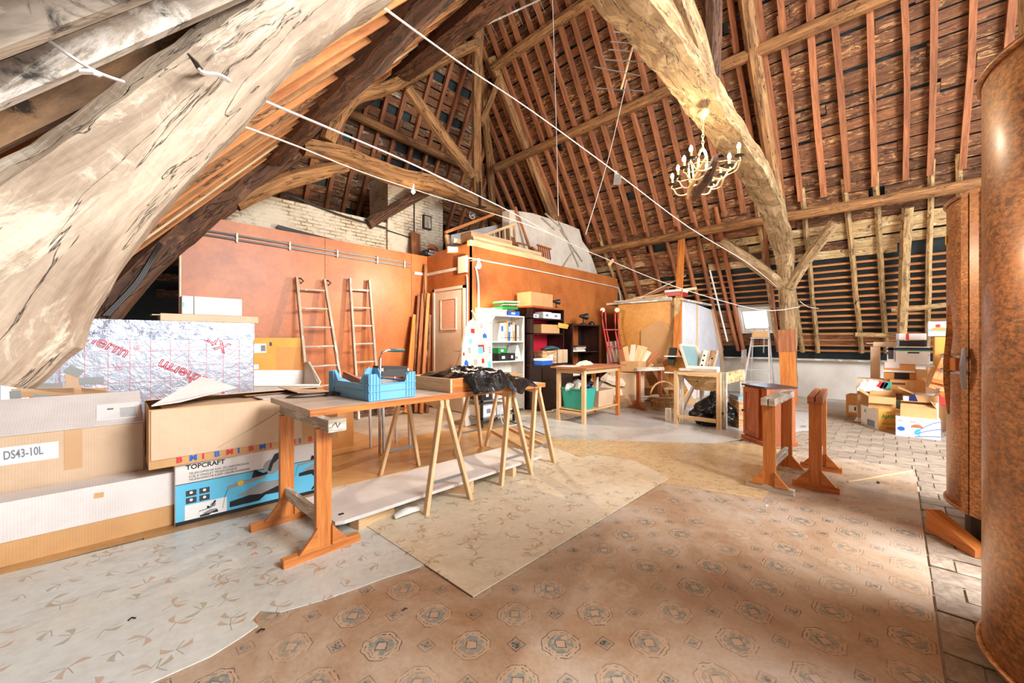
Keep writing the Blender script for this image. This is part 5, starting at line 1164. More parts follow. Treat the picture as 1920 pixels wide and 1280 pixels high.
def tub(name, label, mn, mx, mat, cat='crate', rim=True):
    root = thing(name, label, cat, ((mn[0] + mx[0]) / 2, (mn[1] + mx[1]) / 2, mn[2])); t_ = .006; k = .03
    mb = MB(); x0, y0, z0 = mn; x1, y1, z1 = mx
    def wl(a, b, c, d, n): mb.quadbox([a, b, c, d] + [Vector(q) + Vector(n) * t_ for q in (a, b, c, d)])
    lo = [(x0 + k, y0 + k, z0), (x1 - k, y0 + k, z0), (x1 - k, y1 - k, z0), (x0 + k, y1 - k, z0)]; hi = [(x0, y0, z1), (x1, y0, z1), (x1, y1, z1), (x0, y1, z1)]
    for i, n in enumerate(((0, 1, 0), (-1, 0, 0), (0, -1, 0), (1, 0, 0))): j = (i + 1) % 4; wl(lo[i], lo[j], hi[j], hi[i], n)
    mb.quadbox([lo[0], lo[1], lo[2], lo[3]] + [Vector(q) + Vector((0, 0, t_)) for q in lo]); mb.build('body', mat, root)
    if rim:
        r_ = MB(); e = .014
        for a, b in ((hi[0], hi[1]), (hi[1], hi[2]), (hi[2], hi[3]), (hi[3], hi[0])): r_.beam(a, b, .022, .018)
        r_.build('rim', mat, root)
    return root
tub('storage_crate', 'teal plastic crate full of rolled papers on the lower shelf of the small table', (4.88, 3.27, .20), (5.22, 3.66, .50), 'teal')
for i, (x, y, z, r_, mt, lb) in enumerate(((4.95, 3.55, .52, .05, 'paper', 'crumpled white bag in the teal crate, left'), (5.0, 3.42, .53, .055, 'cloth', 'pale cloth bundle in the teal crate'), (5.1, 3.52, .56, .06, 'greysheet', 'pale grey bundle sticking up from the teal crate'), (5.05, 3.32, .53, .045, 'inknavy', 'navy bottle in the teal crate'), (5.15, 3.33, .55, .04, 'black', 'black tool bundle in the teal crate'))):
    mb = MB(); mb.sweep([(x - .06, y, z - .05), (x, y + .02, z + .02), (x + .05, y - .02, z)], (r_ * 1.8, r_ * 1.6), 8, .02, .2, sub=4, seed=i); one(mb, 'bundle', mt, lb, 'bundle')
cbx = tub('cardboard_box', 'open pale carton with tool handles beside the teal crate on the shelf', (5.27, 3.25, .20), (5.76, 3.62, .45), 'card_pale', 'box', rim=False)
for i, (x, y, dx, mt) in enumerate(((5.4, 3.4, -.06, 'pine_grey'), (5.5, 3.45, .1, 'white'), (5.62, 3.5, .08, 'white'), (5.45, 3.5, -.12, 'black'))): one(MB().beam((x, y, .3), (x + dx, y + .03, .62), .02, .02, up=(0, 1, 0)), 'hand_tool', mt, ['greyed stick in the pale carton under the small table', 'upright white tool handle in the pale carton under the small table', 'tilted white tool handle in the pale carton, right', 'black tool handle in the pale carton, left'][i], 'tool')
crumple('work_gloves', 'pale crumpled gloves lying on the small table', (5.42, 3.6, TH + .024), .34, .18, .07, 'cloth', 3, 10, cat='gloves', nu=20)
one(MB().cb((5.0, 3.62, TH + .025), (.28, .3, .004), (0, 0, 8)), 'paper_sheet', 'paper', 'flat white papers on the left corner of the small table', 'paper')

# ================================================================== FRAME TABLE WITH HOPPER
ft = thing('frame_table', 'greyed timber frame table holding a tapered wooden hopper with a black bag below', 'table', (6.1, 2.0, 0))
for (x, y, mt) in ((5.79, 1.70, 'pine'), (5.79, 2.27, 'pine'), (5.90, 1.66, 'pine_grey'), (5.90, 2.24, 'pine_grey'), (6.75, 1.66, 'pine_grey'), (6.75, 2.24, 'pine_grey')): MB().box((x, y, 0), (x + .05, y + .055, .78)).build('leg', mt, ft, bevel=.003)
for mn, mx, mt in (((5.785, 1.755, .725), (5.815, 2.27, .78), 'pine'), ((5.785, 1.755, .10), (5.815, 2.27, .15), 'pine'), ((5.95, 1.67, .62), (6.8, 1.69, .78), 'board_pale'), ((5.95, 2.27, .7), (6.8, 2.29, .78), 'pine_grey'), ((5.9, 1.715, .72), (5.93, 2.24, .78), 'pine_grey')): MB().box(mn, mx).build('rail', mt, ft)
hp_ = MB(); zt, zb = .78, .50
def q4(a, b, c, d): 
    n = (Vector(b) - Vector(a)).cross(Vector(d) - Vector(a)).normalized() * .015; hp_.quadbox([a, b, c, d] + [Vector(q) + n for q in (a, b, c, d)])
A1, B1, C1_, D1 = (5.93, 1.70, .70), (6.75, 1.70, .70), (6.75, 2.26, .70), (5.93, 2.26, .70); A2, B2, C2_, D2 = (6.0, 1.86, zb), (6.6, 1.86, zb), (6.6, 2.1, zb), (6.0, 2.1, zb)
q4(A1, B1, B2, A2); q4(B1, C1_, C2_, B2); q4(C1_, D1, D2, C2_); q4(D1, A1, A2, D2); q4(A2, B2, C2_, D2); hp_.build('hopper', 'board_pale', ft)
MB().cb((5.86, 2.0, .80), (.16, .5, .035), (0, 0, 3)).build('edge_board', 'pine_grey', ft)
one(MB().beam((5.83, 1.74, .838), (5.86, 2.16, .838), .09, .035), 'board_offcut', 'paper', 'white board offcut lying on the front of the frame table', 'offcut')
bg_ = MB()
def bagf(a, b):
    th_ = a * 2 * math.pi; h_ = b; r_ = (.25 * math.sin(min(1, h_ * 1.02 + .12) * math.pi * .86 + .28) + .02); q = Vector((math.cos(th_) * 1.3, math.sin(th_) * 1.3, h_ * 3)); r_ *= 1 + .28 * noise.noise(q * 1.7) + .14 * (1 - 2 * abs(noise.noise(q * 3.6)))
    return (6.1 + r_ * math.cos(th_) * .85 + .04 * h_, 1.93 + r_ * math.sin(th_) * .95 - .06 * h_, .01 + .48 * h_)
bg_.grid(bagf, 64, 40); one(bg_, 'bin_bag', 'bagfilm', 'full black bin bag under the frame table', 'bag')
cs = thing('wooden_chest', 'rough stained wooden crate on the floor between the frame table and the small cabinet', 'crate', (6.45, 1.5, 0))
Tb = frame((6.1, 1.56, 0), (.55, -.835, 0), (.835, .55, 0)); 
for i in range(3): local_box(Tb, cs, 'front_board', (0, 0, .005 + i * .125), (.42, .018, .125 + i * .125), 'chest'); local_box(Tb, cs, 'side_board', (.40, .02, .005 + i * .125), (.42, .40, .125 + i * .125), 'pine_grey'); local_box(Tb, cs, 'side_board', (0, .02, .005 + i * .125), (.02, .40, .125 + i * .125), 'chest')
local_box(Tb, cs, 'lid', (-.01, -.01, .378), (.43, .41, .392), 'pine_grey')
one(MB().box((.0, .02, .395), (.40, .38, .44), 0, Tb), 'pane', 'glassgrey', 'pale sheet lying on the rough stained crate', 'sheet')
one(MB().box((.46, .3, 0), (.52, .7, .30), 0, Tb) , 'concrete_block', 'plaster', 'grey block on the floor behind the rough crate', 'block')
one(MB().cb((5.92, 2.46, .10), (.1, .08, .20), (0, 0, 20)), 'concrete_block', 'plaster', 'pale block beside the left leg of the frame table', 'block')
# ================================================================== IRONING BOARD, BOOKCASE, SHELVES
ib = thing('ironing_board', 'folded ironing board with a cream cover printed with small houses, leaning on the white bookcase', 'ironing board', (4.35, 4.45, 0))
bl_, br_ = PY(863, 700, 4.48), PY(922, 700, 4.62); exi = Vector((br_.x - bl_.x, br_.y - bl_.y, 0)).normalized(); eyi = Vector((0, .12, 1)).normalized()
base = Vector((bl_.x, bl_.y, 0)); base = base - Vector((0, .08, 0)); Fi = frame(base, exi, eyi); Wi = (br_ - bl_).length
prof = [(0, .0), (Wi, .0), (Wi, 1.20), (Wi * .98, 1.38), (Wi * .90, 1.50), (Wi * .74, 1.575), (Wi * .56, 1.58), (Wi * .40, 1.52), (Wi * .22, 1.38), (Wi * .08, 1.12), (0, .8)]
MB().prism(prof, Fi, .03).build('cover', plain('cream_printed_cover', (228, 212, 188), .8, dirt=.1), ib)
random.seed(4)
spots = [(.18, 1.33, .07, .06, 'inkred'), (.33, 1.42, .06, .07, 'inkgrey'), (.36, 1.26, .08, .07, 'inkblue'), (.14, 1.17, .06, .07, 'blue'), (.27, 1.04, .12, .10, 'inkred'), (.27, 1.02, .09, .09, 'cyan'), (.12, 1.04, .05, .07, 'inkgrey'), (.05, .84, .07, .09, 'inkblue'), (.19, .86, .07, .07, 'inkgrey'), (.31, .87, .05, .06, 'inkred'), (.40, .80, .07, .08, 'cyan'), (.27, .70, .09, .10, 'inkblue'), (.44, 1.02, .04, .1, 'inkgrey'), (.04, 1.0, .03, .04, 'inkred'), (.14, .66, .08, .08, 'inkgrey'), (.38, .58, .08, .04, 'inkpink'), (.41, .64, .03, .03, 'inkred'), (.46, .6, .05, .08, 'inkgrey'), (.06, .6, .05, .09, 'inkpink')]
for (x, z, w_, h_, mt) in spots:
    w_ *= 1.25; h_ *= 1.15
    mb = MB(); k = Wi / .48
    if mt in ('inkblue',): mb.prism([(x * k, z), (x * k + w_, z), (x * k + w_, z + h_ * .6), (x * k + w_ / 2, z + h_), (x * k, z + h_ * .6)], Fi @ Matrix.Translation((0, 0, .03)), .002)
    elif mt == 'inkgrey':
        for i in range(3):
            for j in range(3): mb.box((x * k + i * w_ / 3, z + j * h_ / 3, .03), (x * k + i * w_ / 3 + w_ / 4.4, z + j * h_ / 3 + h_ / 4.4, .032), 0, Fi)
    else: mb.box((x * k, z, .03), (x * k + w_, z + h_, .0315 if mt != 'cyan' else .033), 0, Fi)
    mb.build('cover_print', mt, ib)
for u0, v0, u1, v1 in ((885, 582, 893, 600), (931, 584, 920, 605), (893, 598, 905, 594)): MB().cyl(PY(u0, v0, 4.62), PY(u1, v1, 4.60), .018, 8).build('leg_tube', 'cream', ib)
# white bookcase
bc = thing('bookcase', 'white open bookcase filled with binders behind the ironing board', 'bookcase', (4.85, 4.9, 0))
BX0, BX1, BY0, BY1, BZ = 4.42, 5.22, 4.72, 5.03, 1.62
for mn, mx, nm in (((BX0, BY0, 0), (BX0 + .022, BY1, BZ), 'side_panel'), ((BX1 - .022, BY0, 0), (BX1, BY1, BZ), 'side_panel'), ((BX0, BY1 - .006, 0), (BX1, BY1, BZ), 'back_panel'), ((BX0, BY0, BZ), (BX1, BY1, BZ + .022), 'top_panel')): MB().box(mn, mx).build(nm, 'white', bc)
shz = [.06, .54, .875, 1.205]
for z in shz: MB().box((BX0 + .022, BY0, z - .02), (BX1 - .022, BY1 - .006, z)).build('shelf', 'white', bc)
bk = [(.07, .30, 'paper', 'white binder with a blue spine band'), (.075, .31, 'greysheet', 'pale grey binder'), (.035, .34, 'card_yellow', 'slim tan file, tallest in the row'), (.05, .29, 'inkblue', 'bright blue binder'), (.06, .28, 'cream', 'cream binder with a finger hole'), (.055, .32, 'card', 'tan binder with dark spine stripes'), (.045, .28, 'dgrey', 'dark grey binder'), (.06, .27, 'cream', 'last cream binder before the bookcase side'), ]
x = BX0 + .235
for w_, h_, mt, lb in bk:
    b_ = thing('binder', lb + ', on the upper shelf of the white bookcase', 'binder', (x + w_ / 2, 4.86, 1.206), 'binders on the upper bookcase shelf')
    MB().box((x, BY0 + .02, 1.206), (x + w_ - .004, BY0 + .26, 1.206 + h_)).build('cover', mt, b_)
    if mt in ('cream', 'inkblue', 'paper', 'card'): MB().box((x + .012, BY0 + .017, 1.206 + h_ * .55), (x + w_ - .014, BY0 + .02, 1.206 + h_ * .85)).build('spine_label', 'paper' if mt != 'paper' else 'inkblue', b_)
    MB().box((x + w_ / 2 - .01, BY0 + .0165, 1.206 + .05), (x + w_ / 2 + .008, BY0 + .02, 1.206 + .068)).build('finger_hole', 'ink', b_)
    x += w_
def bxi(nm, mn, mx, mt, lb, cat='box', g=None, parts=None):
    root = thing(nm, lb, cat, ((mn[0] + mx[0]) / 2, (mn[1] + mx[1]) / 2, mn[2]), g); MB().box(mn, mx).build('body', mt, root, bevel=.003)
    for (pn, a, b, m2) in (parts or []): MB().box(a, b).build(pn, m2, root)
    return root
def frontbox(nm, X0, X1, Yf, d, z0, z1, mt, lb, cat='box', lid=None, g=None):
    p = [('lid', (X0 - .004, Yf - .004, z1 - (z1 - z0) * .3), (X1 + .004, Yf + d + .004, z1 + .003), lid)] if lid else [('tape', (X0 + (X1 - X0) * .44, Yf - .0015, z0 + .001), (X0 + (X1 - X0) * .56, Yf + d + .0015, z1 + .0015), 'tape')] if mt.startswith('card') else [('label', (X0 + (X1 - X0) * .3, Yf - .002, z0 + (z1 - z0) * .3), (X0 + (X1 - X0) * .6, Yf, z0 + (z1 - z0) * .7), 'paper' if mt not in ('paper', 'white') else 'inkgrey')]
    return bxi(nm, (X0, Yf, z0), (X1, Yf + d, z1), mt, lb, cat, g, p)
frontbox('storage_box', 4.62, 4.86, 4.75, .22, .876, .99, 'black', 'black open bin on the middle shelf of the bookcase, left')
frontbox('storage_box', 4.87, 5.02, 4.75, .22, .876, 1.0, 'black', 'black open bin on the middle shelf of the bookcase, right')
frontbox('storage_box', 4.66, 4.86, 4.80, .2, 1.003, 1.09, 'green', 'green box on top of the black bins in the bookcase')
mf = thing('magazine_file', 'white slanted magazine file at the right of the middle bookcase shelf', 'file box', (5.1, 4.85, .876)); MB().prism([(0, 0), (.15, 0), (.15, .07), (.08, .26), (.05, .26), (0, .1)], frame((5.04, 4.98, .877), (1, 0, 0), (0, 0, 1)), .2).build('body', 'paper', mf); MB().box((5.05, 4.775, .90), (5.11, 4.779, .94)).build('label', 'inkgrey', mf)
frontbox('cardboard_box', 4.66, 4.84, 4.76, .2, .541, .60, 'card', 'flat brown carton on the lower bookcase shelf'); frontbox('cardboard_box', 4.88, 5.06, 4.78, .2, .541, .66, 'card_pale', 'pale carton on the lower bookcase shelf, right'); frontbox('cardboard_box', 4.7, 4.95, 4.8, .18, .66 - .055, .66, 'card_orange', 'orange carton stacked on the lower bookcase shelf')
frontbox('drawer_box', 4.44, 4.80, 4.74, .26, BZ + .023, BZ + .12, 'cream', 'cream box on top of the white bookcase', lid='white')
frontbox('file_box', 4.82, 5.12, 4.74, .2, BZ + .023, BZ + .10, 'inkblue', 'blue patterned box on top of the white bookcase')
for i, (dz, mt, lb, r_) in enumerate(((0, 'green', 'bright green folder in the pile on the bookcase top', 4), (.055, 'card_pale', 'pale papers in the pile on the bookcase top', -3), (.085, 'inkgreen', 'yellow-green folder edge in the pile on the bookcase top', 6), (.105, 'paper', 'white paper sheaf topmost in the pile on the bookcase', -5))):
    one(MB().cb((4.86 + .04 * (i % 2), 4.84, BZ + .15 + dz), (.40, .24, .05 if i == 0 else .022), (0, -3, r_)), 'folder', mt, lb, 'folder')
# dark red shelf unit
rs = thing('shelf_unit', 'tall black-brown shelf unit with a dark red back wall and doors below', 'shelf unit', (5.75, 4.8, 0))
RX0, RX1, RY0, RY1, RZ = 5.30, 6.22, 4.60, 5.02, 1.80
for mn, mx, nm, mt in (((RX0, RY0, .78), (RX0 + .025, RY1, RZ), 'side_panel', 'blackwood'), ((RX1 - .025, RY0, .78), (RX1, RY1, RZ), 'side_panel', 'blackwood'), ((RX0 + .026, RY1 - .02, .8), (RX1 - .026, RY1 - .01, RZ), 'back_panel', 'redboard'), ((RX0 - .01, RY0 - .01, RZ), (RX1 + .01, RY1, RZ + .03), 'top_panel', 'cherry'),
    ((RX0, RY0, 1.33), (RX1, RY1 - .02, 1.35), 'shelf', 'blackwood'), ((RX0, RY0, 1.60), (RX1, RY1 - .02, 1.62), 'shelf', 'blackwood'), ((RX0 - .01, 4.40, 0), (RX1, RY1, .76), 'base_cabinet', 'blackwood'), ((RX0 - .02, 4.38, .76), (RX1 + .01, RY1, .785), 'counter', 'blackwood'), ((5.32, 4.388, .06), (5.76, 4.399, .52), 'door', 'blackwood'), ((5.77, 4.388, .06), (6.2, 4.399, .52), 'door', 'blackwood'), ((5.32, 4.388, .54), (6.2, 4.399, .74), 'drawer', 'blackwood')):
    MB().box(mn, mx).build(nm, mt, rs)
for i, (X0, X1, Yf, d, z0, z1, mt, lb) in enumerate(((5.36, 5.52, 4.64, .18, 1.621, 1.69, 'white', 'small white box on the top shelf of the red shelf unit, left'), (5.62, 5.86, 4.62, .2, 1.621, 1.74, 'paper', 'white box on the top shelf of the red shelf unit, middle'), (5.87, 6.14, 4.62, .2, 1.621, 1.73, 'paper', 'white box on the top shelf of the red shelf unit, right'), (5.55, 6.05, 4.58, .3, 1.351, 1.51, 'card', 'brown carton with an open flap on the middle shelf of the red shelf unit'), (5.58, 5.86, 4.5, .3, .80, 1.03, 'chest', 'small wooden crate on the counter of the red shelf unit'), (5.9, 6.20, 4.5, .3, .80, 1.05, 'card_pale', 'pale slatted box beside the wooden crate on the red shelf unit'))):
    frontbox('cardboard_box' if mt.startswith('card') else 'storage_box', X0, X1, Yf, d, z0, z1, mt, lb)
frontbox('storage_box', 5.34, 5.62, 4.41, .2, .786, .90, 'inkblue', 'blue and white box at the front left of the shelf unit counter', lid='paper')
one(MB().sweep([(5.6, 4.62, 1.06), (5.8, 4.6, 1.09), (6.05, 4.64, 1.06)], [(.14, .04), (.2, .07), (.12, .04)], 8, .01, .4, sub=3), 'cloth', 'teal_dark', 'dark teal cloth lying on the small wooden crate', 'cloth')
one(MB().quadbox([(5.98, 4.56, 1.46), (6.22, 4.52, 1.44), (6.24, 4.50, 1.52), (6.0, 4.56, 1.55), (5.98, 4.57, 1.46), (6.22, 4.53, 1.44), (6.24, 4.51, 1.52), (6.0, 4.57, 1.55)]), 'card_flap', 'card_yellow', 'yellow card sheet sticking out of the carton in the red shelf unit', 'sheet')
rr, T = carton('tan carton on top of the red shelf unit', (5.63, 4.82), (.66, .32, .25), 2, RZ + .031, 'card')
def lamp_thing(label, c, s=1.0):
    root = thing('desk_lamp', label, 'lamp', c); c = Vector(c)
    MB().lathe([(0, 0), (.06 * s, 0), (.06 * s, .015 * s), (.02 * s, .03 * s), (0, .03 * s)], c, 12).build('base', 'black', root)
    MB().cyl(c + Vector((0, 0, .02 * s)), c + Vector((0, 0, .13 * s)), .01 * s, 6).build('stem', 'black', root)
    MB().sweep([c + Vector((-.09, 0, .13)) * s, c + Vector((0, -.01, .13)) * s, c + Vector((.06, -.03, .13)) * s], [(.04 * s, .04 * s), (.08 * s, .08 * s), (.11 * s, .11 * s)], 10, 0, 0).build('head', 'black', root)
    MB().cyl(c + Vector((.061, -.031, .13)) * s, c + Vector((.066, -.034, .13)) * s, .04 * s, 10).build('lens', 'paper', root)
lamp_thing('small black lamp on the right end of the red shelf unit', (6.1, 4.7, RZ + .03)); 
# black open shelf
bs = thing('shelf_unit', 'lower black open shelf unit beside the dark red one', 'shelf unit', (6.95, 4.8, 0))
for mn, mx, nm, mt in (((6.42, 4.55, 0), (6.45, 5.02, 1.52), 'side_panel', 'blackwood'), ((7.38, 4.55, 0), (7.41, 5.02, 1.52), 'side_panel', 'blackwood'), ((6.42, 4.54, 1.52), (7.42, 5.02, 1.55), 'top_panel', 'blackwood'), ((7.27, 5.0, 0), (7.38, 5.02, 1.52), 'back_panel', 'black'), ((6.45, 5.0, 0), (7.269, 5.02, 1.52), 'back_panel', 'cherry'), ((6.45, 4.56, .98), (7.38, 5.0, 1.0), 'shelf', 'blackwood'), ((6.45, 4.56, .5), (7.38, 5.0, .52), 'shelf', 'blackwood'), ((6.45, 4.56, .05), (7.38, 5.0, .07), 'shelf', 'blackwood')): MB().box(mn, mx).build(nm, mt, bs)
for i in range(4): one(MB().cb((6.72 + .03 * i, 4.72, 1.012 + i * .03), (.42 - .04 * i, .26, .026), (0, 0, random.uniform(-8, 8))), 'paper_pile', ('paper', 'cream', 'card_pale', 'dgrey')[i], ('white papers at the bottom of the pile in the black shelf unit', 'cream folder in the pile in the black shelf unit', 'tan folder in the pile in the black shelf unit', 'dark book on top of the pile in the black shelf unit')[i], 'papers')
frontbox('storage_box', 6.5, 6.75, 4.6, .2, .521, .65, 'paper', 'pale box on the low shelf of the black shelf unit'); lamp_thing('black spotlight pair standing on the black open shelf unit', (7.02, 4.7, 1.55), 1.3); one(MB().lathe([(0, 0), (.07, 0), (.07, .04), (.02, .08), (0, .08)], (7.3, 4.68, 1.55), 12), 'spotlight_base', 'black', 'round black base beside the black spotlight', 'base')
# ================================================================== YELLOW CLOSET
yc = thing('closet', 'plank closet with a yellow front and grey-white side panels under the roof slope', 'closet', (8.4, 3.8, 0))
cz = lambda u, v: PX(u, v, 7.8)
MB().box((7.8, 3.16, 0), (7.83, 4.33, 1.99)).build('front_panel', 'hard_y', yc)
MB().prism([(0, 0), (.62, 0), (.62, 1.45), (.55, 1.54), (.40, 1.62), (.22, 1.56), (.06, 1.46), (0, 1.42)], frame((7.79, 3.80, 0), (0, -1, 0), (0, 0, 1)), .015).build('arched_panel', 'card', yc)
MB().sweep([(7.83, 3.10, 0), (7.82, 3.11, 1.0), (7.83, 3.10, 2.04)], (.15, .15), 6, .012, .9, sub=4).build('corner_post', 'rafter_pale', yc)
MB().box((7.86, 3.03, 0), (7.95, 3.06, 2.0)).build('edge_board', 'pine_orange', yc)
xr = lambda z: (16.0 - z) / 1.45
MB().prism([(7.95, 0), (8.78, 0), (8.78, 1.99), (7.95, 2.0)], frame((0, 3.07, 0), (1, 0, 0), (0, 0, 1)), .02).build('side_panel', 'wpanel', yc)
MB().box((8.785, 3.04, 0), (8.85, 3.06, 1.98)).build('cover_strip', 'pine', yc)
MB().prism([(8.855, 0), (10.55, 0), (10.5, .8), (10.2, 1.35), (9.75, 1.92), (8.855, 1.98)], frame((0, 3.07, 0), (1, 0, 0), (0, 0, 1)), .02).build('side_panel', 'wpanel', yc)
MB().sweep([(9.75, 3.045, 1.93), (10.2, 3.04, 1.32), (10.45, 3.03, .7), (10.5, 3.03, .1)], [(.12, .03), (.2, .03), (.2, .03), (.16, .03)], 4, 0, .8, up=(0, 1, 0), sub=4).build('curved_edge', 'card_pale', yc)
MB().box((7.78, 3.0, 2.0), (9.6, 4.6, 2.04)).build('roof_board', 'pine_grey', yc)
for i, (p0, p1, w_, h_, mt, lb) in enumerate((((7.8, 4.4, 2.06), (7.85, 3.2, 2.06), .1, .03, 'pine_grey', 'greyed board lying along the front of the closet roof'), ((8.0, 4.2, 2.1), (7.9, 3.3, 2.1), .12, .03, 'board_pale', 'wormy board second in the pile on the closet roof'), ((8.1, 4.1, 2.14), (8.0, 3.1, 2.16), .12, .03, 'pine', 'pale board in the pile on the closet roof'), ((8.3, 4.3, 2.08), (8.4, 3.5, 2.32), .2, .05, 'plank_red', 'reddish slotted board tilted on the closet roof'), ((8.0, 4.0, 2.1), (8.2, 3.05, 2.52), .03, .02, 'pine_grey', 'thin grey stick slanting up from the closet roof'), ((8.0, 3.3, 2.2), (8.6, 3.0, 2.3), .06, .05, 'pine', 'pale batten on the closet roof behind the red box'))): loose('board', lb, p0, p1, w_, h_, mt, 'board')
frontbox('storage_box', 7.9, 8.3, 3.05, .3, 2.10, 2.22, 'red', 'red and white box on the closet roof', lid='paper')
# tall plank leaning on the lowest purlin
loose('tall_plank', 'tall narrow orange plank leaning up against the lowest purlin in front of the closet', PX(1250, 760, 7.05) * Vector((1, 1, 0)) if False else (7.12, 2.86, 0.01), PX(1278, 449, 8.40), .13, .03, 'pine_orange', up=(1, 0, 0))
loose('lath', 'thin white strip leaning along the rafters right of the closet', PX(1364, 640, 9.9), PX(1331, 506, 9.2), .025, .02, 'paper', 'lath')
# red folding ladder
rl = thing('folding_ladder', 'red tubular folding ladder leaning beside the black shelf unit', 'ladder', (7.3, 4.1, 0))
for (a_, b_, c_) in (((1128, 582, 7.35), (1133, 622, 7.3), (1158, 750, 7.0)), ((1135, 582, 7.4), (1138, 622, 7.38), (1166, 750, 7.1)), ((1154, 584, 7.55), (1155, 625, 7.5), (1180, 750, 7.2)), ((1160, 584, 7.6), (1160, 625, 7.6), (1186, 750, 7.3))):
    pts = [PX(u, v, X) for u, v, X in (a_, b_, c_)]; pts[-1].z = max(pts[-1].z, .02); MB().tube(pts, .018, 8, sub=3).build('rail', 'red', rl, smooth=True)
for (u0, u1, v) in ((1133, 1158, 618), (1140, 1164, 650), (1147, 1170, 680)): MB().cyl(PX(u0, v, 7.32), PX(u1, v, 7.5), .014, 6).build('rung', 'red', rl)
for u, X in ((1130, 7.36), (1157, 7.56)): MB().cyl(PX(u, 581, X), PX(u, 581, X + .06), .05, 12).build('hinge', 'cream', rl)
# clutter in front of the closet
rr, T, w_, d_, h_ = cartX('tan carton full of wood offcuts in front of the yellow closet', 1163, 1197, 678, 697, 6.75, .3, 'card', tape=False)
bse = PX(1180, 697, 6.9); one(MB().box((6.72, bse.y - .2, 0), (7.1, bse.y + .3, bse.z - .002)), 'cardboard_box', 'card_pale', 'pale carton under the tan carton of offcuts', 'box')
offs = [(1168, 682, 1163, 655, .12, 'plank_red', 'reddish round-ended offcut, leftmost in the carton'), (1178, 682, 1172, 650, .1, 'pine', 'pale pine offcut second from the left in the carton'), (1183, 682, 1188, 646, .09, 'cream', 'cream offcut pointing straight up in the carton'), (1190, 684, 1201, 648, .11, 'pine', 'broad pine offcut in the middle of the carton'), (1196, 684, 1210, 650, .08, 'pine', 'narrow pine offcut right of the middle in the carton'), (1199, 686, 1216, 658, .12, 'cream', 'rightmost cream offcut in the carton'), (1186, 686, 1192, 664, .07, 'purple', 'dark purple triangular offcut in the carton'), (1201, 690, 1222, 678, .16, 'card', 'brown card sheet slanting right out of the carton'), (1206, 688, 1236, 660, .1, 'plank_red', 'brown block behind the offcut carton')]
for i, (u0, v0, u1, v1, w_, mt, lb) in enumerate(offs): loose('wood_offcut', lb, PX(u0, v0, 6.95 + i * .02), PX(u1, v1, 7.05 + i * .02), w_, .02, mt, 'offcut', up=(1, 0, 0))
for i, (u0, v0, u1, v1, X, w_, mt, lb) in enumerate(((1149, 720, 1146, 640, 7.45, .22, 'pine_grey', 'mottled board leaning behind the red ladder'), (1160, 715, 1154, 642, 7.5, .25, 'board_pale', 'pale chipboard piece standing right of the red ladder'), (1172, 760, 1160, 690, 7.2, .28, 'plank_red', 'reddish panel leaning beyond the small table'))): loose('board', lb, PX(u0, v0, X), PX(u1, v1, X + .1), w_, .02, mt, 'board', up=(1, 0, 0))
mb = MB(); mb.sweep([(6.9, 3.95, .03), (6.92, 3.9, .22), (6.95, 3.85, .45), (6.98, 3.83, .6)], [(.5, .6), (.6, .7), (.55, .66), (.3, .4)], 12, .05, .5, sub=4); one(mb, 'white_sack', 'cloth', 'bulging off-white sack under the offcut carton', 'sack')
one(MB().box((6.4, 3.65, 0), (6.62, 4.0, .11)), 'brick_stack', 'board_pale', 'low yellowish block on the floor below the white sack', 'block')
one(MB().box((6.42, 3.55, .115), (6.64, 3.95, .22)), 'brick_stack', 'chest', 'striped box on the low yellowish block below the white sack', 'block')
stand('small red-orange sawhorse standing behind the wicker basket', 6.62, 3.28, 7.05, 3.08, .74, 'x', foot='cherry', topm='pine_grey', foots=.42)
bsk = thing('wicker_basket', 'round wicker basket with a tall hoop handle on the floor', 'basket', (6.9, 2.95, 0)); c = (6.9, 2.95, 0)
MB().lathe([(0, .01), (.15, .01), (.165, .03), (.185, .12), (.205, .22), (.2, .23), (.18, .13), (.155, .04), (0, .03)], c, 28).build('body', 'wicker', bsk)
mb = MB()
for k in range(28):
    a = k * 2 * math.pi / 28; mb.tube([(c[0] + math.cos(a) * r_, c[1] + math.sin(a) * r_, z) for r_, z in ((.16, .01), (.19, .12), (.212, .235))], .007, 4)
o = mb.build('stakes', 'wicker', bsk); o['kind'] = 'stuff'
for z, r_ in ((.235, .212), (.16, .202), (.03, .17)): MB().tube([(c[0] + math.cos(a) * r_, c[1] + math.sin(a) * r_, z) for a in [i * math.pi / 12 for i in range(25)]], .013, 6, jit=.003).build('band', 'wicker', bsk)
MB().tube([(c[0] + .1 * math.cos(a) * 1.6, c[1] - .19 * math.cos(a) * .9, .22 + .28 * math.sin(a)) for a in [i * math.pi / 10 for i in range(11)]], .014, 8, jit=.002).build('handle', 'wicker', bsk)
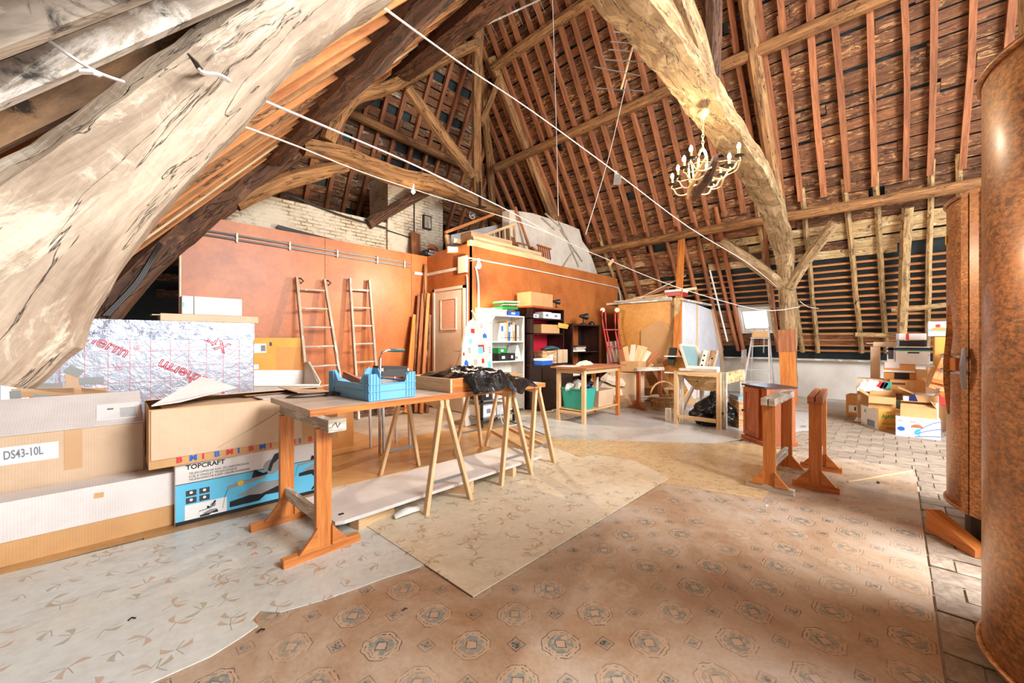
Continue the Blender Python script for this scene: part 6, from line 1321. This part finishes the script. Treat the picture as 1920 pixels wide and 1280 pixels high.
# big curved boards and things left of the hopper table
F = frame((6.95, 2.95, 0), Vector((.45, -.89, 0)), (0, 0, 1))
loose('curved_board', 'large pale card sheet bending down to the right of the basket', PX(1236, 682, 7.6), PX(1286, 760, 7.35), .42, .012, 'card', 'sheet', up=(-.4, -.3, .6))
loose('board', 'short orange board leaning beside the bent card sheet', PX(1252, 672, 7.5), PX(1262, 700, 7.3), .24, .02, 'pine_orange', 'board', up=(1, 0, 0))
cs_ = thing('corner_shelf', 'wavy brown corner shelf with white-edged boards', 'shelf', (7.2, 2.75, 0))
for z, w_ in ((.93, .36), (.64, .30), (.35, .26)): MB().prism([(0, 0), (w_, 0), (w_ * .8, .16), (w_ * .3, .22), (0, .2)], frame((7.0, 2.98, z), (0.2, -1, 0), (1, .2, 0)), .018).build('shelf_board', 'white', cs_)
MB().prism([(0, 0), (.3, 0), (.22, .18), (.32, .34), (.24, .52), (.34, .70), (.3, .93), (0, .93)], frame((7.2, 2.98, 0), (0.2, -1, 0), (0, 0, 1)), .02).build('side_panel', 'hard_y', cs_)
one(MB().beam(PX(1257, 684, 7.1), PX(1263, 652, 7.2), .13, .04, up=(1, 0, 0)), 'black_panel', 'ink', 'narrow black panel standing on the wavy corner shelf', 'panel')
wf = thing('window_frame_pane', 'small framed grey-blue pane leaning behind the hopper table', 'framed pane', PX(1300, 692, 6.9))
q = [PX(1290, 694, 6.85), PX(1325, 694, 6.95), PX(1304, 648, 7.15), PX(1275, 646, 7.05)]
MB().quadbox(q + [p + Vector((.012, 0, 0)) for p in q]).build('pane', 'glassgrey', wf)
for i in range(4): MB().beam(q[i], q[(i + 1) % 4], .035, .03, up=(1, 0, 0)).build('frame_rail', 'cream', wf)
for u, lb in ((1315, 'grey metal strip with round holes leaning behind the hopper table'), (1331, 'brown-grey strip leaning right of the holed metal strip')):
    root = thing('leaning_strip', lb, 'strip', PX(u, 692, 6.9)); a = PX(u, 694, 6.9); b = PX(u + 9, 657, 7.05); MB().beam(a, b, .12, .015, up=(1, 0, 0)).build('strip', 'pine_grey', root)
    MB().beam(a - Vector((0.02, .0, 0)), b - Vector((0.02, .0, 0)), .07, .012, up=(1, 0, 0)).build('inset', 'plaster' if u < 1320 else 'board_near', root)
    for k in (.25, .5, .75) if u < 1320 else (.6,): p = a.lerp(b, k) - Vector((.03, 0, 0)); MB().cyl(p, p + Vector((-.004, 0, 0)), .016, 8).build('hole', 'ink', root)
loose('board', 'thin reddish board edge standing left of the framed pane', PX(1290, 692, 7.2), PX(1273, 655, 7.3), .03, .02, 'cherry', 'board', up=(1, 0, 0))
loose('plank', 'greyed plank leaning against the knee wall beside the hopper table', (9.3, 2.29, .01), PX(1395, 656, 10.3), .1, .025, 'pine_grey', up=(1, 0, 0))
loose('window_strip', 'white frame piece leaning inside the hopper table legs', (6.3, 2.45, .02), (6.5, 2.3, .5), .05, .03, 'white', 'strip')
# aluminium step ladder
al = thing('step_ladder', 'aluminium step ladder standing below the roof window', 'ladder', (9.0, 1.95, 0))
A0, A1 = PX(1396, 660, 8.8), PX(1441, 660, 8.8); f0 = Vector((8.75, A0.y + .06, 0)); f1 = Vector((8.75, A1.y - .04, 0)); t0 = PX(1414, 614, 9.1); t1 = PX(1441, 612, 9.1)
for a, b in ((f0, t0), (f1, t1)): MB().beam(a, b, .05, .025, up=(f1 - f0)).build('rail', 'alu', al)
for i in range(6): k = (i + .8) / 6.4; MB().beam(f0.lerp(t0, k), f1.lerp(t1, k), .07, .02).build('tread', 'alu', al)
for a, b in ((f0 + Vector((.55, -.02, 0)), t0), (f1 + Vector((.55, .02, 0)), t1)): MB().beam(a, b, .03, .02, up=(f1 - f0)).build('rear_leg', 'alu', al)
ct = (t0 + t1) / 2; MB().cb(ct + Vector((-.08, 0, -.22)), (.18, .30, .02)).build('platform', 'alu', al)
bxi('cardboard_box', (ct.x - .16, ct.y - .12, ct.z - .205), (ct.x - .02, ct.y + .12, ct.z - .08), 'card', 'small brown carton on the platform of the step ladder', parts=[('tape', (ct.x - .162, ct.y - .02, ct.z - .2), (ct.x - .158, ct.y + .02, ct.z - .09), 'tape')])

# ================================================================== CARTONS ON THE RIGHT
pc = random.Random(2)
rr, T = carton('brown and yellow detergent carton on the pavers, bottom left of the right-hand pile', (7.58, .16), (.27, .42, .29), -62, 0, 'card_yellow', flaps=None, tape=False)
w2, d2 = .135, .21
dec(rr, T, -.12, .13, .005, .285, 'card_yellow', -d2, 'print'); txt(rr, T, 'AJAX', -.10, .16, -d2 - .002, .062, 'inkgreen', 0, bold=.002); txt(rr, T, '12 X 1L', -.05, .02, -d2 - .002, .028, 'ink', 0, bold=.0008); txt(rr, T, 'ultra', -.05, .235, -d2 - .002, .026, 'ink')
for z in (.085, .1): dec(rr, T, -.1, .1, z, z + .004, 'dgrey', -d2 - .001, 'rule_line')
TL = T @ Matrix.Rotation(R(-90), 4, 'Z'); dec(rr, TL, -.2, .2, .005, .285, 'card_white', -w2, 'side_print'); dec(rr, TL, -.05, .13, .02, .11, 'inkgrey', -w2 - .001, 'print_block'); txt(rr, TL, 'A', -.12, .18, -w2 - .002, .07, 'inkgreen', 0, bold=.002)
# vegetable tray carton
rr, T, w_, d_, h_ = cartX('white produce carton printed with a mushroom and blue waves, bottom right of the pile', 1679, 1764, 784, 825, 7.06, .36, 'card_white', zbase=0, tape=False)
f = -d_ / 2; mb = MB(); 
for k, (z0, z1) in enumerate(((.07, .235), (.05, .14), (.02, .05))):
    pts = [T @ Vector((-.02 + i / 8 * .24 * 1.0, f - .002, z0 + (z1 - z0) * math.sin(i / 8 * 1.45))) for i in range(9)]; mb.tube(pts, .0045, 4)
mb.build('wave_print', 'inkblue', rr)
Fm = T @ Matrix.Translation((0, f - .001, 0)) @ Matrix.Rotation(R(90), 4, 'X')
MB().prism([(-.06, .13), (.05, .13), (.04, .155), (.015, .172), (-.02, .172), (-.05, .155)], Fm, .003).build('mushroom_print', 'plank_red', rr); MB().prism([(-.03, .06), (.02, .03), (.03, .1), (0, .125), (-.02, .1)], Fm, .0025).build('splash_print', 'cyan', rr)
MB().prism([(math.cos(i * .63) * .035 - .145, math.sin(i * .63) * .028 + .10) for i in range(10)], Fm, .002).build('oval_print', 'inkblue', rr)
txt(rr, T, 'fresh', -.175, .19, f - .001, .022, 'inkgrey'); txt(rr, T, 'food', -.06, .19, f - .001, .022, 'inkred')
rr, T, w_, d_, h_ = cartX('brown open inner box sitting in the white produce carton', 1688, 1757, 765, 789, 7.1, .28, 'card', tape=False, flaps={'F': (160, .10), 'B': (150, .12), 'R': (120, .1)}, name='cardboard_tray')
rr, T, w_, d_, h_ = cartX('open brown carton with a raised white flap, on the detergent carton', 1628, 1680, 744, 767, 7.45, .3, 'card', tape=False, flaps={'F': (-62, .1), 'L': (35, .13), 'B': (40, .1)})
MB().box((-.03, -d_ / 2 - .002, h_ * .1), (.03, -d_ / 2, h_ * .45), 0, T).build('tape', 'tape', rr)
rr, T, w_, d_, h_ = cartX('open white and blue appliance carton with brown flaps, above the produce carton', 1716, 1760, 741, 784, 7.5, .32, 'card_white', tape=False, flaps={'F': (-70, .09), 'L': (25, .18), 'R': (-20, .1)})
dec(rr, T, -w_ / 2 + .01, w_ / 2 - .09, .13, .16, 'inknavy', -d_ / 2); 
rr, T, w_, d_, h_ = cartX('white carton with a dark appliance picture, left beside the open appliance carton', 1693, 1717, 744, 784, 7.45, .3, 'card_white', tape=False)
mb = MB(); Fm = T @ Matrix.Translation((0, -d_ / 2, 0)) @ Matrix.Rotation(R(90), 4, 'X'); mb.prism([(-.02, .05), (.06, .03), (.09, .2), (.05, .33), (.0, .3)], Fm, .002); mb.build('appliance_print', 'inknavy', rr)
rr, T, w_, d_, h_ = cartX('slim grey-blue box behind the open brown carton', 1678, 1694, 750, 778, 7.6, .2, 'glassgrey', tape=False)
rr, T, w_, d_, h_ = cartX('wide orange-brown carton in the middle of the right-hand pile', 1668, 1736, 714, 740, 7.9, .3, 'card_orange', tape=False)
dec(rr, T, -w_ / 2 + .02, -.02, h_ - .06, h_ - .03, 'dgrey', -d_ / 2, 'rule_line'); dec(rr, T, .02, .07, .08, h_ - .01, 'tape', -d_ / 2 - .001, 'tape')
one(MB().box((7.92, -.62, 0), (8.3, .42, .0 + PX(1700, 740, 7.9).z - .004)), 'cardboard_box', 'card', 'large brown carton at the base of the pile against the knee wall', 'box')
rr, T, w_, d_, h_ = cartX('orange-brown carton with a dark hand hole, under the white appliance boxes', 1657, 1719, 699, 713, 8.2, .3, 'card_orange', tape=False)
dec(rr, T, -.06, .10, .01, .12, 'ink', -d_ / 2, 'hand_hole')
one(MB().box((8.22, -.62, 0), (8.52, .45, PX(1690, 713, 8.2).z - .003)), 'cardboard_box', 'card_pale', 'pale carton hidden low behind the wide orange-brown one', 'box')
rr, T, w_, d_, h_ = cartX('orange-brown carton with a torn pale strip, second below the appliance boxes', 1657, 1717, 683, 698, 8.2, .3, 'card_orange', tape=False)
dec(rr, T, -w_ / 2, w_ / 2, 0, .03, 'paper', -d_ / 2 - .001, 'torn_strip'); dec(rr, T, -.16, .0, .06, .15, 'card_white', -d_ / 2, 'label')
rr, T, w_, d_, h_ = cartX('large white office machine carton with a navy and green band', 1679, 1744, 650, 683, 8.2, .34, 'card_white', tape=False)
fy = -d_ / 2; dec(rr, T, -w_ / 2, w_ / 2, h_ - .045, h_ - .012, 'inknavy', fy, 'navy_band'); dec(rr, T, -w_ / 2, w_ / 2, h_ - .062, h_ - .046, 'inkgreen', fy, 'green_band'); dec(rr, T, -.05, .07, .16, .18, 'ink', fy, 'hand_slot')
for i in range(3): dec(rr, T, .16, .30, .22 - i * .04, .225 - i * .04, 'dgrey', fy, 'rule_line')
MB().prism([(math.cos(i * .63) * .035 - .24, math.sin(i * .63) * .025 + .16) for i in range(10)], T @ Matrix.Translation((0, fy, 0)) @ Matrix.Rotation(R(90), 4, 'X'), .002).build('oval_print', 'dgrey', rr); dec(rr, T, .27, .33, .03, .08, 'ink', fy, 'barcode')
rr, T, w_, d_, h_ = cartX('narrow end of a white office machine carton with a small device picture', 1663, 1678, 651, 683, 8.22, .34, 'card_white', tape=False)
dec(rr, T, -w_ / 2, w_ / 2, h_ - .04, h_ - .01, 'inknavy', -d_ / 2, 'navy_band'); dec(rr, T, -.03, .03, .08, .26, 'dgrey', -d_ / 2, 'device_print')
for (u0, u1, vt, vb, mt, lb) in ((1680, 1698, 625, 637, 'card_white', 'small white box on top of the office machine carton, left'), (1699, 1737, 625, 637, 'card_white', 'white box with a red end mark on top of the pile'), (1681, 1738, 638, 649, 'black', 'black box between the small white boxes and the office machine carton')):
    rr, T, w_, d_, h_ = cartX(lb, u0, u1, vt, vb, 8.25, .25, mt, tape=False); dec(rr, T, -w_ / 2, -w_ / 2 + .03, 0, h_, 'inkred' if u0 == 1699 else 'grey', -d_ / 2, 'end_mark')
rr, T, w_, d_, h_ = cartX('flattened whitish carton resting on the knee wall ledge', 1637, 1680, 641, 650, 8.6, .2, 'card_pale', tape=False); MB().box((-w_ / 2 - .08, -.1, h_ * .7), (-w_ / 2, .1, h_ * .8), 0, T).build('flap', 'card_white', rr)
sp = one(MB().box((8.6, PX(1650, 650, 8.6).y, 0), (8.8, PX(1632, 650, 8.6).y, PX(1650, 650, 8.6).z - .003)), 'cardboard_box', 'card_pale', 'upright brown box piece below the flattened whitish carton', 'box')
rr, T, w_, d_, h_ = cartX('fruit carton with orange and blue print at the top right of the pile', 1740, 1790, 602, 630, 7.6, .34, 'card_white', tape=False)
f = -d_ / 2; txt(rr, T, 'Vitali', -w_ / 2 + .19, h_ * .52, f, .11, 'ink', bold=.002); dec(rr, T, -w_ / 2, w_ / 2, h_ * .42, h_ * .46, 'inkblue', f, 'blue_line'); dec(rr, T, -w_ / 2, w_ / 2, h_ * .30, h_ * .36, 'cyan', f, 'blue_line'); Fm = T @ Matrix.Translation((0, f, 0)) @ Matrix.Rotation(R(90), 4, 'X'); MB().prism([(math.cos(i * .4) * .08 - .02, math.sin(i * .4) * .05 + .07) for i in range(9)], Fm, .002).build('fruit_print', 'card_orange', rr); MB().prism([(math.cos(i * .63) * .025 - w_ / 2 + .09, math.sin(i * .63) * .022 + h_ * .7) for i in range(10)], Fm, .002).build('oval_print', 'inkred', rr)
rr, T, w_, d_, h_ = cartX('tall upright tan carton under the fruit carton', 1752, 1800, 631, 688, 7.62, .3, 'card_yellow', tape=False); MB().box((-w_ / 2 + .01, -d_ / 2 - .002, 0), (-w_ / 2 + .02, -d_ / 2, h_), 0, T).build('seam', 'card', rr)
rr, T, w_, d_, h_ = cartX('tan carton piece standing before the tall upright carton', 1738, 1775, 689, 727, 7.55, .2, 'card', tape=False); MB().box((-w_ / 2 + .01, -d_ / 2 - .002, 0), (-w_ / 2 + .02, -d_ / 2, h_), 0, T).build('seam', 'tape', rr)
one(MB().box((7.6, -.9, 0), (7.95, -.63, PX(1760, 688, 7.6).z - .003)), 'cardboard_box', 'card', 'brown carton hidden beneath the tall upright carton', 'box')
rr, T, w_, d_, h_ = cartX('low brown carton beside the orange slats', 1718, 1741, 694, 713, 8.1, .3, 'card', tape=False)
rr, T, w_, d_, h_ = cartX('brown carton with a white label on the floor at the left of the right-hand pile', 1588, 1624, 741, 765, 8.45, .3, 'card_orange', zbase=0, tape=False, yaw=-6); dec(rr, T, -.08, .08, .06, .17, 'paper', -d_ / 2, 'label'); dec(rr, T, -.01, .01, .09, .15, 'ink', -d_ / 2 - .001, 'label_print')
crumple('paper_heap', 'crumpled white paper lying beside the labelled brown carton', (8.0, .28, 0.008), .3, .35, .08, 'paper', 12, 0, cat='paper', nu=18)
crumple('magazine_bag', 'bag of coloured magazines above the open brown carton', (7.95, .28, PX(1655, 732, 7.9).z - .02), .3, .32, .16, 'paper', 31, 0, cat='bag', nu=18)
for i, (dx, mt, lb) in enumerate(((0, 'inkred', 'red magazine peeking from the magazine bag'), (.06, 'purple', 'purple magazine peeking from the magazine bag'), (.12, 'teal', 'teal magazine peeking from the magazine bag'))): b0 = PX(1647 + i * 7, 728, 7.82); one(MB().beam(b0, b0 + Vector((0, -.04, .09)), .06, .01, up=(1, 0, 0)), 'magazine', mt, lb, 'magazine')
sl_ = thing('wooden_rack', 'orange wooden slatted frame leaning at the right of the pile', 'slatted frame', (7.3, -.5, 0))
for i, (u0, v0, u1, v1) in enumerate(((1747, 728, 1779, 655), (1757, 728, 1789, 655), (1767, 735, 1799, 665))): MB().beam(PX(u0, v0, 7.35), PX(u1, v1, 7.5), .06, .025, up=(1, 0, 0)).build('slat', 'pine_orange', sl_)
for (u0, v0, u1, v1) in ((1748, 712, 1792, 722), (1760, 684, 1800, 690), (1764, 735, 1780, 750)): MB().beam(PX(u0, v0, 7.33), PX(u1, v1, 7.33), .05, .025, up=(1, 0, 0)).build('crosspiece', 'pine_orange', sl_)
bk_ = one(MB().beam(PX(1772, 760, 7.3) , PX(1768, 735, 7.35), .08, .03, up=(1, 0, 0)), 'bottle', 'red', 'dark red bottle between the cartons and the slats', 'bottle')

# ================================================================== RUSTY TANKS
def tank(label, cx, cy, r_, z0, z1, seam_a):
    root = thing('rusty_tank', label, 'tank', (cx, cy, 0)); c = (cx, cy, 0)
    MB().lathe([(r_ - .03, z0), (r_, z0 + .03), (r_, z1 - .02), (r_ - .01, z1)], c, 96).build('shell', 'rust', root, smooth=True)
    for z in (z0 + .02, z1): MB().tube([(cx + math.cos(a) * (r_ + .004), cy + math.sin(a) * (r_ + .004), z) for a in [i * math.pi / 36 for i in range(73)]], .012, 6).build('rim', 'rust', root, smooth=True)
    MB().lathe([(0, z1 - .03), (r_ - .01, z1 - .005)], c, 48).build('top_plate', 'rust', root, smooth=True)
    MB().lathe([(0, z0 + .02), (r_ - .02, z0 + .02)], c, 48).build('bottom_plate', 'iron', root)
    MB().lathe([(r_ - .08, 0), (r_ - .08, z0 + .03)], c, 48).build('base_ring', 'iron', root)
    return root
tank('huge rusty metal tank filling the right edge of the photo', 2.30, -.73, .5, .06, 2.17, 0)
t2 = tank('rusty metal tank with a bolted seam and clamp, behind the huge one', 3.80, -.73, .5, .18, 2.07, 0)
# seam profile and clamp on the second tank where it faces the first
def tp2(ang, r_=.5, z=0): return Vector((3.80 + math.cos(R(ang)) * r_, -.73 + math.sin(R(ang)) * r_, z))
for a, mt, w_ in ((123, 'rust', .045), (129, 'rust', .05)): MB().beam(tp2(a, .512, .2), tp2(a, .512, 2.06), w_, .04, up=tp2(a, 1) - tp2(a, 0)).build('seam_strip', mt, t2)
for z in (1.02, 1.11): MB().tube([tp2(89, .512, z), tp2(98, .53, z), tp2(112, .535, z), tp2(125, .56, z)], .011, 6, sub=3).build('clamp_rod', 'steel', t2)
MB().sweep([tp2(90, .51, 1.065), tp2(100, .52, 1.065), tp2(111, .525, 1.065)], (.012, .06), 6, 0, .6, up=(0, 0, 1)).build('clamp_band', 'galv', t2)
MB().cb(tp2(117, .53, 1.065), (.05, .045, .075), (0, 0, 27)).build('clamp_block', 'pine_orange', t2)
MB().sweep([tp2(115, .555, 1.42), tp2(115, .555, 1.25), tp2(113.5, .56, 1.1), tp2(114, .56, .95), tp2(113.5, .55, .76)], [(.012, .01), (.032, .014), (.03, .016), (.032, .014), (.01, .01)], 6, .003, .3, sub=3).build('lever', 'rust', t2)
MB().sweep([tp2(125, .55, 1.16), tp2(125.5, .565, 1.06), tp2(125, .55, .92)], [(.02, .02), (.028, .025), (.02, .015)], 8, .008, .3, sub=3).build('wire_tie', 'galv', t2)
MB().cb(tp2(92, .503, 1.85), (.045, .004, .055), (0, 0, 2)).build('yellow_sticker', 'yellow', t2)
wd2 = one(MB().prism([(0, 0), (.34, 0), (.34, .04), (.0, .13)], frame((3.68, -.20, .012), (-.36, -.22, 0), (0, 0, 1)), .08), 'wedge', 'pine_orange', 'orange wooden wedge under the second rusty tank', 'wedge')
wd3 = one(MB().box((1.95, -.9, .0), (2.5, -.5, .05)), 'support_block', 'beam_dark', 'dark timber under the huge rusty tank', 'block')

# ================================================================== CHANDELIER
chd = thing('chandelier', 'rustic chandelier of a wooden yoke with curled iron arms and lit candle bulbs', 'chandelier', (4.42, 1.47, 2.85))
cc_ = Vector((4.42, 1.47, 0)); dch = Vector((.80, .60, 0)).normalized(); nch = Vector((dch.y, -dch.x, 0))
MB().lathe([(0, 3.62), (.055, 3.62), (.06, 3.60), (.05, 3.575), (.02, 3.55), (.018, 3.53), (0, 3.52)][::-1], (cc_.x, cc_.y, 0), 20).build('ceiling_rose', 'brass', chd, smooth=True)
z = 3.53; k = 0
while z > 3.2:
    F = frame(cc_ + Vector((0, 0, z)), (nch if k % 2 else dch), (0, 0, 1)); MB().tube([F @ Vector((math.cos(a) * .011, math.sin(a) * .022, 0)) for a in [i * math.pi / 5 for i in range(11)]], .004, 5).build('chain_link', 'brass', chd); z -= .034; k += 1
P3 = lambda s, n_, z: cc_ + dch * s + nch * n_ + Vector((0, 0, z))
MB().sweep([P3(-.30, .02, 2.99), P3(-.1, .02, 2.90), P3(.15, .02, 2.86), P3(.36, .02, 2.82)], [(.05, .10), (.10, .09), (.11, .08), (.05, .06)], 8, .006, .8, sub=4).build('yoke_bar', 'beam_dark', chd)
MB().sweep([P3(-.28, -.06, 3.0), P3(-.1, -.08, 2.93), P3(.15, -.08, 2.88), P3(.36, -.04, 2.84)], [(.03, .05), (.04, .06), (.04, .06), (.03, .04)], 6, .004, .8, sub=4).build('yoke_bar', 'pine', chd)
MB().tube([P3(-.05, -.07, 2.93), P3(-.04, -.05, 3.15), P3(0, 0, 3.22), P3(.04, .05, 3.15), P3(.05, .05, 2.9)], .014, 8, sub=4).build('yoke_loop', 'brass', chd, smooth=True)
mb = MB(); mb.tube([P3(.1, -.1, 2.9), P3(.08, -.12, 3.08), P3(.1, -.09, 3.14), P3(.13, -.06, 3.05), P3(.12, -.05, 2.88)], .01, 6, sub=4); mb.build('yoke_loop', 'brass', chd, smooth=True)
for sd, srow in ((-1, (-.33, -.11, .11, .33)), (1, (-.33, -.11, .11, .33))):
    for s in srow:
        n0 = .22 * sd; MB().tube([P3(s, .03 * sd, 2.89), P3(s, .10 * sd, 2.86), P3(s, .17 * sd, 2.87), P3(s, .205 * sd, 2.93), P3(s, .235 * sd, 2.945), P3(s, n0, 2.98)], .008, 6, sub=3).build('iron_arm', 'brass', chd, smooth=True)
        MB().tube([P3(s, .04 * sd, 2.94), P3(s, .12 * sd, 2.95), P3(s, .19 * sd, 2.935)], .005, 5).build('iron_arm', 'brass', chd)
        MB().lathe([(0, 0), (.02, 0), (.045, .012), (.047, .016), (0, .012)], P3(s, n0, 2.975), 14).build('drip_cup', 'iron', chd)
        MB().cyl(P3(s, n0, 2.985), P3(s, n0, 3.05), .012, 10).build('candle_sleeve', 'candle', chd)
        if sd < 0 or s < -.0 : MB().lathe([(0, 0), (.010, .004), (.019, .022), (.017, .038), (.007, .062), (0, .068)], P3(s, n0, 3.05), 12).build('candle_bulb', 'bulb', chd, smooth=True)
mb = MB(); mb.tube([P3(-.36, .22, 2.93), P3(-.2, .25, 2.9), P3(0, .22, 2.92), P3(.2, .25, 2.89), P3(.36, .2, 2.92)], .007, 5, sub=4); mb.build('iron_braid', 'brass', chd, smooth=True)
lamp('chandelier_light', 'POINT', (4.42, 1.47, 3.12), 22, (1, .93, .72), .12)

# ================================================================== LINES, WIRES, ANTENNAE
def line(label, pts, r_, mat='wire', cat='line', name='washing_line', sub=4): return one(MB().tube(pts, r_, 5, sub=sub), name, mat, label, cat)
l1 = [PY(376, 133, 1.32), PY(470, 178, 1.7), PY(640, 250, 2.4), PY(800, 320, 3.2), PX(960, 398, 4.6), PX(1060, 452, 6.0), PX(1134, 484, 7.0), PX(1260, 535, 7.7), PX(1420, 580, 8.6), PX(1500, 575, 9.0)]
line('washing line from the iron hook on the big cruck towards the oak post', l1, .0065)
l2 = [PY(660, -40, 1.4), PY(700, 0, 1.5), PX(880, 130, 2.2), PX(1000, 210, 3.0), PX(1157, 325, 4.2), PX(1290, 425, 5.6), PX(1400, 492, 7.4), PX(1460, 540, 9.0)]
line('upper washing line running past the chandelier with a clear packet on it', l2, .0055)
l3 = [PY(434, 229, 1.9), PY(560, 275, 2.9), PY(700, 330, 4.2), PX(830, 372, 4.2), PX(980, 418, 5.0), PX(1064, 452, 6.0)]
line('lowest washing line crossing below the long tie beam', l3, .006)
line('short knotted cord over the roof boards at the upper left', [PY(88, 74, 1.25), PY(172, 130, 1.22), PY(232, 153, 1.25)], .0035)
MB().sweep([PY(150, 131, 1.21), PY(172, 131, 1.2), PY(184, 136, 1.21)], (.012, .012), 6, .004, .3).build('knot', 'wire', bpy.data.objects['washing_line.003'])
mb = MB(); mb.sweep([PY(371, 128, 1.29), PY(380, 136, 1.29), PY(410, 140, 1.29), PY(430, 152, 1.30)], (.014, .01), 6, .003, .2, sub=3); mb.build('knot', 'wire', bpy.data.objects['washing_line'])
line('thin cord hanging straight down from the roof left of the long washing line', [PX(1036, 0, 5.2), PX(1042, 200, 5.4), PX(1047, 405, 5.6)], .005, cat='cord', name='hanging_cord')
line('thin cord slanting down from the rear antenna', [PX(1175, 150, 5.2), PX(1140, 300, 5.4), PX(1098, 440, 5.8)], .005, cat='cord', name='hanging_cord')
pk = thing('clear_packet', 'small clear plastic packet pinned on the upper washing line', 'packet', PX(1157, 345, 4.2)); q = [PX(1150, 345, 4.2), PX(1163, 345, 4.2), PX(1165, 328, 4.2), PX(1152, 324, 4.2)]; MB().quadbox(q + [p + Vector((.02, .01, 0)) for p in q]).build('packet', 'greysheet', pk); MB().cb(PX(1154, 324, 4.2), (.02, .02, .04)).build('peg', 'paper', pk)
loose('clothes_peg', 'wooden peg clipped on the washing line above the closet', PX(1142, 497, 7.0), PX(1150, 486, 7.0), .03, .05, 'pine', 'peg')
ant = thing('antenna', 'rod antenna tied below the left side of the pale tie beam', 'antenna', PY(1170, 120, 2.2))
MB().cyl(PY(1186, 88, 2.1), PY(1164, 168, 2.3), .012, 8).build('boom', 'pine', ant)
for (u0, v0, u1, v1) in ((1145, 78, 1182, 81), (1140, 93, 1200, 97), (1133, 112, 1208, 116), (1114, 125, 1200, 142), (1117, 165, 1210, 171), (1210, 7, 1262, 9), (1230, 39, 1248, 39), (1150, 60, 1170, 61)): MB().cyl(PY(u0, v0, 2.15), PY(u1, v1, 2.1), .006, 5).build('rod', 'steel', ant)
MB().cyl(PY(1186, 88, 2.1), PY(1222, -10, 1.9), .01, 6).build('boom', 'pine', ant)
MB().tube([PY(1140, 113, 2.15), PY(1133, 110, 2.15), PY(1132, 105, 2.15), PY(1137, 104, 2.15)], .006, 5).build('hooked_rod', 'steel', ant)
an2 = thing('antenna', 'long comb-like antenna hanging near the top of the rear king post', 'antenna', PY(940, 40, 4.6))
MB().cyl(PY(846, 76, 4.7), PY(1012, 0, 4.5), .014, 8).build('boom', 'pine_grey', an2)
for i in range(11): k = i / 10; p = PY(846, 76, 4.7).lerp(PY(1012, 0, 4.5), k); MB().cyl(p + Vector((-.12, 0, .1)), p + Vector((.16, 0, -.14)), .005, 5).build('rod', 'steel', an2)
line('thin white cable running down the left of the oak post', [PX(1500, 565, 9.0), PX(1515, 575, 9.4), PX(1535, 578, 9.8)], .007, cat='cable', name='loose_cable')

# ================================================================== LOW RACK AND BITS BEHIND THE BENCH
lr = thing('low_rack', 'low dark metal rack with white boxes behind the far trestles', 'rack', (4.0, 4.3, 0))
for (x, y) in ((3.68, 4.12), (4.32, 4.12), (3.68, 4.5), (4.32, 4.5)): MB().box((x, y, 0), (x + .03, y + .03, .60)).build('leg', 'iron', lr)
for z in (.12, .36, .59): MB().box((3.68, 4.12, z), (4.35, 4.53, z + .02)).build('shelf', 'galv', lr)
for X0, X1, z0, z1, mt, lb in ((3.72, 3.98, .141, .30, 'paper', 'white appliance box on the bottom shelf of the low rack'), (4.0, 4.28, .141, .28, 'greysheet', 'pale grey box on the bottom shelf of the low rack, right'), (3.74, 3.90, .381, .52, 'black', 'black box on the middle shelf of the low rack'), (3.92, 4.14, .381, .50, 'paper', 'white box on the middle shelf of the low rack'), (4.16, 4.30, .381, .54, 'inkgreen', 'green box on the middle shelf of the low rack'), (3.75, 4.1, .611, .70, 'card', 'flat brown carton on top of the low rack')): frontbox('storage_box' if mt != 'card' else 'cardboard_box', X0, X1, 4.15, .3, z0, z1, mt, lb)
for i, (x0, x1, y, z, h_, mt, lb) in enumerate(((2.75, 4.1, 6.12, 0, .14, 'beam_dark', 'dark squared timber lying at the foot of the orange partition'), (3.2, 3.95, 5.9, 0, .10, 'board', 'short brown timber lying in front of the dark squared timber'), (2.9, 3.5, 6.12, .145, .08, 'plank_red', 'reddish timber lying on the dark squared timber'), (2.15, 2.7, 6.1, 0, .16, 'black', 'black low case on the floor behind the first ladder'))): one(MB().box((x0, y, z), (x1, y + .14, z + h_)), 'timber_offcut' if mt != 'black' else 'case', mt, lb, 'timber' if mt != 'black' else 'case', bevel=.004)
one(MB().tube([(3.9, 4.0, .3), (3.92, 3.98, .12), (3.98, 3.95, .02), (4.2, 3.9, .015)], .006, 5, sub=4), 'cable', 'wire', 'thin white cable hanging from the low rack', 'cable')
one(MB().tube([(5.2, 4.3, .012), (5.35, 4.2, .012), (5.5, 4.3, .012), (5.7, 4.15, .012)], .012, 5, sub=4), 'cable', 'wire', 'white cable with a plug on the floor before the dark shelf unit', 'cable')
